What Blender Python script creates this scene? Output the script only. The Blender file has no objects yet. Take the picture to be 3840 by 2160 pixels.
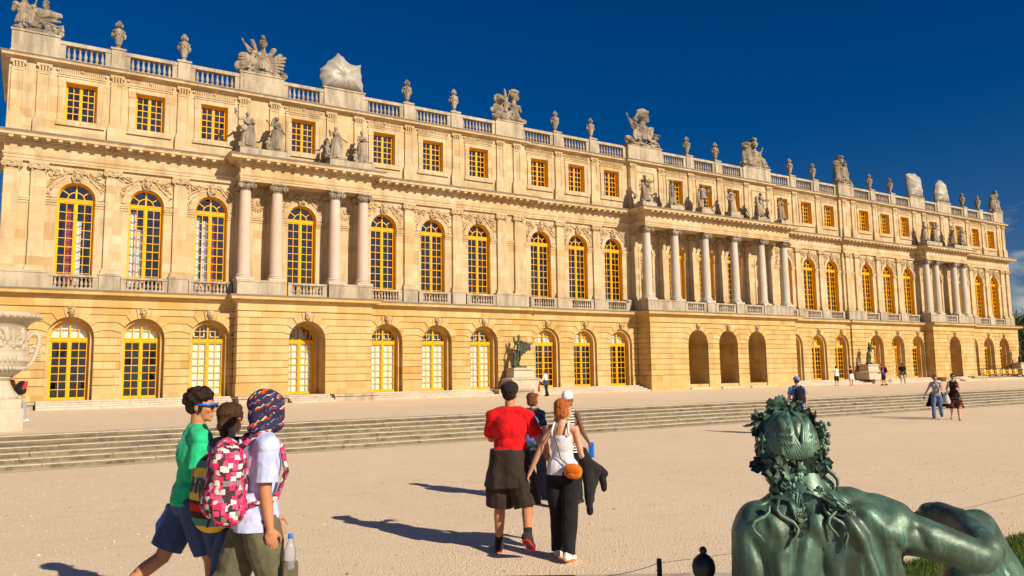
import bpy, bmesh, math, random
from math import sin, cos, pi, radians, sqrt, atan2, hypot
from mathutils import Vector, Matrix, Quaternion, noise

SC = bpy.context.scene
COL = SC.collection

# ---------------------------------------------------------------- camera
cam_d = bpy.data.cameras.new("camera")
cam_d.sensor_width = 36.0
cam_d.lens = 2899.65 / 3840 * 36.0
cam_d.clip_start = 0.05
cam_d.clip_end = 6000
camera = bpy.data.objects.new("camera", cam_d)
COL.objects.link(camera)
YAW, PIT, ROLL = 0.5595, 0.1095, -0.0146
CAM = Vector((-48.182, -46.023, 1.85))
_f = Vector((sin(YAW) * cos(PIT), cos(YAW) * cos(PIT), sin(PIT)))
_r = Vector((cos(YAW), -sin(YAW), 0))
_u = _r.cross(_f)
_r2 = _r * cos(ROLL) + _u * sin(ROLL)
_u2 = -_r * sin(ROLL) + _u * cos(ROLL)
camera.matrix_world = Matrix(((_r2.x, _u2.x, -_f.x, CAM.x), (_r2.y, _u2.y, -_f.y, CAM.y), (_r2.z, _u2.z, -_f.z, CAM.z), (0, 0, 0, 1)))
SC.camera = camera

# ---------------------------------------------------------------- sun and sky
SUN_EL, SUN_TRAVEL = radians(29), radians(105)
sun_d = bpy.data.lights.new("sun", 'SUN')
sun_d.energy = 4.9
sun_d.angle = radians(0.53)
sun_d.color = (1.0, 0.86, 0.66)
sun = bpy.data.objects.new("sun", sun_d)
COL.objects.link(sun)
SUN_DIR = Vector((cos(SUN_TRAVEL) * cos(SUN_EL), sin(SUN_TRAVEL) * cos(SUN_EL), -sin(SUN_EL)))
sun.rotation_euler = SUN_DIR.to_track_quat('-Z', 'Y').to_euler()
sun.location = (0, -60, 60)

world = bpy.data.worlds.new("World")
SC.world = world
world.use_nodes = True
wn, wl = world.node_tree.nodes, world.node_tree.links
wn.clear()
w_out = wn.new('ShaderNodeOutputWorld')
w_bg = wn.new('ShaderNodeBackground')
w_sky = wn.new('ShaderNodeTexSky')
w_sky.sky_type = 'NISHITA'
w_sky.sun_disc = False
w_sky.sun_elevation = SUN_EL
w_sky.sun_rotation = atan2(-SUN_DIR.x, -SUN_DIR.y)
w_sky.altitude = 300
w_sky.air_density = 1.0
w_sky.dust_density = 1.3
w_sky.ozone_density = 6.0
w_hsv = wn.new('ShaderNodeHueSaturation')
w_hsv.inputs['Saturation'].default_value = 1.35
w_hsv.inputs['Hue'].default_value = 0.512
w_hsv.inputs['Value'].default_value = 1.0
wl.new(w_sky.outputs[0], w_hsv.inputs['Color'])
# a few fair-weather clouds low in the sky beyond the far end of the palace
w_sep = wn.new('ShaderNodeSeparateXYZ')
w_tc = wn.new('ShaderNodeTexCoord')
wl.new(w_tc.outputs['Generated'], w_sep.inputs[0])
w_map = wn.new('ShaderNodeMapping')
w_map.inputs['Scale'].default_value = (16, 16, 34)
w_map.inputs['Location'].default_value = (0.35, 0.2, 1.3)
wl.new(w_tc.outputs['Generated'], w_map.inputs[0])
w_noise = wn.new('ShaderNodeTexNoise')
w_noise.inputs['Scale'].default_value = 1.0
w_noise.inputs['Detail'].default_value = 7
w_noise.inputs['Roughness'].default_value = 0.55
wl.new(w_map.outputs[0], w_noise.inputs['Vector'])
w_ramp = wn.new('ShaderNodeMapRange')
w_ramp.inputs['From Min'].default_value = 0.42
w_ramp.inputs['From Max'].default_value = 0.66
wl.new(w_noise.outputs['Fac'], w_ramp.inputs['Value'])
w_low = wn.new('ShaderNodeMapRange')
w_low.inputs['From Min'].default_value = 0.185
w_low.inputs['From Max'].default_value = 0.14
wl.new(w_sep.outputs['Z'], w_low.inputs['Value'])
w_mul = wn.new('ShaderNodeMath')
w_mul.operation = 'MULTIPLY'
wl.new(w_ramp.outputs[0], w_mul.inputs[0])
wl.new(w_low.outputs[0], w_mul.inputs[1])
w_az = wn.new('ShaderNodeMath')                      # the bank of cloud begins towards the far end of the garden
w_az.operation = 'ARCTAN2'
wl.new(w_sep.outputs['X'], w_az.inputs[0])
wl.new(w_sep.outputs['Y'], w_az.inputs[1])
w_azr = wn.new('ShaderNodeMapRange')
w_azr.inputs['From Min'].default_value = radians(64.3)
w_azr.inputs['From Max'].default_value = radians(65.6)
wl.new(w_az.outputs[0], w_azr.inputs['Value'])
w_mul3 = wn.new('ShaderNodeMath')
w_mul3.operation = 'MULTIPLY'
wl.new(w_mul.outputs[0], w_mul3.inputs[0])
wl.new(w_azr.outputs[0], w_mul3.inputs[1])
w_mul2 = wn.new('ShaderNodeMath')
w_mul2.operation = 'MULTIPLY'
w_mul2.inputs[1].default_value = 0.85
wl.new(w_mul3.outputs[0], w_mul2.inputs[0])
w_mix = wn.new('ShaderNodeMixRGB')
w_mix.inputs['Color2'].default_value = (11, 10.6, 10.2, 1)
wl.new(w_mul2.outputs[0], w_mix.inputs['Fac'])
wl.new(w_hsv.outputs[0], w_mix.inputs['Color1'])
wl.new(w_mix.outputs[0], w_bg.inputs['Color'])
w_bg.inputs['Strength'].default_value = 0.044
wl.new(w_bg.outputs[0], w_out.inputs['Surface'])

SC.view_settings.view_transform = 'Standard'
SC.view_settings.look = 'None'
SC.view_settings.gamma = 1.0
SC.view_settings.exposure = 0.38
SC.render.engine = 'CYCLES'
SC.cycles.max_bounces = 8
SC.cycles.transparent_max_bounces = 12
SC.cycles.use_denoising = True
SC.cycles.sample_clamp_indirect = 4.0

# ---------------------------------------------------------------- helpers
class MB:
    """collects polygons of one mesh"""
    def __init__(s):
        s.v, s.f, s.m = [], [], []
        s.mi = 0

    def add(s, verts, faces):
        o = len(s.v)
        s.v += [tuple(p) for p in verts]
        s.f += [tuple(o + i for i in f) for f in faces]
        s.m += [s.mi] * len(faces)

    def quad(s, a, b, c, d):
        s.add([a, b, c, d], [(0, 1, 2, 3)])

    def box(s, x0, x1, y0, y1, z0, z1):
        s.add([(x0, y0, z0), (x1, y0, z0), (x1, y1, z0), (x0, y1, z0), (x0, y0, z1), (x1, y0, z1), (x1, y1, z1), (x0, y1, z1)],
              [(0, 3, 2, 1), (4, 5, 6, 7), (0, 1, 5, 4), (1, 2, 6, 5), (2, 3, 7, 6), (3, 0, 4, 7)])

    def frustum(s, x0, x1, y0, y1, z0, z1, d):
        s.add([(x0, y0, z0), (x1, y0, z0), (x1, y1, z0), (x0, y1, z0), (x0 + d, y0 + d, z1), (x1 - d, y0 + d, z1), (x1 - d, y1 - d, z1), (x0 + d, y1 - d, z1)],
              [(0, 3, 2, 1), (4, 5, 6, 7), (0, 1, 5, 4), (1, 2, 6, 5), (2, 3, 7, 6), (3, 0, 4, 7)])

    def block(s, x0, x1, y0, y1, z0, z1, b=0.02):
        """ashlar block facing -y with chamfered front edges"""
        s.add([(x0, y1, z0), (x1, y1, z0), (x1, y1, z1), (x0, y1, z1), (x0, y0 + b, z0), (x1, y0 + b, z0), (x1, y0 + b, z1), (x0, y0 + b, z1),
               (x0 + b, y0, z0 + b), (x1 - b, y0, z0 + b), (x1 - b, y0, z1 - b), (x0 + b, y0, z1 - b)],
              [(0, 1, 5, 4), (1, 2, 6, 5), (2, 3, 7, 6), (3, 0, 4, 7), (4, 5, 9, 8), (5, 6, 10, 9), (6, 7, 11, 10), (7, 4, 8, 11), (8, 9, 10, 11)])

    def prism(s, poly, y0, y1):
        """polygon in the xz plane (counter-clockwise seen from -y) extruded from y0 (front) to y1"""
        n = len(poly)
        vs = [(p[0], y0, p[1]) for p in poly] + [(p[0], y1, p[1]) for p in poly]
        fs = [tuple(range(n))] + [tuple(range(2 * n - 1, n - 1, -1))]
        for i in range(n):
            j = (i + 1) % n
            fs.append((i, n + i, n + j, j))
        s.add(vs, fs)

    def bar(s, a, b, w, d):
        """rectangular bar between two xz points a, b at y range d"""
        ax, az = a; bx, bz = b
        L = hypot(bx - ax, bz - az) or 1e-6
        nx, nz = -(bz - az) / L * w / 2, (bx - ax) / L * w / 2
        s.prism([(ax - nx, az - nz), (bx - nx, bz - nz), (bx + nx, bz + nz), (ax + nx, az + nz)], d[0], d[1])

    def lathe(s, prof, c=(0, 0, 0), n=16, a0=0.0, sx=1.0, sy=1.0, fold=None):
        """prof: list of (radius, z)"""
        vs, fs = [], []
        for k, (r, z) in enumerate(prof):
            for i in range(n):
                a = a0 + 2 * pi * i / n
                rr = r * (fold(a, z) if fold else 1)
                vs.append((c[0] + rr * cos(a) * sx, c[1] + rr * sin(a) * sy, c[2] + z))
        for k in range(len(prof) - 1):
            for i in range(n):
                j = (i + 1) % n
                fs.append((k * n + i, k * n + j, (k + 1) * n + j, (k + 1) * n + i))
        fs.append(tuple(range(n - 1, -1, -1)))
        m = (len(prof) - 1) * n
        fs.append(tuple(m + i for i in range(n)))
        s.add(vs, fs)

    def tube(s, pts, rad, n=8, flat=1.0):
        """swept tube through pts; rad number or list"""
        pts = [Vector(p) for p in pts]
        if not isinstance(rad, (list, tuple)):
            rad = [rad] * len(pts)
        vs, fs = [], []
        up = Vector((0, 0, 1))
        prev = None
        for k, p in enumerate(pts):
            t = (pts[min(k + 1, len(pts) - 1)] - pts[max(k - 1, 0)])
            t = t.normalized() if t.length > 1e-9 else Vector((0, 0, 1))
            if prev is None:
                a = t.cross(up if abs(t.z) < 0.95 else Vector((1, 0, 0))).normalized()
            else:
                a = (prev - t * prev.dot(t))
                a = a.normalized() if a.length > 1e-6 else t.orthogonal().normalized()
            prev = a
            b = t.cross(a)
            for i in range(n):
                an = 2 * pi * i / n
                vs.append(p + a * cos(an) * rad[k] + b * sin(an) * rad[k] * flat)
        for k in range(len(pts) - 1):
            for i in range(n):
                j = (i + 1) % n
                fs.append((k * n + i, k * n + j, (k + 1) * n + j, (k + 1) * n + i))
        fs.append(tuple(range(n - 1, -1, -1)))
        m = (len(pts) - 1) * n
        fs.append(tuple(m + i for i in range(n)))
        s.add(vs, fs)

    def ball(s, c, r, seg=12, ring=8, M=None):
        """ellipsoid, r number or 3-tuple; optional rotation matrix"""
        if not isinstance(r, (list, tuple)):
            r = (r, r, r)
        c = Vector(c)
        vs = []
        fs = []
        def P(v):
            v = Vector((v[0] * r[0], v[1] * r[1], v[2] * r[2]))
            return c + (M @ v if M is not None else v)
        vs.append(P((0, 0, -1)))
        for k in range(1, ring):
            th = -pi / 2 + pi * k / ring
            for i in range(seg):
                a = 2 * pi * i / seg
                vs.append(P((cos(th) * cos(a), cos(th) * sin(a), sin(th))))
        vs.append(P((0, 0, 1)))
        for i in range(seg):
            fs.append((0, 1 + (i + 1) % seg, 1 + i))
        for k in range(ring - 2):
            for i in range(seg):
                j = (i + 1) % seg
                fs.append((1 + k * seg + i, 1 + k * seg + j, 1 + (k + 1) * seg + j, 1 + (k + 1) * seg + i))
        t = len(vs) - 1
        o = 1 + (ring - 2) * seg
        for i in range(seg):
            fs.append((o + i, o + (i + 1) % seg, t))
        s.add(vs, fs)

    def cone(s, a, b, ra, rb, seg=12):
        """tapered capsule from a to b"""
        a, b = Vector(a), Vector(b)
        ax = b - a
        L = ax.length
        if L < 1e-6:
            s.ball(a, max(ra, rb)); return
        t = ax / L
        pts, rad = [], []
        for k in range(5):
            an = -pi / 2 + (pi / 2) * k / 4
            pts.append(a + t * sin(an) * ra * 0.999); rad.append(max(1e-4, ra * cos(an)))
        for k in range(5):
            an = (pi / 2) * k / 4
            pts.append(b + t * sin(an) * rb * 0.999); rad.append(max(1e-4, rb * cos(an)))
        s.tube(pts, rad, seg)

    def obj(s, name, mats, parent=None, smooth=False, loc=None, auto=None):
        me = bpy.data.meshes.new(name)
        me.from_pydata([tuple(v) for v in s.v], [], s.f)
        if not isinstance(mats, (list, tuple)):
            mats = [mats]
        for m in mats:
            me.materials.append(m)
        if len(mats) > 1:
            me.polygons.foreach_set('material_index', s.m)
        if smooth:
            me.polygons.foreach_set('use_smooth', [True] * len(me.polygons))
        me.update()
        if auto:
            try:
                me.set_sharp_from_angle(angle=radians(auto))
            except Exception:
                pass
        o = bpy.data.objects.new(name, me)
        COL.objects.link(o)
        if parent:
            o.parent = parent
        if loc:
            o.location = loc
        return o

def sweep(mb, path, prof, closed_prof=True):
    """profile [(out, z)...] swept along a plan polyline; outward is to the right of travel"""
    n = len(path)
    dirs = [(Vector(path[i + 1]) - Vector(path[i])).normalized() for i in range(n - 1)]
    nor = [Vector((d.y, -d.x)) for d in dirs]
    offs = []
    for i in range(n):
        if i == 0: o = nor[0]
        elif i == n - 1: o = nor[-1]
        else:
            a, b = nor[i - 1], nor[i]
            o = (a + b) / max(1e-3, 1 + a.dot(b))
        offs.append(o)
    m = len(prof)
    vs = []
    for i in range(n):
        for (d, z) in prof:
            vs.append((path[i][0] + offs[i].x * d, path[i][1] + offs[i].y * d, z))
    fs = []
    for i in range(n - 1):
        for k in range(m if closed_prof else m - 1):
            l = (k + 1) % m
            fs.append((i * m + k, (i + 1) * m + k, (i + 1) * m + l, i * m + l))
    if closed_prof:
        fs.append(tuple(range(m - 1, -1, -1)))
        fs.append(tuple((n - 1) * m + k for k in range(m)))
    mb.add(vs, fs)

def empty(name, loc=(0, 0, 0), rz=0.0):
    o = bpy.data.objects.new(name, None)
    o.empty_display_size = 0.3
    COL.objects.link(o)
    o.location = loc
    o.rotation_euler = (0, 0, rz)
    return o

def tag(o, label=None, cat=None, group=None, kind=None):
    if label: o['label'] = label
    if cat: o['category'] = cat
    if group: o['group'] = group
    if kind: o['kind'] = kind
    return o

def kids(o):
    return [c for c in bpy.data.objects if c.parent == o]

def dup(o, parent=None, children=True):
    c = o.copy()
    COL.objects.link(c)
    c.parent = parent
    if children:
        for ch in o.children:
            dup(ch, c)
    return c

# ---------------------------------------------------------------- materials
class NT:
    def __init__(s, name):
        s.mat = bpy.data.materials.new(name)
        s.mat.use_nodes = True
        s.n, s.l = s.mat.node_tree.nodes, s.mat.node_tree.links
        s.b = s.n['Principled BSDF']
        s.out = s.n['Material Output']

    def node(s, t, **kw):
        n = s.n.new(t)
        for k, v in kw.items():
            if hasattr(n, k):
                setattr(n, k, v)
            else:
                n.inputs[k.replace('_', ' ')].default_value = v
        return n

    def link(s, a, b):
        s.l.new(a, b)

    def mix(s, fac, a, b, blend='MIX'):
        m = s.n.new('ShaderNodeMixRGB')
        m.blend_type = blend
        for sock, v in (('Fac', fac), ('Color1', a), ('Color2', b)):
            if isinstance(v, (int, float)): m.inputs[sock].default_value = v
            elif isinstance(v, (tuple, list)): m.inputs[sock].default_value = (*v[:3], 1)
            else: s.link(v, m.inputs[sock])
        return m.outputs[0]

    def pos(s, scale=(1, 1, 1), obj=False):
        if obj:
            o = s.n.new('ShaderNodeTexCoord').outputs['Object']
        else:
            o = s.n.new('ShaderNodeNewGeometry').outputs['Position']
        m = s.n.new('ShaderNodeMapping')
        m.inputs['Scale'].default_value = scale
        s.link(o, m.inputs[0])
        return m.outputs[0]

    def noise(s, vec, scale=1.0, detail=4, rough=0.55, lo=None, hi=None):
        n = s.n.new('ShaderNodeTexNoise')
        n.inputs['Scale'].default_value = scale
        n.inputs['Detail'].default_value = detail
        n.inputs['Roughness'].default_value = rough
        s.link(vec, n.inputs['Vector'])
        o = n.outputs['Fac']
        return s.rng(o, lo, hi) if lo is not None else o

    def rng(s, v, lo, hi, a=0.0, b=1.0):
        r = s.n.new('ShaderNodeMapRange')
        r.inputs['From Min'].default_value = lo
        r.inputs['From Max'].default_value = hi
        r.inputs['To Min'].default_value = a
        r.inputs['To Max'].default_value = b
        s.link(v, r.inputs['Value'])
        return r.outputs[0]

    def math(s, op, a, b=0.0):
        m = s.n.new('ShaderNodeMath')
        m.operation = op
        for i, v in enumerate((a, b)):
            if isinstance(v, (int, float)): m.inputs[i].default_value = v
            else: s.link(v, m.inputs[i])
        return m.outputs[0]

    def bump(s, h, strength=0.3, dist=0.02):
        b = s.n.new('ShaderNodeBump')
        b.inputs['Strength'].default_value = strength
        b.inputs['Distance'].default_value = dist
        s.link(h, b.inputs['Height'])
        s.link(b.outputs[0], s.b.inputs['Normal'])

    def done(s, col=None, rough=0.8, spec=0.3, metal=0.0):
        if col is not None:
            if isinstance(col, (tuple, list)): s.b.inputs['Base Color'].default_value = (*col[:3], 1)
            else: s.link(col, s.b.inputs['Base Color'])
        s.b.inputs['Roughness'].default_value = rough
        s.b.inputs['Specular IOR Level'].default_value = spec
        s.b.inputs['Metallic'].default_value = metal
        return s.mat

def stone(name, c1, c2, stain, brick=True, stain_amt=0.5, bw=1.25, rh=0.45, z_off=0.0, grain=9.0, rough=0.85, stain_lo=0.5, stain_hi=0.72, crevice_shade=0):
    t = NT(name)
    p = t.pos()
    if brick:
        sep = t.node('ShaderNodeSeparateXYZ'); t.link(p, sep.inputs[0])
        comb = t.node('ShaderNodeCombineXYZ')
        t.link(t.math('ADD', sep.outputs[0], sep.outputs[1]), comb.inputs[0])
        t.link(t.math('ADD', sep.outputs[2], z_off), comb.inputs[1])
        br = t.node('ShaderNodeTexBrick')
        br.offset = 0.45
        br.inputs['Color1'].default_value = (*c1, 1)
        br.inputs['Color2'].default_value = (*c2, 1)
        br.inputs['Mortar'].default_value = (c1[0] * .72, c1[1] * .66, c1[2] * .6, 1)
        br.inputs['Scale'].default_value = 1.0
        br.inputs['Mortar Size'].default_value = 0.007
        br.inputs['Brick Width'].default_value = bw
        br.inputs['Row Height'].default_value = rh
        br.inputs['Bias'].default_value = -0.1
        t.link(comb.outputs[0], br.inputs['Vector'])
        base = br.outputs['Color']
        fx = t.math('FLOOR', t.math('DIVIDE', t.math('ADD', sep.outputs[0], sep.outputs[1]), bw * .5))
        fz = t.math('FLOOR', t.math('DIVIDE', t.math('ADD', sep.outputs[2], z_off), rh))
        wn_ = t.node('ShaderNodeTexWhiteNoise'); wn_.noise_dimensions = '2D'
        c2_ = t.node('ShaderNodeCombineXYZ'); t.link(t.math('ADD', fx, t.math('MULTIPLY', fz, .5)), c2_.inputs[0]); t.link(fz, c2_.inputs[1])
        t.link(c2_.outputs[0], wn_.inputs['Vector'])
        base = t.mix(t.rng(wn_.outputs['Value'], .62, 1, 0, .7), base, (min(1, c1[0] * 1.12), min(1, c1[1] * 1.17), min(1, c1[2] * 1.35)))
        base = t.mix(t.rng(wn_.outputs['Value'], .32, 0, 0, .8), base, (c2[0] * .82, c2[1] * .74, c2[2] * .62))
    else:
        base = t.mix(t.noise(p, 0.9, 4, .6, .35, .65), c1, c2)
    big = t.noise(p, 0.35, 5, .6, .38, .68)
    base = t.mix(t.math('MULTIPLY', big, .5), base, (c2[0] * .92, c2[1] * .80, c2[2] * .62))
    bay = t.noise(t.pos((.16, .16, .30)), 1.0, 3, .6, .40, .62)
    base = t.mix(t.math('MULTIPLY', bay, .38), base, (min(1, c1[0] * 1.03), min(1, c1[1] * 1.09), min(1, c1[2] * 1.28)))
    streak = t.noise(t.pos((1.7, 1.7, .35)), 1.3, 6, .68, stain_lo, stain_hi)
    base = t.mix(t.math('MULTIPLY', streak, stain_amt), base, stain)
    if crevice_shade:  # occlusion-like shade painted into the colour of carved hollows, for contrast
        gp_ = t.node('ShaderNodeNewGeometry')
        base = t.mix(t.rng(gp_.outputs['Pointiness'], .50, .43, 0, crevice_shade), base, (stain[0] * .6, stain[1] * .6, stain[2] * .6))
    fine = t.noise(p, grain, 5, .7)
    base = t.mix(t.rng(fine, .3, .7, 0.0, .30), base, (c1[0] * .62, c1[1] * .56, c1[2] * .5))
    t.bump(t.noise(p, grain * 2.2, 6, .75), .35, .02)
    return t.done(base, rough, .2)

M_STONE = stone('ashlar_stone', (.60, .47, .285), (.485, .35, .165), (.27, .215, .15), stain_amt=.6, stain_lo=.47, stain_hi=.68)
M_WARM = stone('ochre_stone', (.605, .435, .195), (.50, .32, .09), (.29, .225, .14), stain_amt=.55, stain_lo=.48, stain_hi=.70, rh=.41167, z_off=.1467)
M_GREY = stone('weathered_stone', (.52, .445, .33), (.43, .36, .26), (.15, .13, .105), brick=False, stain_amt=.7, stain_lo=.43, stain_hi=.64)
M_STAT = stone('statue_stone', (.47, .40, .30), (.32, .26, .19), (.07, .06, .048), brick=False, stain_amt=.8, grain=14, stain_lo=.40, stain_hi=.60, crevice_shade=.8)
M_CARVE = stone('carved_stone', (.55, .42, .25), (.46, .34, .19), (.26, .20, .13), brick=False, stain_amt=.45, grain=16, crevice_shade=.6)
M_PINK = stone('pink_marble', (.60, .49, .41), (.53, .42, .35), (.42, .34, .29), brick=False, stain_amt=.4, grain=12, rough=.55)
M_PALE = stone('pale_marble', (.56, .51, .43), (.48, .44, .37), (.36, .33, .28), brick=False, stain_amt=.4, grain=12, rough=.6)
M_WMARB = stone('white_marble', (.55, .48, .36), (.45, .39, .29), (.24, .21, .17), brick=False, stain_amt=.5, grain=7, rough=.5)
M_LEAD = NT('lead_flashing').done((.16, .15, .14), .6, .4)

def flat(name, col, rough=.7, spec=.3, nz=.12, sc=30, metal=0.0, bump=0.0, obj=True):
    t = NT(name)
    p = t.pos(obj=obj)
    n = t.noise(p, sc, 4, .6)
    c = t.mix(t.rng(n, .3, .7, 0, 1), tuple(x * (1 - nz) for x in col), tuple(min(1, x * (1 + nz)) for x in col))
    if bump: t.bump(n, bump, .01)
    return t.done(c, rough, spec, metal)

M_YEL = flat('yellow_paint', (.78, .375, .006), .6, .2, .06, 3, obj=False)
M_DARK = flat('dark_interior', (.05, .042, .036), .9, .1, .2, 1.0, obj=False)
M_FLOOR = flat('parquet', (.16, .10, .06), .5, .3, .2, 2.0, obj=False)
M_BLIND = flat('white_shutter', (.82, .81, .70), .6, .3, .05, 2, obj=False)
M_CURT = flat('white_curtain', (.72, .73, .75), .8, .2, .06, 3, obj=False)
M_CRIM = flat('crimson_curtain', (.42, .03, .10), .8, .2, .15, 3, obj=False)
def glass():
    t = NT('window_glass')
    tr = t.node('ShaderNodeBsdfTransparent'); tr.inputs[0].default_value = (.90, .93, .93, 1)
    gl = t.node('ShaderNodeBsdfGlossy'); gl.inputs['Roughness'].default_value = .03
    gl.inputs['Color'].default_value = (.9, .95, 1, 1)
    fr = t.node('ShaderNodeFresnel'); fr.inputs['IOR'].default_value = 1.5
    n = t.noise(t.pos(), .8, 2, .5)
    bp = t.node('ShaderNodeBump'); bp.inputs['Strength'].default_value = .12; bp.inputs['Distance'].default_value = .05
    t.link(n, bp.inputs['Height'])
    sp = t.node('ShaderNodeSeparateXYZ'); t.link(t.pos(), sp.inputs[0])          # each old pane sits a little askew
    cb = t.node('ShaderNodeCombineXYZ')
    t.link(t.math('FLOOR', t.math('MULTIPLY', sp.outputs[0], 2.6)), cb.inputs[0]); t.link(t.math('FLOOR', t.math('MULTIPLY', sp.outputs[2], 2.3)), cb.inputs[1])
    wv = t.node('ShaderNodeTexWhiteNoise'); wv.noise_dimensions = '2D'; t.link(cb.outputs[0], wv.inputs['Vector'])
    v1 = t.node('ShaderNodeVectorMath'); v1.operation = 'SUBTRACT'; v1.inputs[1].default_value = (.5, .5, .5); t.link(wv.outputs['Color'], v1.inputs[0])
    v2 = t.node('ShaderNodeVectorMath'); v2.operation = 'SCALE'; v2.inputs['Scale'].default_value = .10; t.link(v1.outputs[0], v2.inputs[0])
    v3 = t.node('ShaderNodeVectorMath'); v3.operation = 'ADD'; t.link(v2.outputs[0], v3.inputs[0]); t.link(bp.outputs[0], v3.inputs[1])
    v4 = t.node('ShaderNodeVectorMath'); v4.operation = 'NORMALIZE'; t.link(v3.outputs[0], v4.inputs[0]); t.link(v4.outputs[0], gl.inputs['Normal'])
    mx = t.node('ShaderNodeMixShader')
    t.link(t.math('ADD', fr.outputs[0], .06), mx.inputs[0])
    t.link(tr.outputs[0], mx.inputs[1]); t.link(gl.outputs[0], mx.inputs[2])
    t.link(mx.outputs[0], t.out.inputs['Surface'])
    return t.mat
M_GLASS = glass()

# ================================================================ ground, terraces, steps
def gravel(name, c1, c2, sc=1.0):
    t = NT(name)
    p = t.pos()
    a = t.noise(p, .22, 5, .6, .35, .65)
    col = t.mix(a, c1, c2)
    tr = t.noise(t.pos((.9, 4.0, 1)), .5, 6, .65, .45, .75)
    col = t.mix(t.math('MULTIPLY', tr, .35), col, (c1[0] * 1.12, c1[1] * 1.12, c1[2] * 1.14))
    tk = t.noise(t.pos((.55, 1.6, 1)), 1.1, 5, .7, .56, .74)
    col = t.mix(t.math('MULTIPLY', tk, .55), col, (c2[0] * .72, c2[1] * .68, c2[2] * .64))
    sc_ = t.noise(t.pos((.35, 1.1, 1)), 3.2, 6, .75, .50, .74)
    col = t.mix(t.math('MULTIPLY', sc_, .45), col, (c2[0] * .70, c2[1] * .66, c2[2] * .62))
    v = t.node('ShaderNodeTexVoronoi'); v.inputs['Scale'].default_value = 55
    t.link(p, v.inputs['Vector'])
    col = t.mix(t.rng(v.outputs['Distance'], .0, .5, .55, 0), col, (c2[0] * .55, c2[1] * .5, c2[2] * .45))
    f = t.noise(p, 130, 4, .75)
    col = t.mix(t.rng(f, .35, .68, 0, .7), col, (c1[0] * 1.3, c1[1] * 1.25, c1[2] * 1.2))
    f2 = t.noise(p, 24, 5, .8)
    f3 = t.noise(p, 9, 6, .85)
    col = t.mix(t.rng(f3, .52, .74, 0, .32), col, (c2[0] * .66, c2[1] * .62, c2[2] * .56))
    col = t.mix(t.rng(f3, .45, .28, 0, .35), col, (min(1, c1[0] * 1.12), min(1, c1[1] * 1.13), min(1, c1[2] * 1.15)))
    col = t.mix(t.rng(f2, .54, .74, 0, .45), col, (c2[0] * .6, c2[1] * .56, c2[2] * .5))
    h = t.math('ADD', t.math('MULTIPLY', v.outputs['Distance'], 1.2), t.math('ADD', t.noise(p, 90, 4, .8), t.math('MULTIPLY', t.noise(p, 14, 5, .7), .45)))
    t.bump(h, .6, .022)
    return t.done(col, .95, .1)

M_GRAVEL = gravel('gravel', (.81, .66, .485), (.735, .585, .42))

mb = MB()
mb.quad((-500, -500, 0), (900, -500, 0), (900, 600, 0), (-500, 600, 0))
tag(mb.obj('ground', M_GRAVEL), kind='structure')

STEP_Y, TREAD, RISE, NST = -26.8, .36, .1, 6
TOP_Y = STEP_Y + TREAD * (NST - 1)
def terrace_z(y):
    return .6 - (.22) * (y - TOP_Y) / (-3 - TOP_Y) if y < -3 else .38
mb = MB()
yb = TOP_Y + .42
mb.quad((-300, yb, .604), (500, yb, .604), (500, -3, .38), (-300, -3, .38))
mb.quad((-300, -3, .38), (500, -3, .38), (500, 400, .38), (-300, 400, .38))
tag(mb.obj('upper_terrace', M_GRAVEL), kind='structure')

def step_mats():
    t = NT('step_tread')
    p = t.pos()
    c = t.mix(t.noise(p, .7, 5, .6, .35, .65), (.58, .50, .40), (.47, .395, .31))
    c = t.mix(t.noise(p, 6, 6, .75, .5, .75), c, (.26, .21, .16))
    t.bump(t.noise(p, 25, 5, .7), .3, .02)
    tread = t.done(c, .9, .2)
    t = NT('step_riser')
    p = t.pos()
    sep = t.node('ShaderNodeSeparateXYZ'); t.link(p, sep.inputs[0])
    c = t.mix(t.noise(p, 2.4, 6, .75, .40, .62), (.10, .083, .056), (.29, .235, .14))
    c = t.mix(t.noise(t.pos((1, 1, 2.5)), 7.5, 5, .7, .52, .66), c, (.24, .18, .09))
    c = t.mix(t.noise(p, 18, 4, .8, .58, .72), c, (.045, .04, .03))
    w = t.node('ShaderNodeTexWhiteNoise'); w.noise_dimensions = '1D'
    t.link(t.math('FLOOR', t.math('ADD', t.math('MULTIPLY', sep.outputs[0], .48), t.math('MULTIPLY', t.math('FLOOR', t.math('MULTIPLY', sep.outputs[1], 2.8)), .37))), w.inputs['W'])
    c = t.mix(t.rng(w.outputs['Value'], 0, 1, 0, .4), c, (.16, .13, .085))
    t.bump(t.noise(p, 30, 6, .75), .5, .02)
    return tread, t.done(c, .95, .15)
M_TREAD, M_RISER = step_mats()
mb = MB()
rnd = random.Random(4)
X0s, X1s = -150, 260
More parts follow.
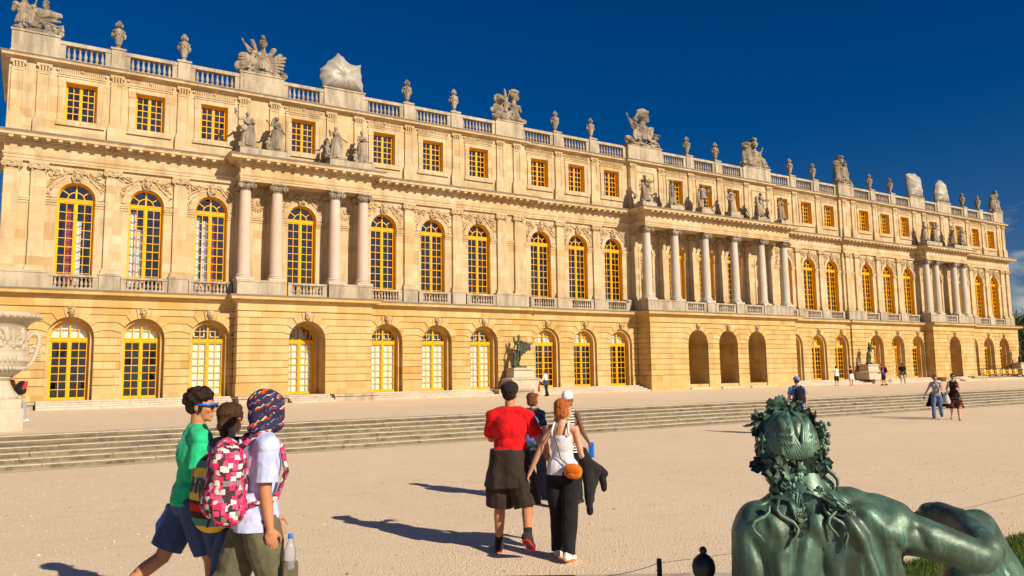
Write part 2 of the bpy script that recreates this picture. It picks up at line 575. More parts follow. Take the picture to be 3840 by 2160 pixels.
for i in range(NST):
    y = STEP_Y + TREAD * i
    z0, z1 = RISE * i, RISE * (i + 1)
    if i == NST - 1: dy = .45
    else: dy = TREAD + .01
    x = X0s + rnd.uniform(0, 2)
    while x < X1s:
        L = rnd.uniform(1.7, 2.6)
        j = rnd.uniform(-.012, .012)
        jz = rnd.uniform(-.006, .004)
        near = -62 < x < 40
        if not near: L = 12
        x1 = x + L - .012
        b = .018
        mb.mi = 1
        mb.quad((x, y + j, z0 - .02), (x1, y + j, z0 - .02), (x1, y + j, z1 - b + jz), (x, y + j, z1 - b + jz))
        mb.mi = 0
        mb.quad((x, y + j, z1 - b + jz), (x1, y + j, z1 - b + jz), (x1, y + j + b, z1 + jz), (x, y + j + b, z1 + jz))
        mb.quad((x, y + j + b, z1 + jz), (x1, y + j + b, z1 + jz), (x1, y + dy, z1 + jz), (x, y + dy, z1 + jz))
        mb.mi = 1
        mb.quad((x1, y + j, z0), (x1 + .012, y + .02, z0), (x1 + .012, y + .02, z1), (x1, y + j, z1))
        x = x1 + .012
mb.mi = 1
mb.quad((X0s, STEP_Y + .025, -.02), (X1s, STEP_Y + .025, -.02), (X1s, TOP_Y + .03, RISE * NST - .045), (X0s, TOP_Y + .03, RISE * NST - .045))
mb.mi = 0
mb.quad((X0s, STEP_Y - .38, .004), (X1s, STEP_Y - .38, .004), (X1s, STEP_Y + .02, .006), (X0s, STEP_Y + .02, .006))
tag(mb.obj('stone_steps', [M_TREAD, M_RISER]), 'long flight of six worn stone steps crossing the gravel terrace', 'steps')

# scattered pebbles and crumbs of stone on the near gravel
for (cnt, seed, col, nm) in ((5200, 11, (.36, .26, .17), 'dark_pebbles'), (5200, 12, (.72, .62, .48), 'pale_pebbles')):
    mb = MB()
    rnd = random.Random(seed)
    for i in range(cnt):
        d = 2.4 + 15 * rnd.random() ** 1.5
        a = YAW + rnd.uniform(-.62, .62)
        x, y = CAM.x + sin(a) * d, CAM.y + cos(a) * d
        if y > STEP_Y - .5: continue
        r = rnd.choice([.003, .004, .004, .005, .006]) * (1 if rnd.random() < .985 else 2.4) * (1 + d * .03)
        mb.ball((x, y, r * .3), (r * rnd.uniform(.8, 1.5), r, r * .6), 6, 4, Matrix.Rotation(rnd.uniform(0, 6), 3, 'Z'))
    tag(mb.obj(nm, flat(nm, col, .9, .2, .4, 8, obj=False)), kind='stuff')

# ================================================================ the palace
XC = [-46.37, -43.02, -39.64, -34.44, -29.14, -25.63, -22.10, -16.84, -13.46, -10.06, -3.40, 0.0, 3.40, 10.06, 13.46, 16.84, 22.10, 25.63, 29.14, 34.44, 39.64, 43.02, 46.37]
NICHE = [-6.73, 6.73]
XL, XR = -49.65, 49.65
ZB = .38                                   # terrace at the wall
ZF = .80                                   # ground-floor level
palace = empty('palace', (0, 0, ZB))
palace['label'] = 'long pale gold stone palace with arched yellow windows, columned porticoes and balustraded roof'
palace['category'] = 'palace'

def part(mb, name, mats, parent=None, smooth=False, auto=None, loc=None):
    """part of the palace given in world coordinates"""
    o = mb.obj(name, mats, None, smooth, auto=auto)
    o.parent = parent or palace
    if parent is None:
        o.location = Vector(loc or (0, 0, 0)) - Vector((0, 0, ZB))
    elif loc:
        o.location = loc
    return o

def put(o, loc):
    """copy a palace part to a world location"""
    c = dup(o, palace)
    c.location = Vector(loc) - Vector((0, 0, ZB))
    return c

# plan lines of the three storeys: (x0, x1, y) runs from left to right
def runs(yw, yc, yp1, yp2, hp1, hp2, xs=18.25):
    return [(XL, -34.44 - hp1, yw), (-34.44 - hp1, -34.44 + hp1, yp1), (-34.44 + hp1, -xs, yw), (-xs, -hp2, yc), (-hp2, hp2, yp2),
            (hp2, xs, yc), (xs, 34.44 - hp1, yw), (34.44 - hp1, 34.44 + hp1, yp1), (34.44 + hp1, XR, yw)]
def path_of(rs, back=8.0):
    p = [(rs[0][0], back)]
    for (a, b, y) in rs:
        for q in ((a, y), (b, y)):
            if not p or (abs(p[-1][0] - q[0]) + abs(p[-1][1] - q[1])) > 1e-4:
                p.append(q)
    p.append((rs[-1][1], back))
    # drop collinear points
    out = [p[0]]
    for i in range(1, len(p) - 1):
        a, b, c = out[-1], p[i], p[i + 1]
        if abs((b[0] - a[0]) * (c[1] - b[1]) - (b[1] - a[1]) * (c[0] - b[0])) > 1e-6:
            out.append(b)
    return out + [p[-1]]

GF = runs(-.75, -.60, -1.65, -2.05, 3.95, 8.40)
FFW = runs(-.20, 0.0, -.20, 0.0, 3.95, 8.40)          # first-floor wall
ENT = runs(-.36, -.16, -1.48, -1.88, 3.93, 8.37)      # entablature, in front of the columns
ATT = runs(-.20, 0.0, -.20, -.20, 3.95, 8.40)
def y_at(rs, x):
    for (a, b, y) in rs:
        if a <= x <= b: return y
    return rs[0][2]

NSEG = 20
def arc(cx, zs, r, n=NSEG, a0=0.0, a1=pi):
    return [(cx + r * cos(a0 + (a1 - a0) * i / n), zs + r * sin(a0 + (a1 - a0) * i / n)) for i in range(n + 1)]

def wall_run(mb, x0, x1, z0, z1, y, opens):
    """front face with openings (cx, hw, zb, zs, kind, ztop)"""
    x = x0
    for (cx, hw, zb, zs, kind) in sorted(opens):
        mb.quad((x, y, z0), (cx - hw, y, z0), (cx - hw, y, z1), (x, y, z1))
        if zb > z0 + 1e-4:
            mb.quad((cx - hw, y, z0), (cx + hw, y, z0), (cx + hw, y, zb), (cx - hw, y, zb))
        if kind == 'rect':
            mb.quad((cx - hw, y, zs), (cx + hw, y, zs), (cx + hw, y, z1), (cx - hw, y, z1))
        else:
            a = arc(cx, zs, hw)
            for i in range(NSEG):
                p, q = a[i + 1], a[i]
                mb.quad((p[0], y, p[1]), (q[0], y, q[1]), (q[0], y, z1), (p[0], y, z1))
        x = cx + hw
    mb.quad((x, y, z0), (x1, y, z0), (x1, y, z1), (x, y, z1))

def reveal(mb, cx, hw, zb, zs, y0, y1, kind='arch', floor=True):
    mb.quad((cx - hw, y0, zb), (cx - hw, y1, zb), (cx - hw, y1, zs), (cx - hw, y0, zs))
    mb.quad((cx + hw, y1, zb), (cx + hw, y0, zb), (cx + hw, y0, zs), (cx + hw, y1, zs))
    if kind == 'arch':
        a = arc(cx, zs, hw)
        for i in range(NSEG):
            p, q = a[i], a[i + 1]
            mb.quad((p[0], y0, p[1]), (q[0], y0, q[1]), (q[0], y1, q[1]), (p[0], y1, p[1]))
    else:
        mb.quad((cx - hw, y0, zs), (cx - hw, y1, zs), (cx + hw, y1, zs), (cx + hw, y0, zs))
    if floor:
        mb.quad((cx - hw, y0, zb), (cx + hw, y0, zb), (cx + hw, y1, zb), (cx - hw, y1, zb))

def ring(mb, cx, ho, hi, zb, zs, y):
    for s in (-1, 1):
        xs = sorted((cx + s * ho, cx + s * hi))
        mb.quad((xs[0], y, zb), (xs[1], y, zb), (xs[1], y, zs), (xs[0], y, zs))
    a, b = arc(cx, zs, ho), arc(cx, zs, hi)
    for i in range(NSEG):
        mb.quad((a[i][0], y, a[i][1]), (a[i + 1][0], y, a[i + 1][1]), (b[i + 1][0], y, b[i + 1][1]), (b[i][0], y, b[i][1]))

# ---------------------------------------------------------------- ground floor
G_HW, G_ZS = 1.06, 3.97
G_IN = .90
LV = [3.97, 4.34, 4.76, 5.16, 5.52]                    # course lines above the springing
TH = [0, radians(14), radians(33), radians(54), radians(76)]
PLINTH = 1.50
CRS = [1.50 + (3.97 - 1.50) * i / 6 for i in range(7)]
DOORY = .0                                             # plane of the doors
ZTOP = 5.66
mb = MB()
mr = MB()                                              # reveals and plain faces
gap = .024
def courses(mb, a, b, y, za, zb_):
    mb.block(a, b, y, y + .07, za + gap, zb_ - gap, .026)
def half_voussoirs(mb, cx, s, xm, y):
    """rusticated blocks between an arch and the bay limit xm; s=+1 right side, -1 left"""
    R = G_HW
    for j in range(4):
        t0, t1 = TH[j] + .02, TH[j + 1] - .02
        l0, l1 = LV[j] + gap, LV[j + 1] - gap
        def ap(t): return (R * cos(t), G_ZS + R * sin(t))
        p0, p1 = ap(t0), ap(t1)
        if j == 0:
            k0 = (p0[0] + .02, l0)
        else:
            k0 = (p0[0] + (l0 - p0[1]) / math.tan(t0) if l0 > p0[1] else p0[0] + .02, l0)
        k1 = (p1[0] + max(.02, (l1 - p1[1]) / math.tan(t1)), l1)
        m = abs(xm - cx)
        poly = [p0, k0, (m, l0), (m, l1), k1, p1]
        for i in range(1, 5):
            t = t1 + (t0 - t1) * i / 5
            poly.append(ap(t))
        poly = [(cx + s * q[0], q[1]) for q in poly]
        if s < 0: poly.reverse()
        mb.prism(poly, y, y + .07)
    # keystone side voussoir up to the mask
    t0, t1 = TH[4] + .012, pi / 2
    poly = [(R * cos(t0), G_ZS + R * sin(t0)), (R * cos(t0) + (LV[4] - gap - G_ZS - R * sin(t0)) / math.tan(t0), LV[4] - gap), (0, LV[4] - gap), (0, G_ZS + R)]
    poly = [(cx + s * q[0], q[1]) for q in poly]
    if s < 0: poly.reverse()
    mb.prism(poly, y, y + .07)

DOORS = []
for (a, b, y) in GF:
    cs = [c for c in XC if a < c < b]
    fl = ZF
    wall_run(mr, a, b, ZB - .3, ZTOP, y + .06, [(c, G_HW, fl, G_ZS, 'arch') for c in cs])
    for c in cs:
        deep = y < -1.0
        if deep and abs(c) < 5:                         # open arcade of the middle portico
            reveal(mr, c, G_HW, fl, G_ZS, y, .4)
            DOORS.append((c, .45, 'plain'))
            ring(mr, c, G_HW, G_IN, fl, G_ZS, .4)
            reveal(mr, c, G_IN, fl, G_ZS, .4, .52)
        else:
            y1 = (DOORY - .42)
            reveal(mr, c, G_HW, fl, G_ZS, y, y1)
            ring(mr, c, G_HW, G_IN, fl, G_ZS, y1)
            reveal(mr, c, G_IN, fl, G_ZS, y1, DOORY + .06)
            DOORS.append((c, DOORY, 'glazed'))
    edges = [a] + [(cs[i] + cs[i + 1]) / 2 for i in range(len(cs) - 1)] + [b]
    for i, c in enumerate(cs):
        for s in (-1, 1):
            xm = edges[i] if s < 0 else edges[i + 1]
            lo, hi = sorted((c + s * G_HW, xm))
            # join piers of neighbouring bays into one course
            if s > 0 and i < len(cs) - 1:
                hi = cs[i + 1] - G_HW
            if not (s < 0 and i > 0):
                courses(mb, lo, hi, y - .03, ZB - .1, PLINTH)
                for k in range(6):
                    courses(mb, lo, hi, y, CRS[k], CRS[k + 1])
            half_voussoirs(mb, c, s, xm, y)
# returns of the breaks and the two ends
gp = path_of(GF)
for i in range(len(gp) - 1):
    (xa, ya), (xb, yb2) = gp[i], gp[i + 1]
    if abs(xa - xb) < 1e-6:
        y0, y1 = sorted((ya, yb2))
        s = -1 if (yb2 < ya) else 1                     # outward x
        xo = xa
        for k in range(-1, 10):
            z0, z1 = ((ZB - .1, PLINTH) if k < 0 else ((CRS[k], CRS[k + 1]) if k < 6 else (LV[k - 6], LV[k - 5])))
            if k == 9: z0, z1 = LV[3], LV[4]
            th = .03 if k < 0 else 0.0
            xin = xo - s * .05
            lo, hi = sorted((xo + s * th, xin))
            mr.box(lo, hi, y0 + .005, y1 - .002 if y1 < 5 else y1, z0 + gap, z1 - gap)
        mr.quad((xo - s * .045, y0, ZB - .3), (xo - s * .045, y1, ZB - .3), (xo - s * .045, y1, ZTOP), (xo - s * .045, y0, ZTOP))
o = part(mb, 'rusticated_facing', M_WARM)
o2 = part(mr, 'ground_floor_wall', M_WARM)
# string course and cornice over the ground floor
mb = MB()
sweep(mb, gp, [(0, 5.54), (.035, 5.56), (.035, 5.62), (.005, 5.64), (.005, 5.96), (.06, 5.98), (.09, 6.06), (.16, 6.08), (.16, 6.14), (.42, 6.17), (.42, 6.30), (.48, 6.35), (.48, 6.385), (-.9, 6.40), (-.9, 5.54)])
part(mb, 'string_cornice', M_WARM)
mb = MB()
sweep(mb, gp, [(.485, 6.37), (.51, 6.37), (.51, 6.415), (-.9, 6.43), (-.9, 6.405), (.485, 6.39)])
for (a, b, y) in GF:
    if y < -1: mb.box(a + .05, b - .05, y + .3, .3, 6.405, 6.428)
part(mb, 'flashing', M_LEAD)

# ---------------------------------------------------------------- first floor
Z1 = 6.43
F_HW, F_ZS, F_ZB = .875, 11.25, 6.46
ZARC = 12.98
mb = MB()
for (a, b, y) in FFW:
    ops = [(c, F_HW, F_ZB, F_ZS, 'arch') for c in XC if a < c < b]
    ops += [(c, .62, 7.6, 11.15, 'arch') for c in NICHE if a < c < b]
    wall_run(mb, a, b, 6.3, ZARC + .1, y, ops)
    for c in XC:
        if a < c < b: reveal(mb, c, F_HW, F_ZB, F_ZS, y, y + .46)
fp = path_of(FFW)
for i in range(len(fp) - 1):
    (xa, ya), (xb, yb2) = fp[i], fp[i + 1]
    if abs(xa - xb) < 1e-6:
        mb.quad((xa, ya, 6.3), (xb, yb2, 6.3), (xb, yb2, ZARC + .1), (xa, ya, ZARC + .1))
# curved niches
for c in NICHE:
    n = 12
    for i in range(n):
        a0, a1 = pi * i / n, pi * (i + 1) / n
        p = [(c - .62 * cos(t), .62 * sin(t)) for t in (a0, a1)]
        mb.quad((p[0][0], p[0][1], 7.6), (p[1][0], p[1][1], 7.6), (p[1][0], p[1][1], 11.15), (p[0][0], p[0][1], 11.15))
        m = 6
        for k in range(m):
            e0, e1 = pi / 2 * k / m, pi / 2 * (k + 1) / m
            mb.quad(*[(c - .62 * cos(t) * cos(e), .62 * sin(t) * cos(e), 11.15 + .62 * sin(e)) for t, e in ((a0, e0), (a1, e0), (a1, e1), (a0, e1))])
        mb.add([(c, 0, 7.6), (p[0][0], p[0][1], 7.6), (p[1][0], p[1][1], 7.6)], [(0, 1, 2)])
part(mb, 'first_floor_wall', M_STONE)

# impost band on the piers between arches, at the springing
def impost(x0, x1, y):
    m = MB()
    m.box(x0, x1, y - .055, y + .02, 10.98, 11.08)
    m.box(x0, x1, y - .085, y + .02, 11.083, 11.16)
    m.box(x0, x1, y - .04, y + .02, 10.84, 10.89)
    part(m, 'impost_band', M_STONE)
for (a, b, y) in FFW:
    cs = sorted([(c, F_HW) for c in XC if a < c < b] + [(c, .72) for c in NICHE if a < c < b])
    x = a
    for (c, w) in cs + [(b, 0)]:
        if c - w - x > .25: impost(x, c - w, y)
        x = c + w

# archivolt (one mesh, copied to every arch)
mb = MB()
for (ro, ri, d) in ((1.23, 1.15, .075), (1.147, 1.03, .045), (1.027, F_HW + .002, .025)):
    a, b = arc(0, 0, ro), arc(0, 0, ri)
    for i in range(NSEG):
        p, q, r_, s_ = a[i], a[i + 1], b[i + 1], b[i]
        mb.quad((p[0], -d, p[1]), (q[0], -d, q[1]), (r_[0], -d, r_[1]), (s_[0], -d, s_[1]))
        mb.quad((p[0], 0, p[1]), (q[0], 0, q[1]), (q[0], -d, q[1]), (p[0], -d, p[1]))
        mb.quad((s_[0], -d, s_[1]), (r_[0], -d, r_[1]), (r_[0], 0, r_[1]), (s_[0], 0, s_[1]))
archivolt = part(mb, 'archivolt', M_STONE, loc=(XC[0], y_at(FFW, XC[0]), F_ZS))
for c in XC[1:]:
    put(archivolt, (c, y_at(FFW, c), F_ZS))

# carved masks on the keystones
def mask_mesh(seed, plumed):
    r = random.Random(seed)
    m = MB()
    m.prism([(-.13, -.30), (.13, -.30), (.21, .34), (-.21, .34)], -.06, .02)
    m.ball((0, -.13, .03), (.125, .10, .17), 12, 10)                 # face
    m.ball((0, -.235, .02), (.028, .03, .05), 6, 5)                  # nose
    for s in (-1, 1):
        m.ball((s * .05, -.205, .075), (.03, .02, .018), 6, 4)       # brow
        m.ball((s * .065, -.195, -.01), (.04, .03, .04), 6, 4)       # cheek
    m.ball((0, -.21, -.06), (.04, .025, .014), 6, 4)
    for k in range(16):                                              # curls and beard
        a = r.uniform(0, 2 * pi)
        rr = .17 + r.uniform(-.02, .03)
        m.ball((rr * cos(a) * .95, -.10 - r.uniform(0, .05), .05 + rr * 1.15 * sin(a)), r.uniform(.035, .06), 6, 5)
    if plumed:
        m.ball((0, -.12, .26), (.17, .11, .10), 10, 6)
        for k in range(5):
            m.ball(((k - 2) * .06, -.10, .36 + .04 * (2 - abs(k - 2))), (.04, .06, .09), 6, 5)
        for s in (-1, 1):
            m.tube([(s * .18, -.08, .22), (s * .25, -.1, .02), (s * .16, -.12, -.22), (0, -.13, -.3)], [.04, .045, .04, .03], 6)
    return m
rnd = random.Random(3)
gm = [part(mask_mesh(k, False), 'carved_mask', M_CARVE, smooth=True, loc=(XC[k], y_at(GF, XC[k]) - .02, 5.27)) for k in range(4)]
for k, c in enumerate(XC):
    if k >= 4: put(gm[k % 4], (c, y_at(GF, c) - .02, 5.27))
for o in gm: o.scale = (.78, .9, .78)
for o in kids(palace):
    if o.name.startswith('carved_mask'): o.scale = (.78, .9, .78)
fm = [part(mask_mesh(20 + k, True), 'keystone_head', M_CARVE, smooth=True, loc=(XC[k], y_at(FFW, XC[k]) - .03, 12.36)) for k in range(3)]
for k, c in enumerate(XC):
    if k >= 3: put(fm[k % 3], (c, y_at(FFW, c) - .03, 12.36))

# carved trophies and garlands in the spandrels
def spandrel_mesh(seed):
    r = random.Random(seed)
    m = MB()
    for s in (-1, 1):
        for k in range(95):
            x = r.uniform(.18, 1.34)
            z = r.uniform(-.15, 1.50)
            d = hypot(x, z)
            if d < 1.26 or d > 1.95: continue
            if z > 1.58: continue
            big = r.random() < .3
            L = r.uniform(.07, .15) if big else r.uniform(.03, .06)
            M = Matrix.Rotation(r.uniform(0, pi), 3, 'Y')
            m.ball((s * x, -.02, z), (L, r.uniform(.05, .10), L * r.uniform(.3, .6)), 6, 5, M)
        pts = [(s * (.22 + .95 * t), -.07, 1.35 - 1.0 * t ** 1.6 + .07 * sin(9 * t)) for t in [i / 9 for i in range(10)]]
        m.tube(pts, [.05 + .03 * sin(i * 2.1) for i in range(10)], 6)
        m.tube([(s * .3, -.06, 1.5), (s * 1.25, -.06, .75)], [.03, .015], 6)
        m.tube([(s * 1.25, -.06, 1.48), (s * .62, -.06, 1.18)], [.028, .028], 6)
        m.lathe([(.001, -.06), (.12, -.05), (.16, 0)], (s * .98, 0, 1.2), 8)
    return m
sp = [part(spandrel_mesh(k), 'spandrel_relief', M_CARVE, smooth=True, loc=(XC[k], y_at(FFW, XC[k]), F_ZS)) for k in range(3)]
for k, c in enumerate(XC):
    if k >= 3: put(sp[(k * 2 + k // 3) % 3], (c, y_at(FFW, c), F_ZS))

# pilasters of the first floor: shaft, moulded base, Ionic capital
def volute(m, cx, cz, y0, y1, r=.15, s=1):
    """a scroll seen from the front, its eye standing proud"""
    pts = []
    n = 26
    for i in range(n + 1):
        t = i / n
        a = pi / 2 - s * (-1) * t * 2.25 * 2 * pi * (1)
        rr = r * (1 - .80 * t)
        pts.append((cx + rr * cos(a) * .88, y0, cz + rr * sin(a) * .88))
    m.tube(pts, [.034 * (1 - .5 * i / n) for i in range(n + 1)], 6)
    m.lathe([(r * .92, 0), (r * .92, y1 - y0)], (0, 0, 0), 14) if False else None
    vs = [(cx + r * .9 * cos(2 * pi * i / 14), cz + r * .9 * sin(2 * pi * i / 14)) for i in range(14)]
    m.prism(vs, y0 + .012, y1)
    m.ball((cx, y0, cz), .035, 6, 5)
def capital(m, hw, y0, y1, z0):
    """pilaster capital from z0 to z0 + .48"""
    h = .48
    m.box(-hw - .10, hw + .10, y0 - .05, y1, z0 + h - .09, z0 + h)
    m.box(-hw - .03, hw + .03, y0 - .02, y1, z0 + .20, z0 + h - .095)
    m.ball((0, y0 - .04, z0 + h - .11), (.09, .06, .07), 8, 6)
    for s in (-1, 1):
        volute(m, s * (hw + .01), z0 + .24, y0 - .07, y1 - .02, .155, s)
        for k in range(4):                                          # husks hanging below the scrolls
            m.ball((s * (hw - .06 + .02 * k), y0 - .03, z0 + .06 - k * .055), .045 - .007 * k, 6, 5)
    m.tube([(-hw + .05, y0 - .03, z0 + .19), (0, y0 - .05, z0 + .12), (hw - .05, y0 - .03, z0 + .19)], [.03, .045, .03], 6)
    m.box(-hw + .02, hw - .02, y0 - .01, y1, z0 - .02, z0 + .03)

P_HW = .345
mb = MB()
mb.block(-P_HW, P_HW, -.155, 0, 7.62, 12.5, .012)
for (d, z0, z1) in ((.10, 7.36, 7.45), (.085, 7.453, 7.52), (.05, 7.523, 7.555), (.065, 7.558, 7.62)):
    mb.box(-P_HW - d, P_HW + d, -.155 - d, 0, z0, z1)
pil = part(mb, 'pilaster', M_STONE, loc=(0, 0, 0))
mb = MB(); capital(mb, P_HW, -.155, 0, 12.5)
cap_o = part(mb, 'pilaster_capital', M_CARVE, parent=pil, smooth=True, auto=40)
PX = []
def add_p(x): PX.append(x)
for s in (-1, 1):
    for x in (49.28, 48.11, 44.7, 41.33, 38.0, 36.2, 32.7, 30.9, 27.4, 23.87, 20.35, 18.95 - .02, 15.15, 11.76, 8.85, 8.0, 5.05, 1.70):
        add_p(s * x)
first = True
PIL = []
for x in PX:
    if abs(x) == 8.85: continue
    y = y_at(FFW, x)
    if first:
        pil.location = (x, y, -ZB); first = False; PIL.append(pil)
    else:
        PIL.append(put(pil, (x, y, 0)))
# dado pedestals under the pilasters and plinths of the porticoes
def dado(*boxes):
    m = MB()
    for bx in boxes: m.box(*bx)
    part(m, 'dado', M_GREY)
for x in PX:
    if abs(x) in (49.28, 48.11, 20.35, 18.93, 38.0, 36.2, 32.7, 30.9, 8.85, 8.0, 5.05, 1.70): continue
    y = y_at(FFW, x)
    dado((x - .50, x + .50, y - .36, y, Z1, 7.24), (x - .53, x + .53, y - .39, y, 7.243, 7.355))
for s in (-1, 1):                                                   # solid dado at the ends and between paired pilasters
    y = -.20
    for (a, b) in ((47.5, 49.63), (18.3, 20.95)):
        lo, hi = sorted((s * a, s * b))
        dado((lo, hi, y - .36, y + .02, Z1, 7.24), (lo - .03 * (a < 40), hi + .03 * (a < 40), y - .39, y + .02, 7.243, 7.355))
    for (a, b) in ((-4.0, -1.28), (1.28, 4.0)):
        lo, hi = s * 34.44 + a, s * 34.44 + b
        dado((lo, hi, -1.58, -.35, Z1, 7.17), (lo - .03, hi + .03, -1.61, -.35, 7.173, 7.285))
    lo, hi = sorted((s * 8.42, s * 4.62))
    dado((lo, hi, -2.0, -.3, Z1, 7.17), (lo - .03, hi + .03, -2.03, -.3, 7.173, 7.285))
    lo, hi = s * 1.70 - .45, s * 1.70 + .45
    dado((lo, hi, -2.0, -.98, Z1, 7.17), (lo - .03, hi + .03, -2.03, -.98, 7.173, 7.285))
    lo, hi = sorted((s * 8.46, s * 9.2))
    dado((lo, hi, -.34, .02, Z1, 7.237), (lo, hi, -.37, .02, 7.24, 7.352))

# columns
def column_mesh(r0=.365, r1=.305):
    m = MB()
    prof = []
    zb, zt = 7.66, 12.47
    for i in range(13):
        t = i / 12
        prof.append((r0 - (r0 - r1) * max(0, (t - .3) / .7) ** 1.5, zb + (zt - zb) * t))
    m.lathe(prof, n=28)
    return m
def column_base():
    m = MB()
    m.box(-.50, .50, -.50, .50, 7.288, 7.40)
    m.lathe([(.48, 7.402), (.505, 7.44), (.48, 7.48), (.42, 7.495), (.41, 7.54), (.44, 7.56), (.445, 7.60), (.40, 7.63), (.385, 7.66)], n=28)
    return m
def column_capital():
    m = MB()
    m.lathe([(.31, 12.44), (.34, 12.46), (.34, 12.5), (.31, 12.52), (.36, 12.62), (.40, 12.70)], n=20)
    m.box(-.44, .44, -.44, .44, 12.885, 12.975)
    m.box(-.36, .36, -.36, .36, 12.68, 12.883)
    for (sx, sy) in ((-1, -1), (1, -1), (1, 1), (-1, 1)):            # diagonal scrolls
        for k in range(1):
            mm = MB(); volute(mm, 0, 0, -.07, .07, .16, 1)
            mm2 = MB(); volute(mm2, 0, 0, -.07, .07, .16, 1)
            R = Matrix.Rotation(atan2(sy, sx), 3, 'Z')
            for q in (mm,):
                q.v = [tuple(R @ Vector(v) + Vector((sx * .385, sy * .385, 12.70))) for v in q.v]
                m.add(q.v, q.f)
            # scroll faces turned to the two fronts
            q = MB(); volute(q, 0, 0, -.03, .03, .155, sx)
            q.v = [(v[0] + sx * .36, v[1] - .40 if sy < 0 else v[1] + .40, v[2] + 12.69) for v in q.v]
            m.add(q.v, q.f)
    for i in range(4):
        a = i * pi / 2
        m.ball((.42 * cos(a), .42 * sin(a), 12.90), (.08, .08, .08), 8, 6)
        for k in (-1, 0, 1):
            m.ball((.36 * cos(a) - k * .12 * sin(a), .36 * sin(a) + k * .12 * cos(a), 12.60 - .02 * abs(k)), (.055, .055, .07), 6, 5)
    return m
COLS = []
for (x, y, mt) in [(-38.0, -1.12, 0), (-36.2, -1.12, 0), (-32.7, -1.12, 0), (-30.9, -1.12, 0), (-8.0, -1.52, 1), (-5.05, -1.52, 1), (-1.7, -1.52, 1), (1.7, -1.52, 1),
                   (5.05, -1.52, 1), (8.0, -1.52, 1), (30.9, -1.12, 1), (32.7, -1.12, 1), (36.2, -1.12, 1), (38.0, -1.12, 1)]:
    if mt not in [c[1] for c in COLS]:
        c = part(column_mesh(), 'column', [M_PINK, M_PALE][mt], smooth=True, auto=40, loc=(x, y, 0))
        part(column_base(), 'column_base', [M_PINK, M_PALE][mt], parent=c, smooth=True, auto=40)
        part(column_capital(), 'column_capital', M_STAT, parent=c, smooth=True, auto=40)
    else:
        c = put([k[0] for k in COLS if k[1] == mt][0], (x, y, 0))
    COLS.append((c, mt))

# entablature and main cornice
ep = path_of(ENT)
mb = MB()
sweep(mb, ep, [(0, 12.98), (0, 13.10), (.03, 13.105), (.03, 13.24), (.055, 13.25), (.09, 13.33), (.09, 13.37), (.005, 13.375), (.005, 13.84), (.06, 13.86), (.06, 13.885), (-1.2, 13.885), (-1.2, 12.98)])
part(mb, 'entablature', M_STONE)
mb = MB()
sweep(mb, ep, [(.08, 13.886), (.08, 13.97), (.13, 13.98), (.20, 14.0), (.20, 14.085), (.26, 14.11), (.64, 14.12), (.64, 14.235), (.72, 14.31), (.72, 14.345), (-1.3, 14.36), (-1.3, 13.886)])
def teeth(mb, path, pitch, w, o0, o1, z0, z1):
    for i in range(len(path) - 1):
        a, b = Vector(path[i]), Vector(path[i + 1])
        d = (b - a); L = d.length
        if L < .3: continue
        if a.y > 5 or b.y > 5:
            continue
        d /= L
        nrm = Vector((d.y, -d.x))
        n = max(1, int(round(L / pitch)))
        for k in range(n):
            t = (k + .5) / n * L
            p = a + d * t
            q = [p - d * w / 2 + nrm * o0, p + d * w / 2 + nrm * o0, p + d * w / 2 + nrm * o1, p - d * w / 2 + nrm * o1]
            xs = [v.x for v in q]; ys = [v.y for v in q]
            mb.box(min(xs), max(xs), min(ys), max(ys), z0, z1)
teeth(mb, ep, .55, .20, .20, .60, 14.0, 14.118)
teeth(mb, ep, .55, .34, .06, .17, 13.885, 13.965)
part(mb, 'main_cornice', M_STONE)
mb = MB()
sweep(mb, ep, [(.725, 14.325), (.75, 14.325), (.75, 14.375), (-1.3, 14.392), (-1.3, 14.365), (.725, 14.35)])
part(mb, 'flashing', M_LEAD)
for (a, b, y) in ENT:                                                # ceilings of the porticoes
    if y > -1: continue
    mb = MB()
    mb.box(a + .7, b - .7, y + .7, .05, 13.06, 13.2)
    part(mb, 'portico_ceiling', M_STONE)

# ---------------------------------------------------------------- attic
A_HW, A_Z0, A_Z1 = .745, 15.44, 17.47
mb = MB()
for (a, b, y) in ATT:
    cs = [c for c in XC if a < c < b]
    wall_run(mb, a, b, 14.3, 18.4, y, [(c, A_HW, A_Z0, A_Z1, 'rect') for c in cs])
    for c in cs: reveal(mb, c, A_HW, A_Z0, A_Z1, y, y + .42, 'rect')
apth = path_of(ATT)
for i in range(len(apth) - 1):
    (xa, ya), (xb, yb2) = apth[i], apth[i + 1]
    if abs(xa - xb) < 1e-6:
        mb.quad((xa, ya, 14.3), (xb, yb2, 14.3), (xb, yb2, 18.4), (xa, ya, 18.4))
part(mb, 'attic_wall', M_STONE)
# eared surrounds
mb = MB()
def surround(mb):
    i, o, e = A_HW, A_HW + .26, A_HW + .36
    z0, z1 = A_Z0, A_Z1
    d = .06
    for s in (-1, 1):
        lo, hi = sorted((s * i, s * o))
        mb.block(lo, hi, -d, 0, z0, z1 - .28, .012)
        lo, hi = sorted((s * i, s * e))
        mb.block(lo, hi, -d, 0, z1 - .278, z1 + .26, .012)
        mb.block(lo, hi, -d, 0, z0 - .24, z0 - .002 + .18 * 0, .012)
        lo, hi = sorted((s * o, s * (o + .06)))
        mb.box(lo, hi, -d - .02, 0, z0, z1 - .29)
    mb.block(-i + .002, i - .002, -d, 0, z1, z1 + .26, .012)
    mb.box(-e - .04, e + .04, -d - .04, 0, z1 + .263, z1 + .32)
    mb.block(-i + .002, i - .002, -d, 0, z0 - .24, z0, .012)
    mb.box(-e - .03, e + .03, -d - .05, 0, z0 - .31, z0 - .243)
surround(mb)
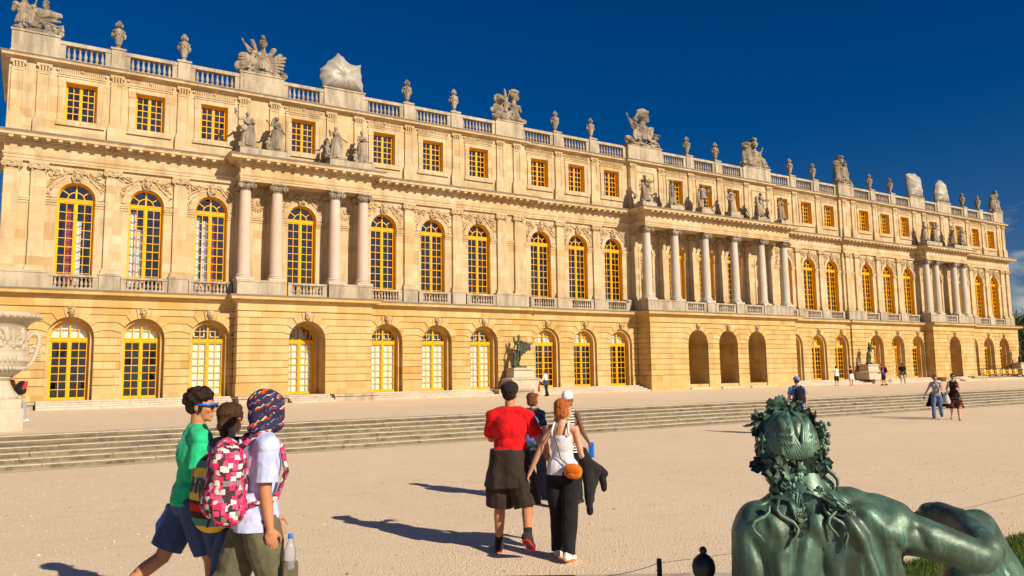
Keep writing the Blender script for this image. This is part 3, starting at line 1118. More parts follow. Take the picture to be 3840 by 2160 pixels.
sur = part(mb, 'window_surround', M_STONE, loc=(XC[0], y_at(ATT, XC[0]), 0))
for c in XC[1:]: put(sur, (c, y_at(ATT, c), 0))
# fluted frieze over each attic window
mb = MB()
for k in range(22):
    x = -1.03 + k * 2.06 / 21
    mb.lathe([(.034, 0), (.034, .24)], (x, -.025, 17.93), 6)
    mb.ball((x, -.03, 18.17), (.04, .04, .03), 6, 4)
mb.box(-1.12, 1.12, -.05, 0, 17.87, 17.925)
mb.ball((0, -.07, 18.13), (.09, .06, .07), 8, 5)
for s in (-1, 1): mb.ball((s * 1.13, -.06, 18.1), (.07, .05, .09), 8, 5)
fr = part(mb, 'fluted_frieze', M_STONE, smooth=True, auto=40, loc=(XC[0], y_at(ATT, XC[0]), 0))
for c in XC[1:]: put(fr, (c, y_at(ATT, c), 0))
# attic pilasters with sunken panels
mb = MB()
w = .30
mb.block(-w, -w + .085, -.11, 0, 15.50, 17.80, .008); mb.block(w - .085, w, -.11, 0, 15.50, 17.80, .008)
mb.block(-w + .085, w - .085, -.11, 0, 15.50, 15.60, .008); mb.block(-w + .085, w - .085, -.11, 0, 17.70, 17.80, .008)
mb.box(-w + .085, w - .085, -.075, 0, 15.6, 17.7)
mb.box(-w - .03, w + .03, -.14, 0, 15.38, 15.498)
mb.box(-w - .07, w + .07, -.18, 0, 15.25, 15.378)
mb.box(-w - .10, w + .10, -.20, 0, 14.38, 15.248)
api = part(mb, 'attic_pilaster', M_STONE)
mb = MB()
mb.box(-w - .02, w + .02, -.125, 0, 17.803, 17.86)
for k in range(4): mb.lathe([(.05, 0), (.055, .26)], (-.21 + .14 * k, -.10, 17.87), 8)
mb.box(-w - .05, w + .05, -.15, 0, 18.15, 18.25)
for s in (-1, 1): mb.ball((s * (w - .02), -.13, 18.1), (.09, .06, .08), 8, 6)
part(mb, 'pilaster_capital', M_CARVE, parent=api, smooth=True, auto=40)
first = True
for s in (-1, 1):
    for x in (49.25, 48.11, 44.7, 41.33, 38.0, 36.2, 32.7, 30.9, 27.4, 23.87, 20.35, 18.95, 15.15, 11.76, 8.04, 5.05, 1.70):
        y = y_at(ATT, s * x)
        if first: api.location = (s * x, y, -ZB); first = False
        else: put(api, (s * x, y, 0))
# carved panels over the niches
for c in NICHE:
    mb = MB()
    y = y_at(ATT, c)
    for (a, b, z0, z1) in ((-.98, -.92, 14.9, 17.75), (.92, .98, 14.9, 17.75), (-.92, .92, 14.9, 14.96), (-.92, .92, 17.69, 17.75)):
        mb.box(c + a, c + b, y - .05, y, z0, z1)
    r = random.Random(int(c * 10))
    for k in range(120):
        a = r.uniform(0, 2 * pi); q = r.uniform(.1, .75)
        mb.ball((c + q * cos(a) * .9, y - .02, 16.5 + q * sin(a) * 1.2), (r.uniform(.04, .13), r.uniform(.05, .12), r.uniform(.03, .09)), 6, 5, Matrix.Rotation(r.uniform(0, pi), 3, 'Y'))
    mb.ball((c, y, 16.6), (.35, .16, .42), 14, 8)
    part(mb, 'carved_panel', M_CARVE, smooth=True, auto=50)
# medallion reliefs on the portico walls
for c in (-37.1, -31.8, 31.8, 37.1):
    mb = MB()
    y = -.2
    mb.ball((c, y, 11.95), (.34, .12, .42), 14, 8)
    for k in range(14):
        a = 2 * pi * k / 14
        mb.ball((c + .36 * cos(a), y - .02, 11.95 + .44 * sin(a)), .07, 6, 5)
    mb.ball((c + .05, y - .13, 12.0), (.14, .06, .2), 8, 6)
    part(mb, 'medallion', M_CARVE, smooth=True)
# niche frames
for c in NICHE:
    mb = MB()
    a, b = arc(c, 11.15, .80), arc(c, 11.15, .622)
    for i in range(NSEG):
        p, q, r_, s_ = a[i], a[i + 1], b[i + 1], b[i]
        mb.prism([s_, p, q, r_], -.06, .0)
    for s in (-1, 1):
        lo, hi = sorted((c + s * .622, c + s * .80)); mb.box(lo, hi, -.06, 0, 7.6, 10.98)
    mb.prism([(c - .55, 6.45), (c + .55, 6.45), (c + .55, 7.5), (c - .55, 7.5)], -.30, -.002)
    mb.prism([(c - .50, 7.503), (c + .50, 7.503), (c + .50, 7.9), (c + .36, 8.3), (c + .34, 8.85), (c + .40, 8.9), (c + .40, 9.0), (c - .40, 9.0), (c - .40, 8.9), (c - .34, 8.85), (c - .36, 8.3), (c - .50, 7.9)], -.22, .42)
    part(mb, 'niche_frame', M_STONE)

# top cornice
mb = MB()
sweep(mb, apth, [(.0, 18.25), (.10, 18.26), (.12, 18.33), (.18, 18.36), (.34, 18.39), (.34, 18.48), (.40, 18.54), (.40, 18.565), (-.8, 18.58), (-.8, 18.25)])
part(mb, 'top_cornice', M_STONE)
mb = MB()
sweep(mb, apth, [(.405, 18.55), (.425, 18.55), (.425, 18.585), (-.8, 18.60), (-.8, 18.583), (.405, 18.57)])
part(mb, 'flashing', M_LEAD)

# ---------------------------------------------------------------- balustrades
def baluster(m, x, y, z0, h, r=.085):
    m.box(x - r, x + r, y - r, y + r, z0, z0 + .10 * h)
    m.box(x - r, x + r, y - r, y + r, z0 + .91 * h, z0 + h)
    m.lathe([(r * .72, z0 + .10 * h), (r * .55, z0 + .16 * h), (r * 1.0, z0 + .30 * h), (r * 1.08, z0 + .40 * h), (r * .72, z0 + .58 * h), (r * .46, z0 + .74 * h), (r * .50, z0 + .80 * h), (r * .78, z0 + .84 * h), (r * .6, z0 + .91 * h)], (x, y, 0), 10)
ZP0, ZP1 = 18.60, 19.72
TROPH = [(-49.62, -47.45), (-38.25, -35.65), (-33.15, -30.5), (-20.65, -18.32), (-8.42, -4.85), (4.85, 8.42), (18.32, 20.65), (30.5, 33.15), (35.65, 38.25), (47.45, 49.62)]
URNX = [s * x for s in (-1, 1) for x in (44.7, 41.33, 27.4, 23.87, 15.15, 11.76, 1.70)]
peds = sorted([(a, b, 1) for a, b in TROPH] + [(x - .34, x + .34, 0) for x in URNX])
for (a, b, big) in peds:
    mb = MB()
    y = y_at(ATT, (a + b) / 2) - .03
    t = ZP1 + (.10 if big else .03)
    mb.block(a, b, y, y + .62, ZP0, t, .012)
    mb.box(a - .05, b + .05, y - .05, y + .67, t + .002, t + .10)
    mb.box(a - .03, b + .03, y - .04, y + .66, ZP0 - .01, ZP0 + .2)
    part(mb, 'parapet_pedestal', M_GREY)
BAL = []
for i in range(len(peds) - 1):
    x0, x1 = peds[i][1], peds[i + 1][0]
    xm = (x0 + x1) / 2
    y = y_at(ATT, xm) + .05
    if abs(abs(xm) - 8.6) < .4: continue
    m = MB()
    m.box(x0, x1, y, y + .42, ZP0, ZP0 + .17)
    m.box(x0, x1, y - .02, y + .44, ZP1 - .20, ZP1)
    e = .27
    m.box(x0, x0 + e, y + .02, y + .40, ZP0 + .172, ZP1 - .202); m.box(x1 - e, x1, y + .02, y + .40, ZP0 + .172, ZP1 - .202)
    n = max(5, int(round((x1 - x0 - 2 * e) / .262)))
    for k in range(n):
        baluster(m, x0 + e + (k + .5) * (x1 - x0 - 2 * e) / n, y + .21, ZP0 + .172, ZP1 - ZP0 - .374)
    part(m, 'roof_balustrade', M_GREY, smooth=True, auto=35)
for s in (-1, 1):                                                  # little links where the attic breaks forward
    lo, hi = sorted((s * 8.42, s * 8.75)); mb = MB(); mb.box(lo, hi, .02, .45, ZP0, ZP1)
    part(mb, 'parapet_link', M_GREY)
# balconies in front of the windows
def balcony(w, n):
    m = MB()
    m.box(-w, w, -.13, .13, 0, .12)
    m.box(-w, w, -.15, .15, .68, .80)
    e = .26
    for s in (-1, 1):
        lo, hi = sorted((s * w, s * (w - e))); m.box(lo, hi, -.12, .12, .122, .678)
    for k in range(n):
        baluster(m, -w + e + (k + .5) * (2 * w - 2 * e) / n, 0, .122, .556, .075)
    return m
b0 = None
for c in XC:
    y = y_at(FFW, c) - .19
    if abs(abs(c) - 34.44) < .1: y = -1.42
    if abs(c) < 5: y = -1.85
    if b0 is None:
        b0 = part(balcony(1.15, 9), 'window_balustrade', M_GREY, smooth=True, auto=35, loc=(c, y, Z1)); continue
    put(b0, (c, y, Z1))

# ---------------------------------------------------------------- windows and doors
def attic_window():
    m = MB()
    d = (-.05, .05)
    w, z0, z1 = A_HW, A_Z0, A_Z1
    m.bar((-w + .05, z0), (-w + .05, z1), .10, d); m.bar((w - .05, z0), (w - .05, z1), .10, d)
    m.bar((-w + .1, z1 - .05), (w - .1, z1 - .05), .10, d); m.bar((-w + .1, z0 + .05), (w - .1, z0 + .05), .10, (-.07, .05))
    m.bar((0, z0 + .1), (0, z1 - .1), .085, (-.06, .045))
    for s in (-1, 1): m.bar((s * (w - .016), z0), (s * (w - .016), z1), .03, (-.29, -.051))
    m.bar((-w + .032, z1 - .016), (w - .032, z1 - .016), .03, (-.29, -.051))
    t = (-.03, .03)
    for s in (-1, 1):
        a, b = s * .042, s * (w - .10)
        x = (a + b) / 2
        m.bar((x, z0 + .1), (x, z1 - .1), .034, t)
        for x2 in (a + s * .018, b - s * .018): m.bar((x2, z0 + .1), (x2, z1 - .1), .028, (-.04, .04))
        for k in range(1, 5):
            z = z0 + .1 + (z1 - z0 - .2) * k / 5
            m.bar((a, z), (b, z), .04, (-.028, .028))
    return m
def sheet(poly, y):
    m = MB(); m.add([(p[0], y, p[1]) for p in poly], [tuple(range(len(poly)))]); return m
def arch_poly(hw, zb, zs):
    return [(-hw, zb), (hw, zb)] + arc(0, zs, hw)
def arched_window(hw, zb, zs, tr, rows, fan, flo=None, base=0.0):
    """frame of a round-headed casement; tr = transom level"""
    m = MB()
    d = (-.06, .06)
    J = .09
    for s in (-1, 1):
        m.bar((s * (hw - J / 2), zb), (s * (hw - J / 2), zs), J, d)
    a, b = arc(0, zs, hw), arc(0, zs, hw - J)
    for i in range(NSEG):
        m.prism([b[i], a[i], a[i + 1], b[i + 1]], *d)
    if fan == 'radial':                                   # painted lining of the reveal
        e_ = arc(0, zs, hw - .002); b2_ = arc(0, zs, hw - .03)
        for s in (-1, 1): m.bar((s * (hw - .016), zb), (s * (hw - .016), zs), .028, (-.30, -.061))
        for i in range(NSEG): m.prism([b2_[i], e_[i], e_[i + 1], b2_[i + 1]], -.30, -.061)
    m.bar((-hw + J, tr), (hw - J, tr), .14, (-.085, .06))
    m.bar((-hw + J, tr + .095), (hw - J, tr + .095), .05, (-.11, .05))
    m.bar((-hw + J, tr - .10), (hw - J, tr - .10), .06, (-.05, .045))
    m.bar((0, zb), (0, tr - .07), .10, (-.075, .05))
    ri = hw - J
    m.bar((0, tr + .12), (0, zs + ri), .08, (-.07, .05))
    if fan == 'radial':
        r2 = .40
        c = arc(0, tr + .10, r2 + .02); e = arc(0, tr + .10, r2 - .025)
        for i in range(NSEG): m.prism([e[i], c[i], c[i + 1], e[i + 1]], -.03, .03)
        for an in (38, 142):
            t = radians(an)
            m.bar((r2 * cos(t), tr + .10 + r2 * sin(t)), (ri * cos(t), zs + ri * sin(t)), .045, (-.03, .03))
    else:
        for s in (-1, 1):
            x = s * ri * .5
            m.bar((x, tr + .12), (x, zs + sqrt(ri * ri - x * x)), .04, (-.03, .03))
            zz = tr + .12 + .42
            m.bar((s * .05, zz), (s * sqrt(max(.01, ri * ri - max(0, zz - zs) ** 2)), zz), .04, (-.028, .028))
    z0, z1 = zb + base, tr - .13
    if base: m.bar((-hw + J, zb + base / 2), (hw - J, zb + base / 2), base, (-.05, .04))
    for s in (-1, 1):
        p, q = s * .05, s * (hw - J)
        for x2 in (p + s * .02, q - s * .02): m.bar((x2, z0), (x2, z1), .04, (-.045, .04))
        x = (p + q) / 2
        m.bar((x, z0), (x, z1), .032, (-.03, .03))
        for k in range(0 if not base else 1, rows):
            z = z0 + (z1 - z0) * k / rows
            m.bar((p, z), (q, z), .034 if k != rows // 2 + (rows % 2) else .045, (-.028, .028))
    return m
wa = part(attic_window(), 'attic_window', M_YEL, loc=(XC[0], y_at(ATT, XC[0]) + .34, 0))
part(sheet([(-A_HW, A_Z0), (A_HW, A_Z0), (A_HW, A_Z1), (-A_HW, A_Z1)], .0), 'pane', M_GLASS, parent=wa)
for c in XC[1:]: put(wa, (c, y_at(ATT, c) + .34, 0))
wf = part(arched_window(F_HW, F_ZB, F_ZS, 11.17, 10, 'radial'), 'arched_window', M_YEL, loc=(XC[0], y_at(FFW, XC[0]) + .37, 0))
part(sheet(arch_poly(F_HW, F_ZB, F_ZS), .0), 'pane', M_GLASS, parent=wf)
WF = [wf] + [put(wf, (c, y_at(FFW, c) + .37, 0)) for c in XC[1:]]
def curtain(x0, x1, z0, z1, y, folds):
    m = MB()
    n = folds * 6
    vs = []
    for k in range(n + 1):
        t = k / n
        yy = y + .05 * sin(t * folds * 2 * pi)
        vs += [(x0 + (x1 - x0) * t, yy, z0), (x0 + (x1 - x0) * t + .02 * sin(t * 9), yy + .02, z1)]
    m.add(vs, [(2 * k, 2 * k + 2, 2 * k + 3, 2 * k + 1) for k in range(n)])
    return m
for i, lst in ((0, ((-.36, -.10, M_CRIM, 10.9), (-.06, .32, M_CURT, 10.2))), (1, ((-.78, -.42, M_CURT, 11.0), (-.34, -.10, M_CURT, 10.0))), (2, ((-.78, -.48, M_CURT, 11.0), (-.36, -.06, M_CURT, 10.8), (.05, .3, M_CRIM, 11.0)))):
    for (a, b, mt, zt) in lst:
        part(curtain(a, b, 6.5, zt, .32, 2), 'curtain', mt, parent=WF[i], smooth=True)
wd = part(arched_window(G_IN, ZF, G_ZS, 3.88, 7, 'grid', base=.14), 'door', M_YEL, loc=(XC[0], DOORY, 0))
part(sheet(arch_poly(G_IN, ZF, G_ZS), 0), 'pane', M_GLASS, parent=wd)
sh = None
WHITE = {2: 'full', 3: 'full', 4: 'full', 5: 'full', 6: 'full', 16: 'full', 17: 'full', 0: 'fan'}
def shutter(z0, full):
    m = MB()
    m.add([(p[0], .12, p[1]) for p in ([(-G_IN, z0), (G_IN, z0)] + arc(0, G_ZS, G_IN))], [tuple(range(NSEG + 3))])
    for s in (-1, 1):
        for k in range(4 if full else 1):
            za = z0 + .15 + k * .72
            if za + .5 > 3.9 and full: continue
            for (a, b, c, d) in ((.14, .20, za, za + .6), (.66, .72, za, za + .6), (.14, .72, za, za + .05), (.14, .72, za + .55, za + .6)):
                lo, hi = sorted((s * a, s * b)); m.box(lo, hi, .10, .118, c, d)
    return m
shm = {}
for i, c in enumerate(XC):
    if [d for d in DOORS if d[0] == c][0][2] == 'plain':
        y = .46
    else:
        y = DOORY
    w = wd if i == 0 else put(wd, (c, y, 0))
    k = WHITE.get(i)
    if k:
        if k not in shm:
            shm[k] = part(shutter(ZF if k == 'full' else 3.95, k == 'full'), 'shutter', M_BLIND, parent=w)
        else:
            q = shm[k].copy(); COL.objects.link(q); q.parent = w
# rooms behind the glass
mb = MB()
for (z0, z1, yb3) in ((ZF, 5.6, 7.0), (6.45, 12.9, 8.0), (14.4, 18.3, 5.0)):
    y0 = .56
    a, b = XL + .3, XR - .3
    mb.mi = 0
    mb.quad((a, yb3, z0), (b, yb3, z0), (b, yb3, z1), (a, yb3, z1))
    mb.quad((a, y0, z1), (b, y0, z1), (b, yb3, z1), (a, yb3, z1))
    mb.quad((a, y0, z0), (a, yb3, z0), (a, yb3, z1), (a, y0, z1)); mb.quad((b, y0, z0), (b, yb3, z0), (b, yb3, z1), (b, y0, z1))
    mb.mi = 1
    mb.quad((a, y0, z0), (b, y0, z0), (b, yb3, z0), (a, yb3, z0))
part(mb, 'rooms', [M_DARK, M_FLOOR])
# end walls, rear and roof
for bx in ((XL + .06, XL + .5, .6, 24, .2, 18.4), (XR - .5, XR - .06, .6, 24, .2, 18.4), (XL + .5, XR - .5, 23.4, 24, .2, 18.4)):
    mb = MB(); mb.box(*bx); part(mb, 'outer_wall', M_STONE)
mb = MB(); mb.box(XL + .5, XR - .5, .55, 23.6, 18.45, 18.6)
part(mb, 'roof', M_LEAD)

# ---------------------------------------------------------------- door steps and benches at the foot of the wall
def flight(x0, x1, yf, n=4, tr=.34):
    mb = MB()
    h = (ZF - ZB) / n
    for k in range(n):
        mb.block(x0 - .0, x1 + .0, yf - tr * (n - k), yf + .3, ZB + h * k - (.3 if k == 0 else 0) + .001 * k, ZB + h * (k + 1), .012)
    part(mb, 'door_steps', M_TREAD)
flight(-47.75, -38.42, -.8); flight(-30.46, -21.7, -.8); flight(-19.0, -8.5, -.65)
flight(8.5, 19.0, -.65); flight(21.7, 30.4, -.8); flight(38.5, 47.8, -.8)
for c in (-34.44, 34.44): flight(c - 1.25, c + 1.25, -1.72)
for c in (-3.4, 0, 3.4):
    mb = MB()
    for k in range(3):
        mb.block(c - 1.05, c + 1.05, -2.05 - .0 + .33 * k - .2, -1.0 + .33 * 3, ZB + .13 * k - .2 * (k == 0), ZB + .14 * (k + 1), .012)
    part(mb, 'door_steps', M_TREAD)
def bench(a, b, y0, y1, z):
    mb = MB()
    mb.box(a + .06, b - .06, y0 + .08, y1, .1, z - .137); mb.box(a, b, y0, y1, z - .134, z)
    part(mb, 'stone_bench', M_GREY)
for c in (-34.44, 34.44):
    for (a, b) in ((-4.05, -1.3), (1.3, 4.05)): bench(c + a, c + b, -2.70, -1.7, .80)
for (a, b) in ((-49.7, -47.8), (-21.9, -19.1), (19.1, 21.9)): bench(a, b, -2.3, -.8, .78)

# ================================================================ blobs: closed lumps fused into one skin, finished together at the end
BLOBS = []
def blob(mb, name, mats, parent=None, vox=.01, smooth=4, clips=(), disp=None, loc=None, post=None):
    """clips: (centre, radius, plane point, outward normal) cut away beyond the plane inside the sphere"""
    o = mb.obj(name, mats, parent, True, loc)
    BLOBS.append((o, vox, smooth, clips, disp, post))
    return o

def finish_blobs():
    for (o, vox, sm, clips, disp, post) in BLOBS:
        r = o.modifiers.new('r', 'REMESH'); r.mode = 'VOXEL'; r.voxel_size = vox; r.use_smooth_shade = True
        if sm:
            s = o.modifiers.new('s', 'SMOOTH'); s.factor = .5; s.iterations = sm
    dg = bpy.context.evaluated_depsgraph_get()
    dg.update()
    for (o, vox, sm, clips, disp, post) in BLOBS:
        me = bpy.data.meshes.new_from_object(o.evaluated_get(dg), preserve_all_data_layers=False, depsgraph=dg)
        me.name = o.name
        o.modifiers.clear()
        old = o.data
        o.data = me
        if me.materials and me.materials[0] is None: pass
        if not me.materials:
            for m in old.materials: me.materials.append(m)
        bpy.data.meshes.remove(old)
        if disp or clips:
            bm = bmesh.new(); bm.from_mesh(me)
            if disp:
                bm.normal_update()
                mv = [(v, v.normal.copy() * disp(v.co, v.normal)) for v in bm.verts]
                for v, d in mv: v.co += d
            for (c, R, p, n) in clips:
                c, p, n = Vector(c), Vector(p), Vector(n)
                fs = [f for f in bm.faces if (f.calc_center_median() - c).length < R]
                es = list({e for f in fs for e in f.edges}); vs = list({v for f in fs for v in f.verts})
                if fs: bmesh.ops.bisect_plane(bm, geom=vs + es + fs, plane_co=p, plane_no=n, clear_outer=True)
            bm.to_mesh(me); bm.free()
        me.polygons.foreach_set('use_smooth', [True] * len(me.polygons))
        if post: post(me)
        me.update()

def rotx(v, a):
    return Vector((v.x, v.y * cos(a) - v.z * sin(a), v.y * sin(a) + v.z * cos(a)))

class Fig:
    """a posed skeleton in local metres, facing +y, right hand on +x, feet on z=0"""
    def __init__(s, H=1.75, fem=False, fat=1.0, lean=0, tilt=0, head=(0, 0, 0), twist=0,
                 RL=(0, 0, 3, 0), LL=(0, 0, 3, 0), RA=(0, 8, 8, 0), LA=(0, 8, 8, 0), targets=None, lift=0.0):
        k = s.k = H / 1.75
        s.H, s.fem, s.fat = H, fem, fat
        R = radians
        J = s.J = {}
        hw = (.088 if not fem else .092) * k
        J['pel'] = Vector((0, 0, 0))
        for side, sg, L in (('R', 1, RL), ('L', -1, LL)):
            sw, kb, ab, fp = [R(a) for a in L]
            hip = Vector((sg * hw, 0, -.02 * k))
            d = Vector((sg * sin(ab), sin(sw) * cos(ab), -cos(sw) * cos(ab)))
            kn = hip + d * .43 * k
            d2 = Vector((sg * sin(ab) * .5, sin(sw - kb), -cos(sw - kb))).normalized()
            an = kn + d2 * .42 * k
            fdir = Vector((sg * .16, cos(fp), sin(fp))).normalized()
            J[side + 'hip'], J[side + 'kn'], J[side + 'an'], J[side + 'fd'] = hip, kn, an, fdir
            up = Vector((0, -sin(fp), cos(fp)))
            J[side + 'toe'] = an + fdir * .165 * k - up * .055 * k
            J[side + 'heel'] = an - fdir * .055 * k - up * .05 * k
            J[side + 'up'] = up
        zmin = min(J[q].z for q in ('Rtoe', 'Ltoe', 'Rheel', 'Lheel')) - .027 * k
        la, ti = R(lean), R(tilt)
        def tor(x, y, z):
            v = rotx(Vector((x, y, z)), -la)
            return Vector((v.x + v.z * sin(ti), v.y, v.z))
        J['waist'] = tor(0, .005, .16 * k)
        J['chest'] = tor(0, .0, .34 * k)
        J['neck'] = tor(0, -.005, .535 * k)
        tw = R(twist)
        shw = (.178 if not fem else .152) * k * (1 + (fat - 1) * .3)
        for side, sg, A in (('R', 1, RA), ('L', -1, LA)):
            J[side + 'sh'] = tor(sg * shw * cos(tw), sg * shw * sin(tw), .463 * k)
            sw, ab, el, inw = [R(a) for a in A]
            d = Vector((sg * sin(ab), sin(sw) * cos(ab), -cos(sw) * cos(ab)))
            J[side + 'el'] = J[side + 'sh'] + d * .285 * k
            d2 = Vector((sg * sin(ab - inw), sin(sw + el) * cos(ab - inw), -cos(sw + el) * cos(ab - inw))).normalized()
            J[side + 'wr'] = J[side + 'el'] + d2 * .245 * k
        if targets:
            for q, v in targets.items(): J[q] = Vector(v) + Vector((0, 0, zmin))
        hy, hp, hr = [R(a) for a in head]
        s.HM = Matrix.Rotation(hy, 3, 'Z') @ Matrix.Rotation(-hp, 3, 'X') @ Matrix.Rotation(hr, 3, 'Y')
        J['skull'] = J['neck'] + Vector((0, .012 * k, .10 * k)) + s.HM @ Vector((0, .012 * k, .055 * k))
        for q in list(J):
            if q[-2:] not in ('fd', 'up'): J[q] = J[q] - Vector((0, 0, zmin - lift))

    def h(s, x, y, z):
        """point in head space (metres at H=1.75) to local"""
        return s.J['skull'] + s.HM @ (Vector((x, y, z)) * s.k * .98)

def arm_parts(m, F, side, inf=0.0, f=1.0, upto=1.0, hand=True):
    J, k = F.J, F.k
    f *= (1 + (F.fat - 1) * .6) * (.86 if F.fem else 1.0)
    sh, el, wr = J[side + 'sh'], J[side + 'el'], J[side + 'wr']
    m.ball(sh, (.058 * f + inf) * k)
    m.cone(sh, el, (.052 * f + inf) * k, (.040 * f + inf) * k)
    if upto > 1e-6:
        md = el + (wr - el) * .3
        m.cone(el, md, (.041 * f + inf) * k, (.041 * f + inf) * k)
        m.cone(md, wr, (.041 * f + inf) * k, (.027 * f + inf) * k)

def hand_parts(m, F, side, curl=25, normal=None, spread=.0):
    """palm and five fingers; normal = palm direction"""
    J, k = F.J, F.k * (.9 if F.fem else 1.0)
    sg = 1 if side == 'R' else -1
    wr = J[side + 'wr']
    d = (wr - J[side + 'el']).normalized()
    n = Vector(normal) if normal else Vector((-sg, 0.15, 0))
    n = (n - d * n.dot(d)).normalized()
    w = d.cross(n).normalized()
    if w.y < 0: w = -w                                   # towards the thumb
    M = Matrix((w, n, d)).transposed()
    m.cone(wr - d * .02 * k, wr + d * .03 * k, .026 * k, .026 * k)
    m.ball(wr + d * .055 * k, (.042 * k, .017 * k, .055 * k), 12, 8, M)
    base = wr + d * .09 * k
    for i, L in enumerate((.070, .080, .075, .058)):
        off = (.030 - .020 * i) * k
        p = base + w * off - d * (.006 * k if i in (0, 3) else 0) - d * (.008 * k if i == 3 else 0)
        an = radians(curl * (.55 + .12 * i))
        dd = (d + w * (spread * (1.5 - i) * .25)).normalized()
        for q in range(3):
            dd = (dd * cos(an) + n * sin(an)).normalized()
            e = p + dd * L * (.44, .32, .24)[q] * k
            m.cone(p, e, (.0092 - .001 * q) * k, (.0085 - .001 * q) * k, 8)
            p = e
    t0 = wr + d * .03 * k + w * .032 * k
    t1 = t0 + (d * .62 + w * .55 + n * .35).normalized() * .038 * k
    t2 = t1 + (d * .85 + w * .12 + n * .45).normalized() * .032 * k
    t3 = t2 + (d * .9 - w * .1 + n * .4).normalized() * .024 * k
    m.cone(t0, t1, .014 * k, .0105 * k, 8); m.cone(t1, t2, .0105 * k, .0095 * k, 8); m.cone(t2, t3, .0095 * k, .008 * k, 8)

def leg_parts(m, F, side, inf=0.0, f=1.0, thigh=True, shank=True):
    J, k = F.J, F.k
    f *= (1 + (F.fat - 1) * .6)
    hip, kn, an = J[side + 'hip'], J[side + 'kn'], J[side + 'an']
    if thigh:
        m.cone(hip, hip + (kn - hip) * .35, (.090 * f + inf) * k, (.080 * f + inf) * k)
        m.cone(hip + (kn - hip) * .35, kn, (.080 * f + inf) * k, (.055 * f + inf) * k)
    if shank:
        back = (kn - an).cross(Vector((1, 0, 0))).normalized()
        if back.y > 0: back = -back
        md = kn + (an - kn) * .32
        m.cone(kn, md + back * .012 * k, (.054 * f + inf) * k, (.056 * f + inf) * k)
        m.cone(md + back * .012 * k, an, (.056 * f + inf) * k, (.034 * f + inf) * k)

def torso_parts(m, F, inf=0.0, hips=True, chest=True):
    J, k, f = F.J, F.k, F.fat
    def el(c, r, yoff=0):
        m.ball(J[c] + Vector((0, yoff * k, 0)), tuple((a * (f if i < 2 else 1) + inf) * k for i, a in enumerate(r)), 20, 14)
    if hips:
        el('pel', (.160 if not F.fem else .168, .112 if not F.fem else .118, .125), -.012)
    if chest:
        el('waist', (.142 if not F.fem else .118, .098 if not F.fem else .088, .14))
        el('chest', (.165 if not F.fem else .138, .108 if not F.fem else .098, .17))
        m.cone(J['Lsh'], J['Rsh'], (.055 if not F.fem else .046) * k + inf, (.055 if not F.fem else .046) * k + inf)
        m.cone(J['chest'] + Vector((0, 0, .05 * k)), J['neck'] - Vector((0, 0, .03 * k)), .11 * k + inf, .066 * k + inf)
        for s in ('L', 'R'):                              # shoulder slope
            m.cone(J['neck'] - Vector((0, 0, .012 * k)), J[s + 'sh'] + Vector((0, 0, .0)), .05 * k + inf, .05 * k + inf)
        if F.fem:
            for sg in (-1, 1):
                m.ball(J['chest'] + Vector((sg * .062, .085, .02)) * k, (.055 * k + inf, .05 * k + inf, .058 * k + inf), 10, 8)

def head_parts(m, F, face=True):
    k = F.k
    h = F.h
    M = F.HM
    b = lambda c, r: m.ball(h(*c), tuple(a * k * .98 for a in r), 16, 12, M)
    m.cone(F.J['neck'] - Vector((0, 0, .04 * k)), h(0, -.018, -.04), .056 * k * (F.fat * .5 + .5) * (.84 if F.fem else 1), .050 * k * (.86 if F.fem else 1))
    b((0, -.012, .03), (.074, .095, .088))               # cranium
    b((0, .030, -.01), (.062, .065, .085))               # face
    b((0, .042, -.068), (.044, .046, .042))              # jaw and chin
    b((0, .075, -.095), (.020, .018, .016))
    m.cone(h(0, .090, .018), h(0, .112, -.022), .008 * k, .0135 * k, 8)   # nose
    for s in (-1, 1):
        b((s * .074, -.012, -.005), (.010, .022, .032))  # ear
        b((s * .028, .080, .030), (.022, .012, .008))    # brow
        b((s * .012, .108, -.026), (.009, .009, .007))
        b((s * .040, .062, -.018), (.022, .024, .022))   # cheek
    b((0, .090, -.055), (.022, .010, .006)); b((0, .088, -.066), (.018, .010, .007))

def foot_parts(m, F, side, inf=0.0):
    J, k = F.J, F.k
    an, toe, heel, up, fd = [J[side + q] for q in ('an', 'toe', 'heel', 'up', 'fd')]
    m.cone(an + up * .02 * k, heel + up * .012 * k, (.036 + inf) * k, (.036 + inf) * k)
    m.cone(an - up * .005 * k, toe - fd * .05 * k + up * .008 * k, (.038 + inf) * k, (.030 + inf) * k)
    m.ball(toe - fd * .055 * k + up * .001 * k, ((.042 + inf) * k, .07 * k, (.026 + inf) * k), 10, 8, Matrix.Rotation(atan2(-fd.x, fd.y), 3, 'Z') @ Matrix.Rotation(math.asin(max(-1, min(1, fd.z))), 3, 'X'))
    m.cone(heel + up * .0, toe - fd * .03 * k + up * .003 * k, (.028 + inf) * k, (.026 + inf) * k)

def body_mesh(F, hands=(25, 25), feet=False, normals=(None, None), legs=True):
    m = MB()
    torso_parts(m, F)
    head_parts(m, F)
    for i, s in enumerate('RL'):
        arm_parts(m, F, s)
        hand_parts(m, F, s, hands[i], normals[i])
        if legs: leg_parts(m, F, s)
        if feet: foot_parts(m, F, s)
    return m

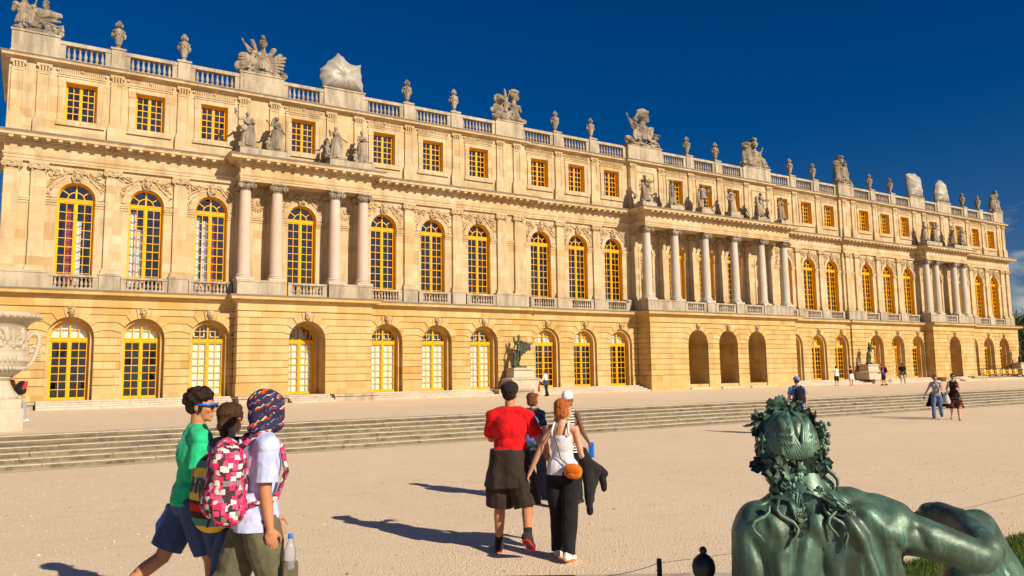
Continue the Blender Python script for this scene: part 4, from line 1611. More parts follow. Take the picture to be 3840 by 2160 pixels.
# ================================================================ urns, trophies and wrapped sculptures on the roof
ZPED = 19.93
def urn_mesh():
    m = MB()
    m.box(-.24, .24, -.24, .24, 0, .07)
    def fold(a, z): return 1 + (.05 * sin(10 * a) if .3 < z < .75 else 0)
    m.lathe([(.22, .07), (.22, .11), (.15, .15), (.105, .20), (.12, .25), (.17, .28), (.17, .31), (.21, .42), (.265, .62), (.31, .82), (.335, .92), (.36, .95), (.36, 1.0), (.33, 1.02), (.30, 1.09), (.22, 1.13), (.15, 1.16), (.11, 1.22), (.12, 1.25), (.19, 1.28)], n=20, fold=fold)
    for k in range(12):                                   # garland and flames
        a = 2 * pi * k / 12
        z = .80 + .05 * sin(3 * a)
        m.ball((.315 * cos(a), .315 * sin(a), z), (.07, .07, .08), 6, 5)
        m.ball((.335 * cos(a + .2), .335 * sin(a + .2), 1.0), (.05, .05, .06), 6, 5)
    r = random.Random(2)
    for k in range(14):
        a = 2 * pi * k / 7 + (k // 7) * .45
        rr = .17 if k < 7 else .09
        z = 1.28 if k < 7 else 1.36
        m.tube([(rr * cos(a), rr * sin(a), z), (rr * 1.15 * cos(a), rr * 1.15 * sin(a), z + .12), (rr * .75 * cos(a + .3), rr * .75 * sin(a + .3), z + .25)], [.055, .06, .012], 6)
    m.ball((0, 0, 1.48), (.07, .07, .17), 8, 6)
    for s in (-1, 1):
        m.ball((s * .33, 0, .86), (.06, .08, .10), 8, 6)
        m.tube([(s * .3, 0, .95), (s * .42, 0, .85), (s * .38, 0, .70), (s * .28, 0, .66)], .03, 6)
    return m
um = None
names = {-44.7: 'leftmost stone flame urn, first along the balustrade from the corner trophy', -41.33: 'stone flame urn between the corner trophy and the plumed trophy, nearer the plumed one',
         -27.4: 'stone flame urn just right of the big wrapped sculpture', -23.87: 'stone flame urn between the wrapped sculpture and the lion trophy, nearer the lion',
         -15.15: 'stone flame urn just right of the lion trophy', -11.76: 'stone flame urn just left of the tall helmeted bust trophy',
         -1.70: 'stone flame urn above the middle portico, just right of the tall bust trophy', 1.70: 'stone flame urn above the middle portico, just left of the flag trophy',
         11.76: 'stone flame urn right after the flag trophy, end of the middle portico', 15.15: 'stone flame urn just left of the narrow dark trophy',
         23.87: 'dark stone urn just right of the narrow trophy', 27.4: 'dark stone urn just left of the two far wrapped sculptures',
         41.33: 'dark stone urn just right of the two far wrapped sculptures', 44.7: 'dark stone urn next to the trophy at the far corner'}
for x in sorted(URNX):
    y = y_at(ATT, x) + .28
    if um is None:
        o = um = urn_mesh().obj('stone_urn', M_STAT, None, True, (x, y, ZPED - .08), auto=50)
    else:
        o = um.copy(); COL.objects.link(o); o.location = (x, y, ZPED - .08)
    o.scale = (.86, .86, 1.04)
    tag(o, names[[k for k in names if abs(k - x) < .01][0]], 'urn', 'flame urns along the roof balustrade')

def helmet(m, c, s=1.0, yaw=0.0, plume=True, face=True):
    """helmeted head, facing -y turned by yaw"""
    R = Matrix.Rotation(yaw, 3, 'Z')
    P = lambda x, y, z: Vector(c) + R @ (Vector((x, y, z)) * s)
    m.ball(P(0, -.03, 0), (.15 * s, .17 * s, .20 * s), 14, 10, R)
    m.cone(P(0, -.17, .03), P(0, -.23, -.04), .02 * s, .035 * s, 8)
    m.ball(P(0, -.14, -.13), (.08 * s, .07 * s, .07 * s), 8, 6, R)
    m.ball(P(0, .03, .10), (.20 * s, .24 * s, .19 * s), 14, 10, R)
    m.ball(P(0, -.12, .13), (.19 * s, .12 * s, .035 * s), 12, 6, R)
    m.cone(P(0, .02, -.15), P(0, .04, -.34), .10 * s, .13 * s, 10)
    if plume:
        pts = [P(0, -.18 + .06 * i, .27 + .14 * sin(i / 6 * pi)) for i in range(7)]
        m.tube(pts + [P(0, .30, .05)], [.05 * s, .09 * s, .10 * s, .11 * s, .11 * s, .10 * s, .08 * s, .05 * s], 8)
        for i in range(5):
            m.ball(P(0, -.15 + .09 * i, .38 + .10 * sin(i / 4 * pi)), .085 * s, 7, 6)
def cuirass(m, c, s=1.0):
    P = lambda x, y, z: Vector(c) + Vector((x, y, z)) * s
    m.ball(P(0, 0, .28), (.33 * s, .24 * s, .36 * s), 16, 12)
    for q in (-1, 1):
        m.ball(P(q * .14, -.16, .36), (.14 * s, .10 * s, .12 * s), 10, 8)
        m.ball(P(q * .36, 0, .48), (.15 * s, .16 * s, .13 * s), 10, 8)
        m.cone(P(q * .38, 0, .44), P(q * .46, -.02, .18), .11 * s, .09 * s)
    m.ball(P(0, -.02, -.02), (.28 * s, .22 * s, .2 * s), 14, 10)
    for i in range(9):
        a = pi + pi * i / 8
        m.cone(P(.27 * cos(a), .2 * sin(a), -.08), P(.34 * cos(a), .27 * sin(a), -.38), .065 * s, .055 * s, 8)
def shield(m, c, r, tilt, yaw=0, rr=None):
    M = Matrix.Rotation(yaw, 3, 'Z') @ Matrix.Rotation(tilt, 3, 'Y')
    m.ball(c, (r, .09, rr or r * 1.2), 16, 10, M)
    m.ball(Vector(c) + Vector((0, -.09, 0)), (r * .35, .06, r * .4), 10, 6, M)
def flag(m, a, b, w, side):
    """standard on a pole with a hanging cloth"""
    a, b = Vector(a), Vector(b)
    m.cone(a, b, .035, .03, 6)
    m.cone(b, b + (b - a).normalized() * .22, .06, .01, 6)
    n = 7
    for i in range(n):
        t = .25 + .62 * i / (n - 1)
        p = a + (b - a) * t
        m.cone(p, p + Vector((side * w * (.45 + .55 * sin(i * 1.3 + .5) ** 2), -.05 + .06 * (i % 2), -.30)), .065, .075, 6)
def base_lumps(m, w, seed, n=46, d=.32, top=.45):
    r = random.Random(seed)
    m.ball((0, 0, .08), (w * .95, d, .16), 16, 8)
    for i in range(n):
        x = r.uniform(-1, 1)
        z = r.uniform(.05, top * (1.15 - abs(x)) + .12)
        L = r.uniform(.08, .2)
        m.ball((x * w, r.uniform(-d, d * .5), z), (L, r.uniform(.07, .13), L * r.uniform(.4, .9)), 8, 6, Matrix.Rotation(r.uniform(-1, 1), 3, 'Y'))

def trophy(name, x, label, build, turn=0.0, sx=1.14):
    m = MB()
    build(m)
    o = blob(m, name, M_STAT, None, .017, 1, disp=lambda c, n: .014 * noise.noise(c * 8) + .016 * noise.noise(Vector((c.x * 22, c.y * 22, c.z * 12))))
    o.location = (x, y_at(ATT, x) + .28, ZPED)
    o.rotation_euler.z = turn
    o.scale = (sx, 1 + (sx - 1) * .6, 1)
    tag(o, label, 'trophy sculpture', 'carved trophies on the roof')
    return o

def tA(m):    # corner: bust at the left, big shield, prow and curl at the right
    base_lumps(m, 1.1, 1, 40)
    cuirass(m, (-.72, 0, .85), 1.15); helmet(m, (-.72, 0, 1.98), 1.25, .2)
    shield(m, (-.12, -.16, .78), .42, .35, 0, .62)
    m.tube([(-.1, 0, .9), (.35, -.05, 1.15), (.75, -.1, 1.1), (1.05, -.05, 1.25)], [.34, .3, .22, .08], 10)
    helmet(m, (.28, -.05, 1.48), .8, .9)
    for k in range(4): m.cone((.3, -.1, .95 - .16 * k), (1.05 - .05 * k, -.12, 1.12 - .30 * k), .10, .05)
    m.tube([(.3, -.05, .35), (.8, -.1, .25), (1.12, -.08, .4), (1.1, -.08, .62), (.95, -.08, .55)], [.2, .17, .13, .1, .06], 10)
    m.cone((-.45, .1, .8), (-.1, .1, 2.2), .05, .04)
def tB(m):    # plumed helmet in the middle, flags left, quivers right
    base_lumps(m, 1.28, 2, 60)
    cuirass(m, (0, -.02, .78), 1.15); helmet(m, (.04, -.02, 1.92), 1.15, -.3)
    flag(m, (-.25, .1, .6), (-.98, .05, 2.0), .35, 1); m.cone((-.1, .1, .9), (-.5, .08, 2.1), .10, .12)
    shield(m, (-.85, -.05, .85), .36, -.7); shield(m, (-1.1, -.1, .38), .3, .9)
    m.cone((.2, .08, .8), (.62, .05, 1.75), .11, .15); m.cone((.3, .05, .8), (.95, .0, 1.45), .12, .14)
    for k in range(6): m.cone((.3, -.1, .9 - .1 * k), (1.18 - .04 * k, -.1, 1.32 - .24 * k), .07, .09)
    for k in range(5): m.cone((-.3, -.1, .9 - .1 * k), (-1.2, -.12, .95 - .18 * k), .08, .06)
def tD(m):    # lion head left, pointed standard, tall plumed helmet right
    base_lumps(m, 1.05, 4, 50)
    cuirass(m, (.42, -.02, .82), 1.05); helmet(m, (.52, 0, 1.95), 1.2, .9)
    m.ball((-.62, -.1, 1.40), (.30, .28, .30), 14, 10); m.ball((-.62, -.38, 1.32), (.15, .16, .14), 10, 8)
    for k in range(12): m.ball((-.62 + .3 * cos(k * .52), -.08, 1.42 + .3 * sin(k * .52)), .11, 7, 6)
    m.cone((-.1, .05, .8), (-.14, .03, 2.1), .16, .10); m.cone((-.14, .03, 2.1), (-.15, .03, 2.45), .10, .015)
    m.cone((-.05, .1, .8), (.12, .08, 1.9), .05, .04)
    shield(m, (-.7, -.08, .72), .38, .4); shield(m, (-1.05, -.12, .55), .2, 1.0)
    for k in range(5): m.cone((.2, -.15, .75), (-.5 + .33 * k, -.22, .18), .12, .14)
def tE(m):    # tall helmeted bust with flags left and a helmet low at the right
    base_lumps(m, 1.25, 5, 50)
    cuirass(m, (.12, -.02, 1.0), 1.3); helmet(m, (.15, 0, 2.38), 1.55, 1.15, True)
    flag(m, (-.4, .1, .7), (-1.08, .05, 2.35), .4, 1); m.cone((-.3, .08, .9), (-.52, .05, 2.0), .12, .10); m.ball((-.5, .02, 2.12), (.18, .18, .22), 10, 8)
    shield(m, (-.55, -.15, .78), .40, .2, .2, .5); m.ball((-1.18, -.1, .36), (.28, .2, .22), 12, 8); m.ball((-1.0, -.18, .16), (.2, .15, .15), 10, 8)
    helmet(m, (.95, -.1, .95), 1.0, .8, False); m.cone((.6, -.1, .9), (.7, -.1, 1.7), .10, .14)
    m.ball((.98, -.1, 1.13), (.40, .3, .08), 12, 6); m.tube([(.6, -.1, .6), (1.0, -.15, .45), (1.3, -.1, .15)], [.18, .16, .09])
def tF(m):    # helmet on top, second bust left, banner right
    base_lumps(m, 1.3, 6, 50)
    cuirass(m, (.05, 0, .9), 1.15); helmet(m, (.05, 0, 2.05), 1.35, -.4)
    helmet(m, (-.72, -.05, 1.55), 1.15, .7); m.cone((-.72, -.05, 1.3), (-.66, -.05, .5), .24, .32)
    m.ball((-1.12, -.1, .75), (.18, .15, .5), 10, 8)
    flag(m, (.45, .08, .5), (.98, .05, 2.0), .3, -1)
    shield(m, (.55, -.15, .7), .36, -.3); m.cone((.8, -.1, .9), (1.25, -.1, .15), .15, .12)
    for k in range(5): m.cone((.1, -.15, .7), (-.7 + .35 * k, -.22, .15), .12, .12)
def tG(m):    # narrow stack of busts
    base_lumps(m, 1.05, 7, 45)
    cuirass(m, (-.18, 0, 1.05), 1.15); helmet(m, (-.2, 0, 2.25), 1.2, .2); helmet(m, (-.88, -.05, 1.62), 1.1, .5); helmet(m, (.42, 0, 1.98), .95, -.5)
    m.cone((-.88, 0, 1.4), (-.78, 0, .4), .24, .34); m.cone((.4, 0, 1.7), (.35, 0, .5), .2, .35)
    flag(m, (.5, .05, .5), (1.1, .05, 1.35), .25, -1); shield(m, (.1, -.2, .6), .36, .2)
    for k in range(5): m.cone((.2, -.1, .9), (-.8 + .45 * k, -.15, .15), .13, .14)
def tH(m):    # far corner: bust at the right, low lump at the left
    base_lumps(m, 1.1, 8, 50)
    cuirass(m, (.45, 0, .9), 1.2); helmet(m, (.45, 0, 2.05), 1.3, -.8)
    helmet(m, (-.35, -.05, 1.5), 1.1, .6); m.cone((-.35, 0, 1.3), (-.4, 0, .4), .26, .4)
    m.ball((-.95, -.05, .72), (.3, .25, .5), 12, 8); m.ball((-.95, -.1, 1.2), (.2, .18, .2), 10, 8)
    for k in range(5): m.cone((.4, -.1, .9), (-.3 + .32 * k, -.2, .15), .14, .14)
trophy('trophy_group', -48.45, 'corner trophy of armour and shield cut off by the top of the picture', tA, 0, .95)
trophy('trophy_group', -36.95, 'spiky trophy of plumed helmet, flag and quivers, left of the big wrapped sculpture', tB)
trophy('trophy_group', -19.5, 'trophy with lion head, pointed standard and crested helmet', tD, .2, 1.4)
trophy('trophy_group', -6.65, 'tall helmeted bust trophy with flags at the left end of the middle portico', tE, .15, 1.55)
trophy('trophy_group', 6.65, 'helmet trophy with slanting banner at the right end of the middle portico', tF, .15, 1.6)
trophy('trophy_group', 19.5, 'narrow dark trophy of stacked helmets right of the middle portico', tG, .15, 1.35)
trophy('trophy_group', 48.5, 'dark trophy at the far right corner of the roof', tH, .15, 1.3)

def plastic():
    t = NT('plastic_sheeting')
    p = t.pos(obj=True)
    c = t.mix(t.noise(p, 2.2, 5, .65, .35, .68), (.40, .375, .335), (.29, .265, .23))
    t.bump(t.noise(p, 6, 6, .7), .35, .04)
    return t.done(c, .45, .4)
M_WRAP = plastic()
def wrapped(x, pts, label, seed, D=.62):
    """sheeting pulled taut over hidden points; pts is the outline (x, z), star-shaped about its middle"""
    cx, cz = 0.0, .85
    ang = sorted((atan2(p[1] - cz, p[0] - cx), hypot(p[0] - cx, p[1] - cz), p) for p in pts)
    n, rings = 96, 16
    def R(a):
        d = Vector((cos(a), sin(a)))
        m_ = len(ang)
        for i in range(m_):
            p, q = Vector(ang[i][2]) - Vector((cx, cz)), Vector(ang[(i + 1) % m_][2]) - Vector((cx, cz))
            e = q - p
            den = d.x * e.y - d.y * e.x
            if abs(den) < 1e-9: continue
            t = (p.x * e.y - p.y * e.x) / den
            u = (p.x * d.y - p.y * d.x) / den
            if t > 0 and -1e-6 <= u <= 1 + 1e-6:
                return t * (1 - .05 * sin(pi * min(1, max(0, u))))
        return 1.0
    vs, fs = [], []
    for side in (-1, 1):
        for k in range(rings + 1):
            t = k / rings
            for i in range(n):
                a = 2 * pi * i / n
                r_ = R(a) * t
                px, pz = cx + r_ * cos(a), cz + r_ * sin(a)
                crease = .055 * t * t * (1 - t) * 4 * (abs(sin(a * 5.5 + seed + 1.5 * noise.noise(Vector((px, pz, seed))))) - .5)
                lump = .16 * noise.noise(Vector((px * 1.5, pz * 1.5, seed * 3.1))) * (1 - t * t)
                y = side * (D * (1 - t ** 2.2) ** .7 + crease + lump)
                vs.append((px, y, pz))
        o = 0 if side < 0 else (rings + 1) * n
        for k in range(rings):
            for i in range(n):
                j = (i + 1) % n
                q = (o + k * n + i, o + k * n + j, o + (k + 1) * n + j, o + (k + 1) * n + i)
                fs.append(q[::-1] if side > 0 else q)
    m = MB(); m.add(vs, fs)
    o = m.obj('wrapped_sculpture', M_WRAP, None, True, (x, y_at(ATT, x) + .25, ZPED))
    tag(o, label, 'wrapped sculpture', 'sculptures wrapped in white sheeting')
wrapped(-31.9, [(-1.30, 0), (-1.5, .62), (-1.48, 1.15), (-.95, 1.78), (-.30, 2.45), (.02, 2.28), (.30, 1.98), (.75, 1.84), (1.26, 1.95), (1.30, 1.2), (1.42, .55), (1.46, 0), (0, -.02)],
        'big peaked sculpture wrapped in white sheeting on the near part of the roof', 1)
wrapped(31.9, [(-1.2, 0), (-1.35, 1.4), (-1.5, 2.45), (-.9, 2.62), (.2, 2.72), (.8, 2.45), (1.0, 1.5), (1.25, .6), (1.3, 0), (0, -.02)],
        'blocky sculpture wrapped in white sheeting far along the roof', 2)
wrapped(37.0, [(-1.2, 0), (-1.3, 1.0), (-.95, 2.0), (-.4, 2.5), (.05, 2.62), (.5, 2.35), (.9, 1.5), (1.15, .6), (1.25, 0), (0, -.02)],
        'rounded taller sculpture wrapped in white sheeting, farthest of the wrapped ones', 3)

# ================================================================ stone figures on the portico cornices and in the niches
def robe(m, F, r0, r1, z0, z1, seed=0, cx=0, cy=0, folds=9, amp=.09):
    def fold(a, z):
        t = 1 - (z - z1) / (z0 - z1) if z0 != z1 else 0
        return 1 + amp * t * (sin(folds * a + seed + 1.5 * t) * .7 + .5 * sin((folds + 4) * a - seed * 2))
    n = 9
    prof = []
    for i in range(n + 1):
        t = i / n
        prof.append((r1 + (r0 - r1) * (t ** 1.4), z1 + (z0 - z1) * t))
    # foot of the robe widest
    prof = [(r1 + (r0 - r1) * (i / n) ** .8, z1 + (z0 - z1) * i / n) for i in range(n + 1)]
    m.lathe(prof, (cx, cy, 0), 40, fold=fold)
    return m
def drape(m, pts, r, n=3, w=.05):
    """parallel rope-like folds along a path"""
    for i in range(n):
        off = Vector((0, -.0, (i - (n - 1) / 2) * w))
        m.tube([Vector(p) + off + Vector((.01 * sin(i * 7), .01 * cos(i * 5), 0)) for p in pts], [r * (1 + .2 * sin(i * 3 + k)) for k in range(len(pts))], 7)
def small_child(m, x, y, s=.55):
    m.ball((x, y, .82 * s), (.10 * s, .11 * s, .13 * s), 10, 8)
    m.ball((x, y, .48 * s), (.15 * s, .13 * s, .24 * s), 10, 8)
    for q in (-1, 1):
        m.cone((x + q * .07 * s, y, .35 * s), (x + q * .1 * s, y + .05, .0), .08 * s, .06 * s)
        m.cone((x + q * .13 * s, y, .6 * s), (x + q * .22 * s, y + .12 * s, .42 * s), .05 * s, .04 * s)
def beast(m, x, y):
    """a goat or hound rearing beside the figure"""
    m.cone((x, y, .25), (x + .05, y, .62), .13, .12); m.cone((x + .05, y, .62), (x - .02, y + .04, .92), .08, .07)
    m.cone((x - .02, y + .05, .95), (x - .08, y + .16, .88), .075, .04)
    for q in (-1, 1):
        m.cone((x - .02 + q * .05, y, .98), (x - .02 + q * .06, y - .03, 1.1), .03, .012)
        m.cone((x + q * .06, y + .05, .55), (x + q * .08 + .05, y + .18, .35), .04, .03)
        m.cone((x + q * .08, y, .2), (x + q * .1, y + .05, .0), .07, .05)
    m.ball((x, y, .05), (.16, .16, .06), 10, 6)
def stone_figure(x, y, z, label, F, extra, H=None, turn=0.0, mat=None, name='stone_statue', cat='statue', group='statues along the portico cornices', vox=.015, hairbun=True, base=True, wide=1.32):
    m = MB()
    torso_parts(m, F); head_parts(m, F)
    for s in 'RL':
        arm_parts(m, F, s); leg_parts(m, F, s); foot_parts(m, F, s)
        d = (F.J[s + 'wr'] - F.J[s + 'el']).normalized()
        m.cone(F.J[s + 'wr'], F.J[s + 'wr'] + d * .11 * F.k, .03 * F.k, .035 * F.k)
    hb = F.h
    m.ball(hb(0, -.03, .05), (.088 * F.k, .095 * F.k, .085 * F.k), 12, 8)
    if hairbun: m.ball(hb(0, -.11, .02), .05 * F.k, 8, 6)
    extra(m, F)
    if base: m.box(-.42, .42, -.30, .30, -.10, .03)
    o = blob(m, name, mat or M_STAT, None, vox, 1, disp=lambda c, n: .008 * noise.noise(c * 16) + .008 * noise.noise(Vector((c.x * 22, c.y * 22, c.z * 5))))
    o.location = (x, y, z)
    o.rotation_euler.z = pi + turn
    o.scale = (wide, wide * .95, 1.03)
    tag(o, label, cat, group)
    return o

SH = 1.98
SZ = 15.02
def f(**k):
    k.setdefault('H', SH); return Fig(**k)
def e1(m, F):
    robe(m, F, .20, .36, 1.15, 0, 1)
    drape(m, [F.J['Lsh'] + Vector((0, -.05, .06)), (-.22, .1, 1.2), (-.30, .08, .6), (-.34, .05, .1)], .05, 3)
    drape(m, [F.J['Rsh'] + Vector((0, .1, 0)), (0, .16, 1.25), (-.2, .15, 1.05)], .04, 3)
    m.ball(F.J['Rwr'] + Vector((.02, .08, .22)), (.09, .09, .14)); m.ball((.18, .18, 1.0), (.16, .14, .2)); m.cone((.2, .1, 0.02), (.36, .15, .12), .12, .07)
def e2(m, F):
    robe(m, F, .20, .37, 1.2, 0, 2)
    m.ball(F.h(0, -.03, .02), (.12, .12, .15), 12, 8)
    drape(m, [F.h(.1, 0, 0), (.2, .08, 1.5), (0, .17, 1.28), (-.26, .08, 1.2), (-.25, .05, .8)], .05, 3)
    small_child(m, .34, .05, .75)
def e3(m, F):
    robe(m, F, .19, .36, 1.2, 0, 3)
    drape(m, [F.J['Lsh'], (-.22, .05, 1.2), (-.32, .05, .8), (-.28, .05, .5)], .045, 3); beast(m, .38, .0)
def e4(m, F):
    robe(m, F, .20, .34, 1.2, 0, 4)
    drape(m, [F.J['Rsh'], (0, .18, 1.3), (-.2, .12, 1.1)], .045, 3); small_child(m, .33, .05, .7); m.cone((.22, .15, 0), (.2, .16, 1.0), .035, .03)
def e5(m, F):
    robe(m, F, .20, .30, .95, 0, 5, .05, -.05)
    drape(m, [F.J['Lsh'] + Vector((0, -.1, 0)), (.2, -.15, 1.1), (.28, -.12, .6), (.3, -.1, .05)], .07, 3); m.ball((-.22, .25, 1.18), (.14, .12, .14))
def e6(m, F):
    robe(m, F, .17, .30, 1.0, 0, 6)
    m.tube([F.J['Rwr'], F.h(0, -.05, .14), F.h(-.09, -.05, .05)], [.05, .06, .04]); drape(m, [(.2, -.1, 1.5), (.3, -.1, .9), (.26, -.08, 0)], .06, 2)
def e7(m, F):
    robe(m, F, .18, .25, 1.25, .78, 7, amp=.06)
    drape(m, [(.2, -.12, 1.55), (.28, -.14, .9), (.27, -.1, .02)], .07, 2); m.cone((.24, -.05, 0), (.2, -.08, .7), .13, .1)
    m.cone((-.28, .1, 1.0), (-.34, .12, 1.5), .05, .09)
def e8(m, F):
    robe(m, F, .19, .33, 1.15, 0, 8)
    drape(m, [F.J['Rwr'], (.32, .05, 1.0), (.1, .18, 1.05), (-.2, .1, 1.25)], .055, 3)
def e9(m, F):
    robe(m, F, .24, .36, .95, 0, 9)
    drape(m, [(.2, -.1, 1.6), (.3, -.05, 1.0), (.36, 0, .05)], .10, 3); drape(m, [(.1, .2, 1.0), (-.2, .2, .85), (-.35, .1, .6)], .08, 3); m.box(-.42, -.1, -.25, .2, 0, .5)
def e10(m, F):
    robe(m, F, .17, .30, 1.05, 0, 10, .03, -.02); drape(m, [(.16, -.1, 1.5), (.26, -.12, .8), (.3, -.1, .02)], .06, 3)
def e11(m, F):
    robe(m, F, .19, .38, 1.2, 0, 11); drape(m, [F.J['Rsh'], (0, .2, 1.2), (-.25, .1, 1.0)], .06, 3)
stone_figure(-38.0, -1.25, SZ, 'stone man steadying a jar on his shoulder, leftmost statue on the near portico', f(RA=(55, 35, 100, 0), LA=(30, 10, 70, 50), RL=(5, 5, 4, 0), LL=(-3, 3, 3, 0)), e1)
stone_figure(-36.35, -1.25, SZ, 'veiled stone woman with a crouching child, second statue on the near portico', f(fem=True, RA=(35, 25, 95, -10), LA=(5, 14, 20, 0), H=1.95), e2, hairbun=False)
stone_figure(-32.75, -1.25, SZ, 'stone woman with a goat rearing at her feet, third statue on the near portico', f(fem=True, RA=(25, 22, 95, 0), LA=(0, 25, 40, 0), head=(-35, -8, 0), H=1.96), e3)
stone_figure(-31.05, -1.25, SZ, 'stone woman with folded arms and a child, rightmost statue on the near portico', f(fem=True, RA=(20, 12, 85, 55), LA=(20, 12, 85, 55), head=(-30, 0, 0), H=1.93), e4)
stone_figure(-8.05, -1.62, SZ, 'stone figure holding a round drum forward, leftmost statue on the middle portico', f(RA=(30, 15, 75, 0), LA=(55, 10, 50, 0), head=(-60, 0, 0), H=1.95), e5, turn=1.0)
stone_figure(-5.15, -1.62, SZ, 'stone woman with one arm bent over her head, second on the middle portico', f(fem=True, RA=(140, 25, 120, 0), LA=(5, 6, 10, 0), head=(-40, 10, 0), tilt=5, H=1.88), e6, turn=.5)
stone_figure(-1.75, -1.62, SZ, 'stone soldier in a short tunic, third on the middle portico', f(RA=(-10, 25, 30, 0), LA=(15, 12, 80, 0), RL=(4, 4, 6, 0), LL=(12, 25, 6, 0), H=1.93), e7)
stone_figure(1.65, -1.62, SZ, 'draped stone woman holding her cloak out to one side, fourth on the middle portico', f(fem=True, RA=(10, 45, 20, 0), LA=(20, 10, 60, 30), head=(-35, 0, 0), H=1.98), e8)
stone_figure(4.95, -1.62, SZ, 'bulky cloaked stone figure stooping forward, fifth on the middle portico', f(RA=(30, 10, 60, 30), LA=(35, 10, 50, 20), lean=14, head=(-45, 15, 0), fat=1.15), e9, turn=.6)
stone_figure(7.95, -1.62, SZ, 'slim stone woman looking away sideways, rightmost on the middle portico', f(fem=True, RA=(15, 8, 70, 20), LA=(25, 8, 80, 20), head=(-60, 0, 0), tilt=-4, H=1.93), e10, turn=.7)
stone_figure(30.9, -1.25, SZ, 'dark draped stone woman, leftmost statue on the far portico', f(fem=True, RA=(20, 10, 80, 30), LA=(10, 10, 60, 30), H=1.95), e11, turn=.5)
stone_figure(32.7, -1.25, SZ, 'stone figure with raised elbow, second statue on the far portico', f(RA=(30, 30, 90, 0), LA=(20, 10, 60, 30), H=1.9), e2, turn=.4)
stone_figure(36.2, -1.25, SZ, 'stone figure holding out one arm, third statue on the far portico', f(RA=(10, 50, 60, 0), LA=(10, 15, 40, 0), H=1.95), e8, turn=.4)
stone_figure(38.0, -1.25, SZ, 'stone figure twisting to one side, rightmost statue on the far portico', f(RA=(20, 30, 80, 0), LA=(25, 20, 70, 30), tilt=6, H=1.92), e3, turn=.5)
for (x, lb) in ((-6.73, 'pale statue with folded arms in the niche behind the first middle column'), (6.73, 'pale statue half hidden in the niche behind the last middle column')):
    stone_figure(x, .18, 9.10, lb, f(fem=True, H=2.08, RA=(20, 10, 95, 50), LA=(20, 10, 80, 50), head=(-20, 0, 0)), e4 if x > 0 else e10, mat=M_PALE, group='statues in the niches')
# plinths for the cornice figures
for c in (-34.44, 34.44):
    for (a, b) in ((-4.05, -1.2), (1.2, 4.05)):
        mb = MB()
        mb.box(c + a, c + b, -1.75, -.75, 14.38, 14.86); mb.box(c + a + .25, c + a + 1.2, -1.6, -.85, 14.863, 14.93); mb.box(c + b - 1.2, c + b - .25, -1.6, -.85, 14.863, 14.93)
        part(mb, 'statue_plinth', M_GREY)
for x in (-8.05, -5.15, -1.75, 1.65, 4.95, 7.95):
    mb = MB()
    mb.box(x - .72, x + .72, -2.15, -1.05, 14.38, 14.76); mb.box(x - .52, x + .52, -2.0, -1.2, 14.763, 14.93)
    part(mb, 'statue_plinth', M_GREY)

# ---------------------------------------------------------------- bronze statues on marble pedestals in front of the wall
def bronze(name, c_dark, c_green, rough=.4, metal=.65):
    t = NT(name)
    p = t.pos()
    a = t.noise(p, 3.2, 6, .65, .36, .66)
    st = t.noise(t.pos((6, 6, .8)), 2.0, 6, .7, .45, .68)
    c = t.mix(a, c_dark, c_green)
    c = t.mix(t.math('MULTIPLY', st, .5), c, (c_green[0] * 1.6, c_green[1] * 1.7, c_green[2] * 1.9))
    fine = t.noise(p, 40, 5, .75)
    c = t.mix(t.rng(fine, .45, .75, 0, .35), c, (c_dark[0] * .4, c_dark[1] * .4, c_dark[2] * .4))
    t.bump(t.noise(p, 30, 6, .7), .18, .008)
    r = t.rng(t.noise(p, 5, 4, .6), .3, .7, rough - .08, rough + .16)
    m = t.done(c, rough, .5, metal)
    t.link(r, t.b.inputs['Roughness'])
    return m
M_BRONZE = bronze('green_bronze', (.035, .038, .022), (.06, .085, .05), .5, .4)
def pedestal(x, label, ledge=True):
    m = MB()
    y0, y1, z = -2.25, -1.0, .78
    m.frustum(x - 1.12, x + 1.12, y0, y1 + .2, z, z + .62, .03)
    m.box(x - 1.17, x + 1.17, y0 - .05, y1 + .25, z + .622, z + .68)
    m.frustum(x - 1.10, x + 1.10, y0 + .02, y1 + .2, z + .682, z + .78, .22)
    m.frustum(x - .84, x + .84, y0 + .22, y1, z + .782, z + 1.26, .06)
    m.box(x - .86, x + .86, y0 + .18, y1 + .04, z + 1.262, z + 1.32)
    m.box(x - .80, x + .80, y0 + .24, y1, z + 1.322, z + 1.42)
    o = m.obj('marble_pedestal', M_WMARB)
    tag(o, label, 'pedestal', 'marble pedestals along the wall')
    return z + 1.42
pedestal(-49.5, 'pale marble pedestal half hidden behind the carved vase')
zt = pedestal(-19.75, 'white veined marble pedestal under the cloaked bronze archer')
pedestal(19.4, 'white marble pedestal under the bronze of a man carrying a child')
pedestal(47.9, 'white marble pedestal at the far corner beside the gilded railing')
BH = 2.0
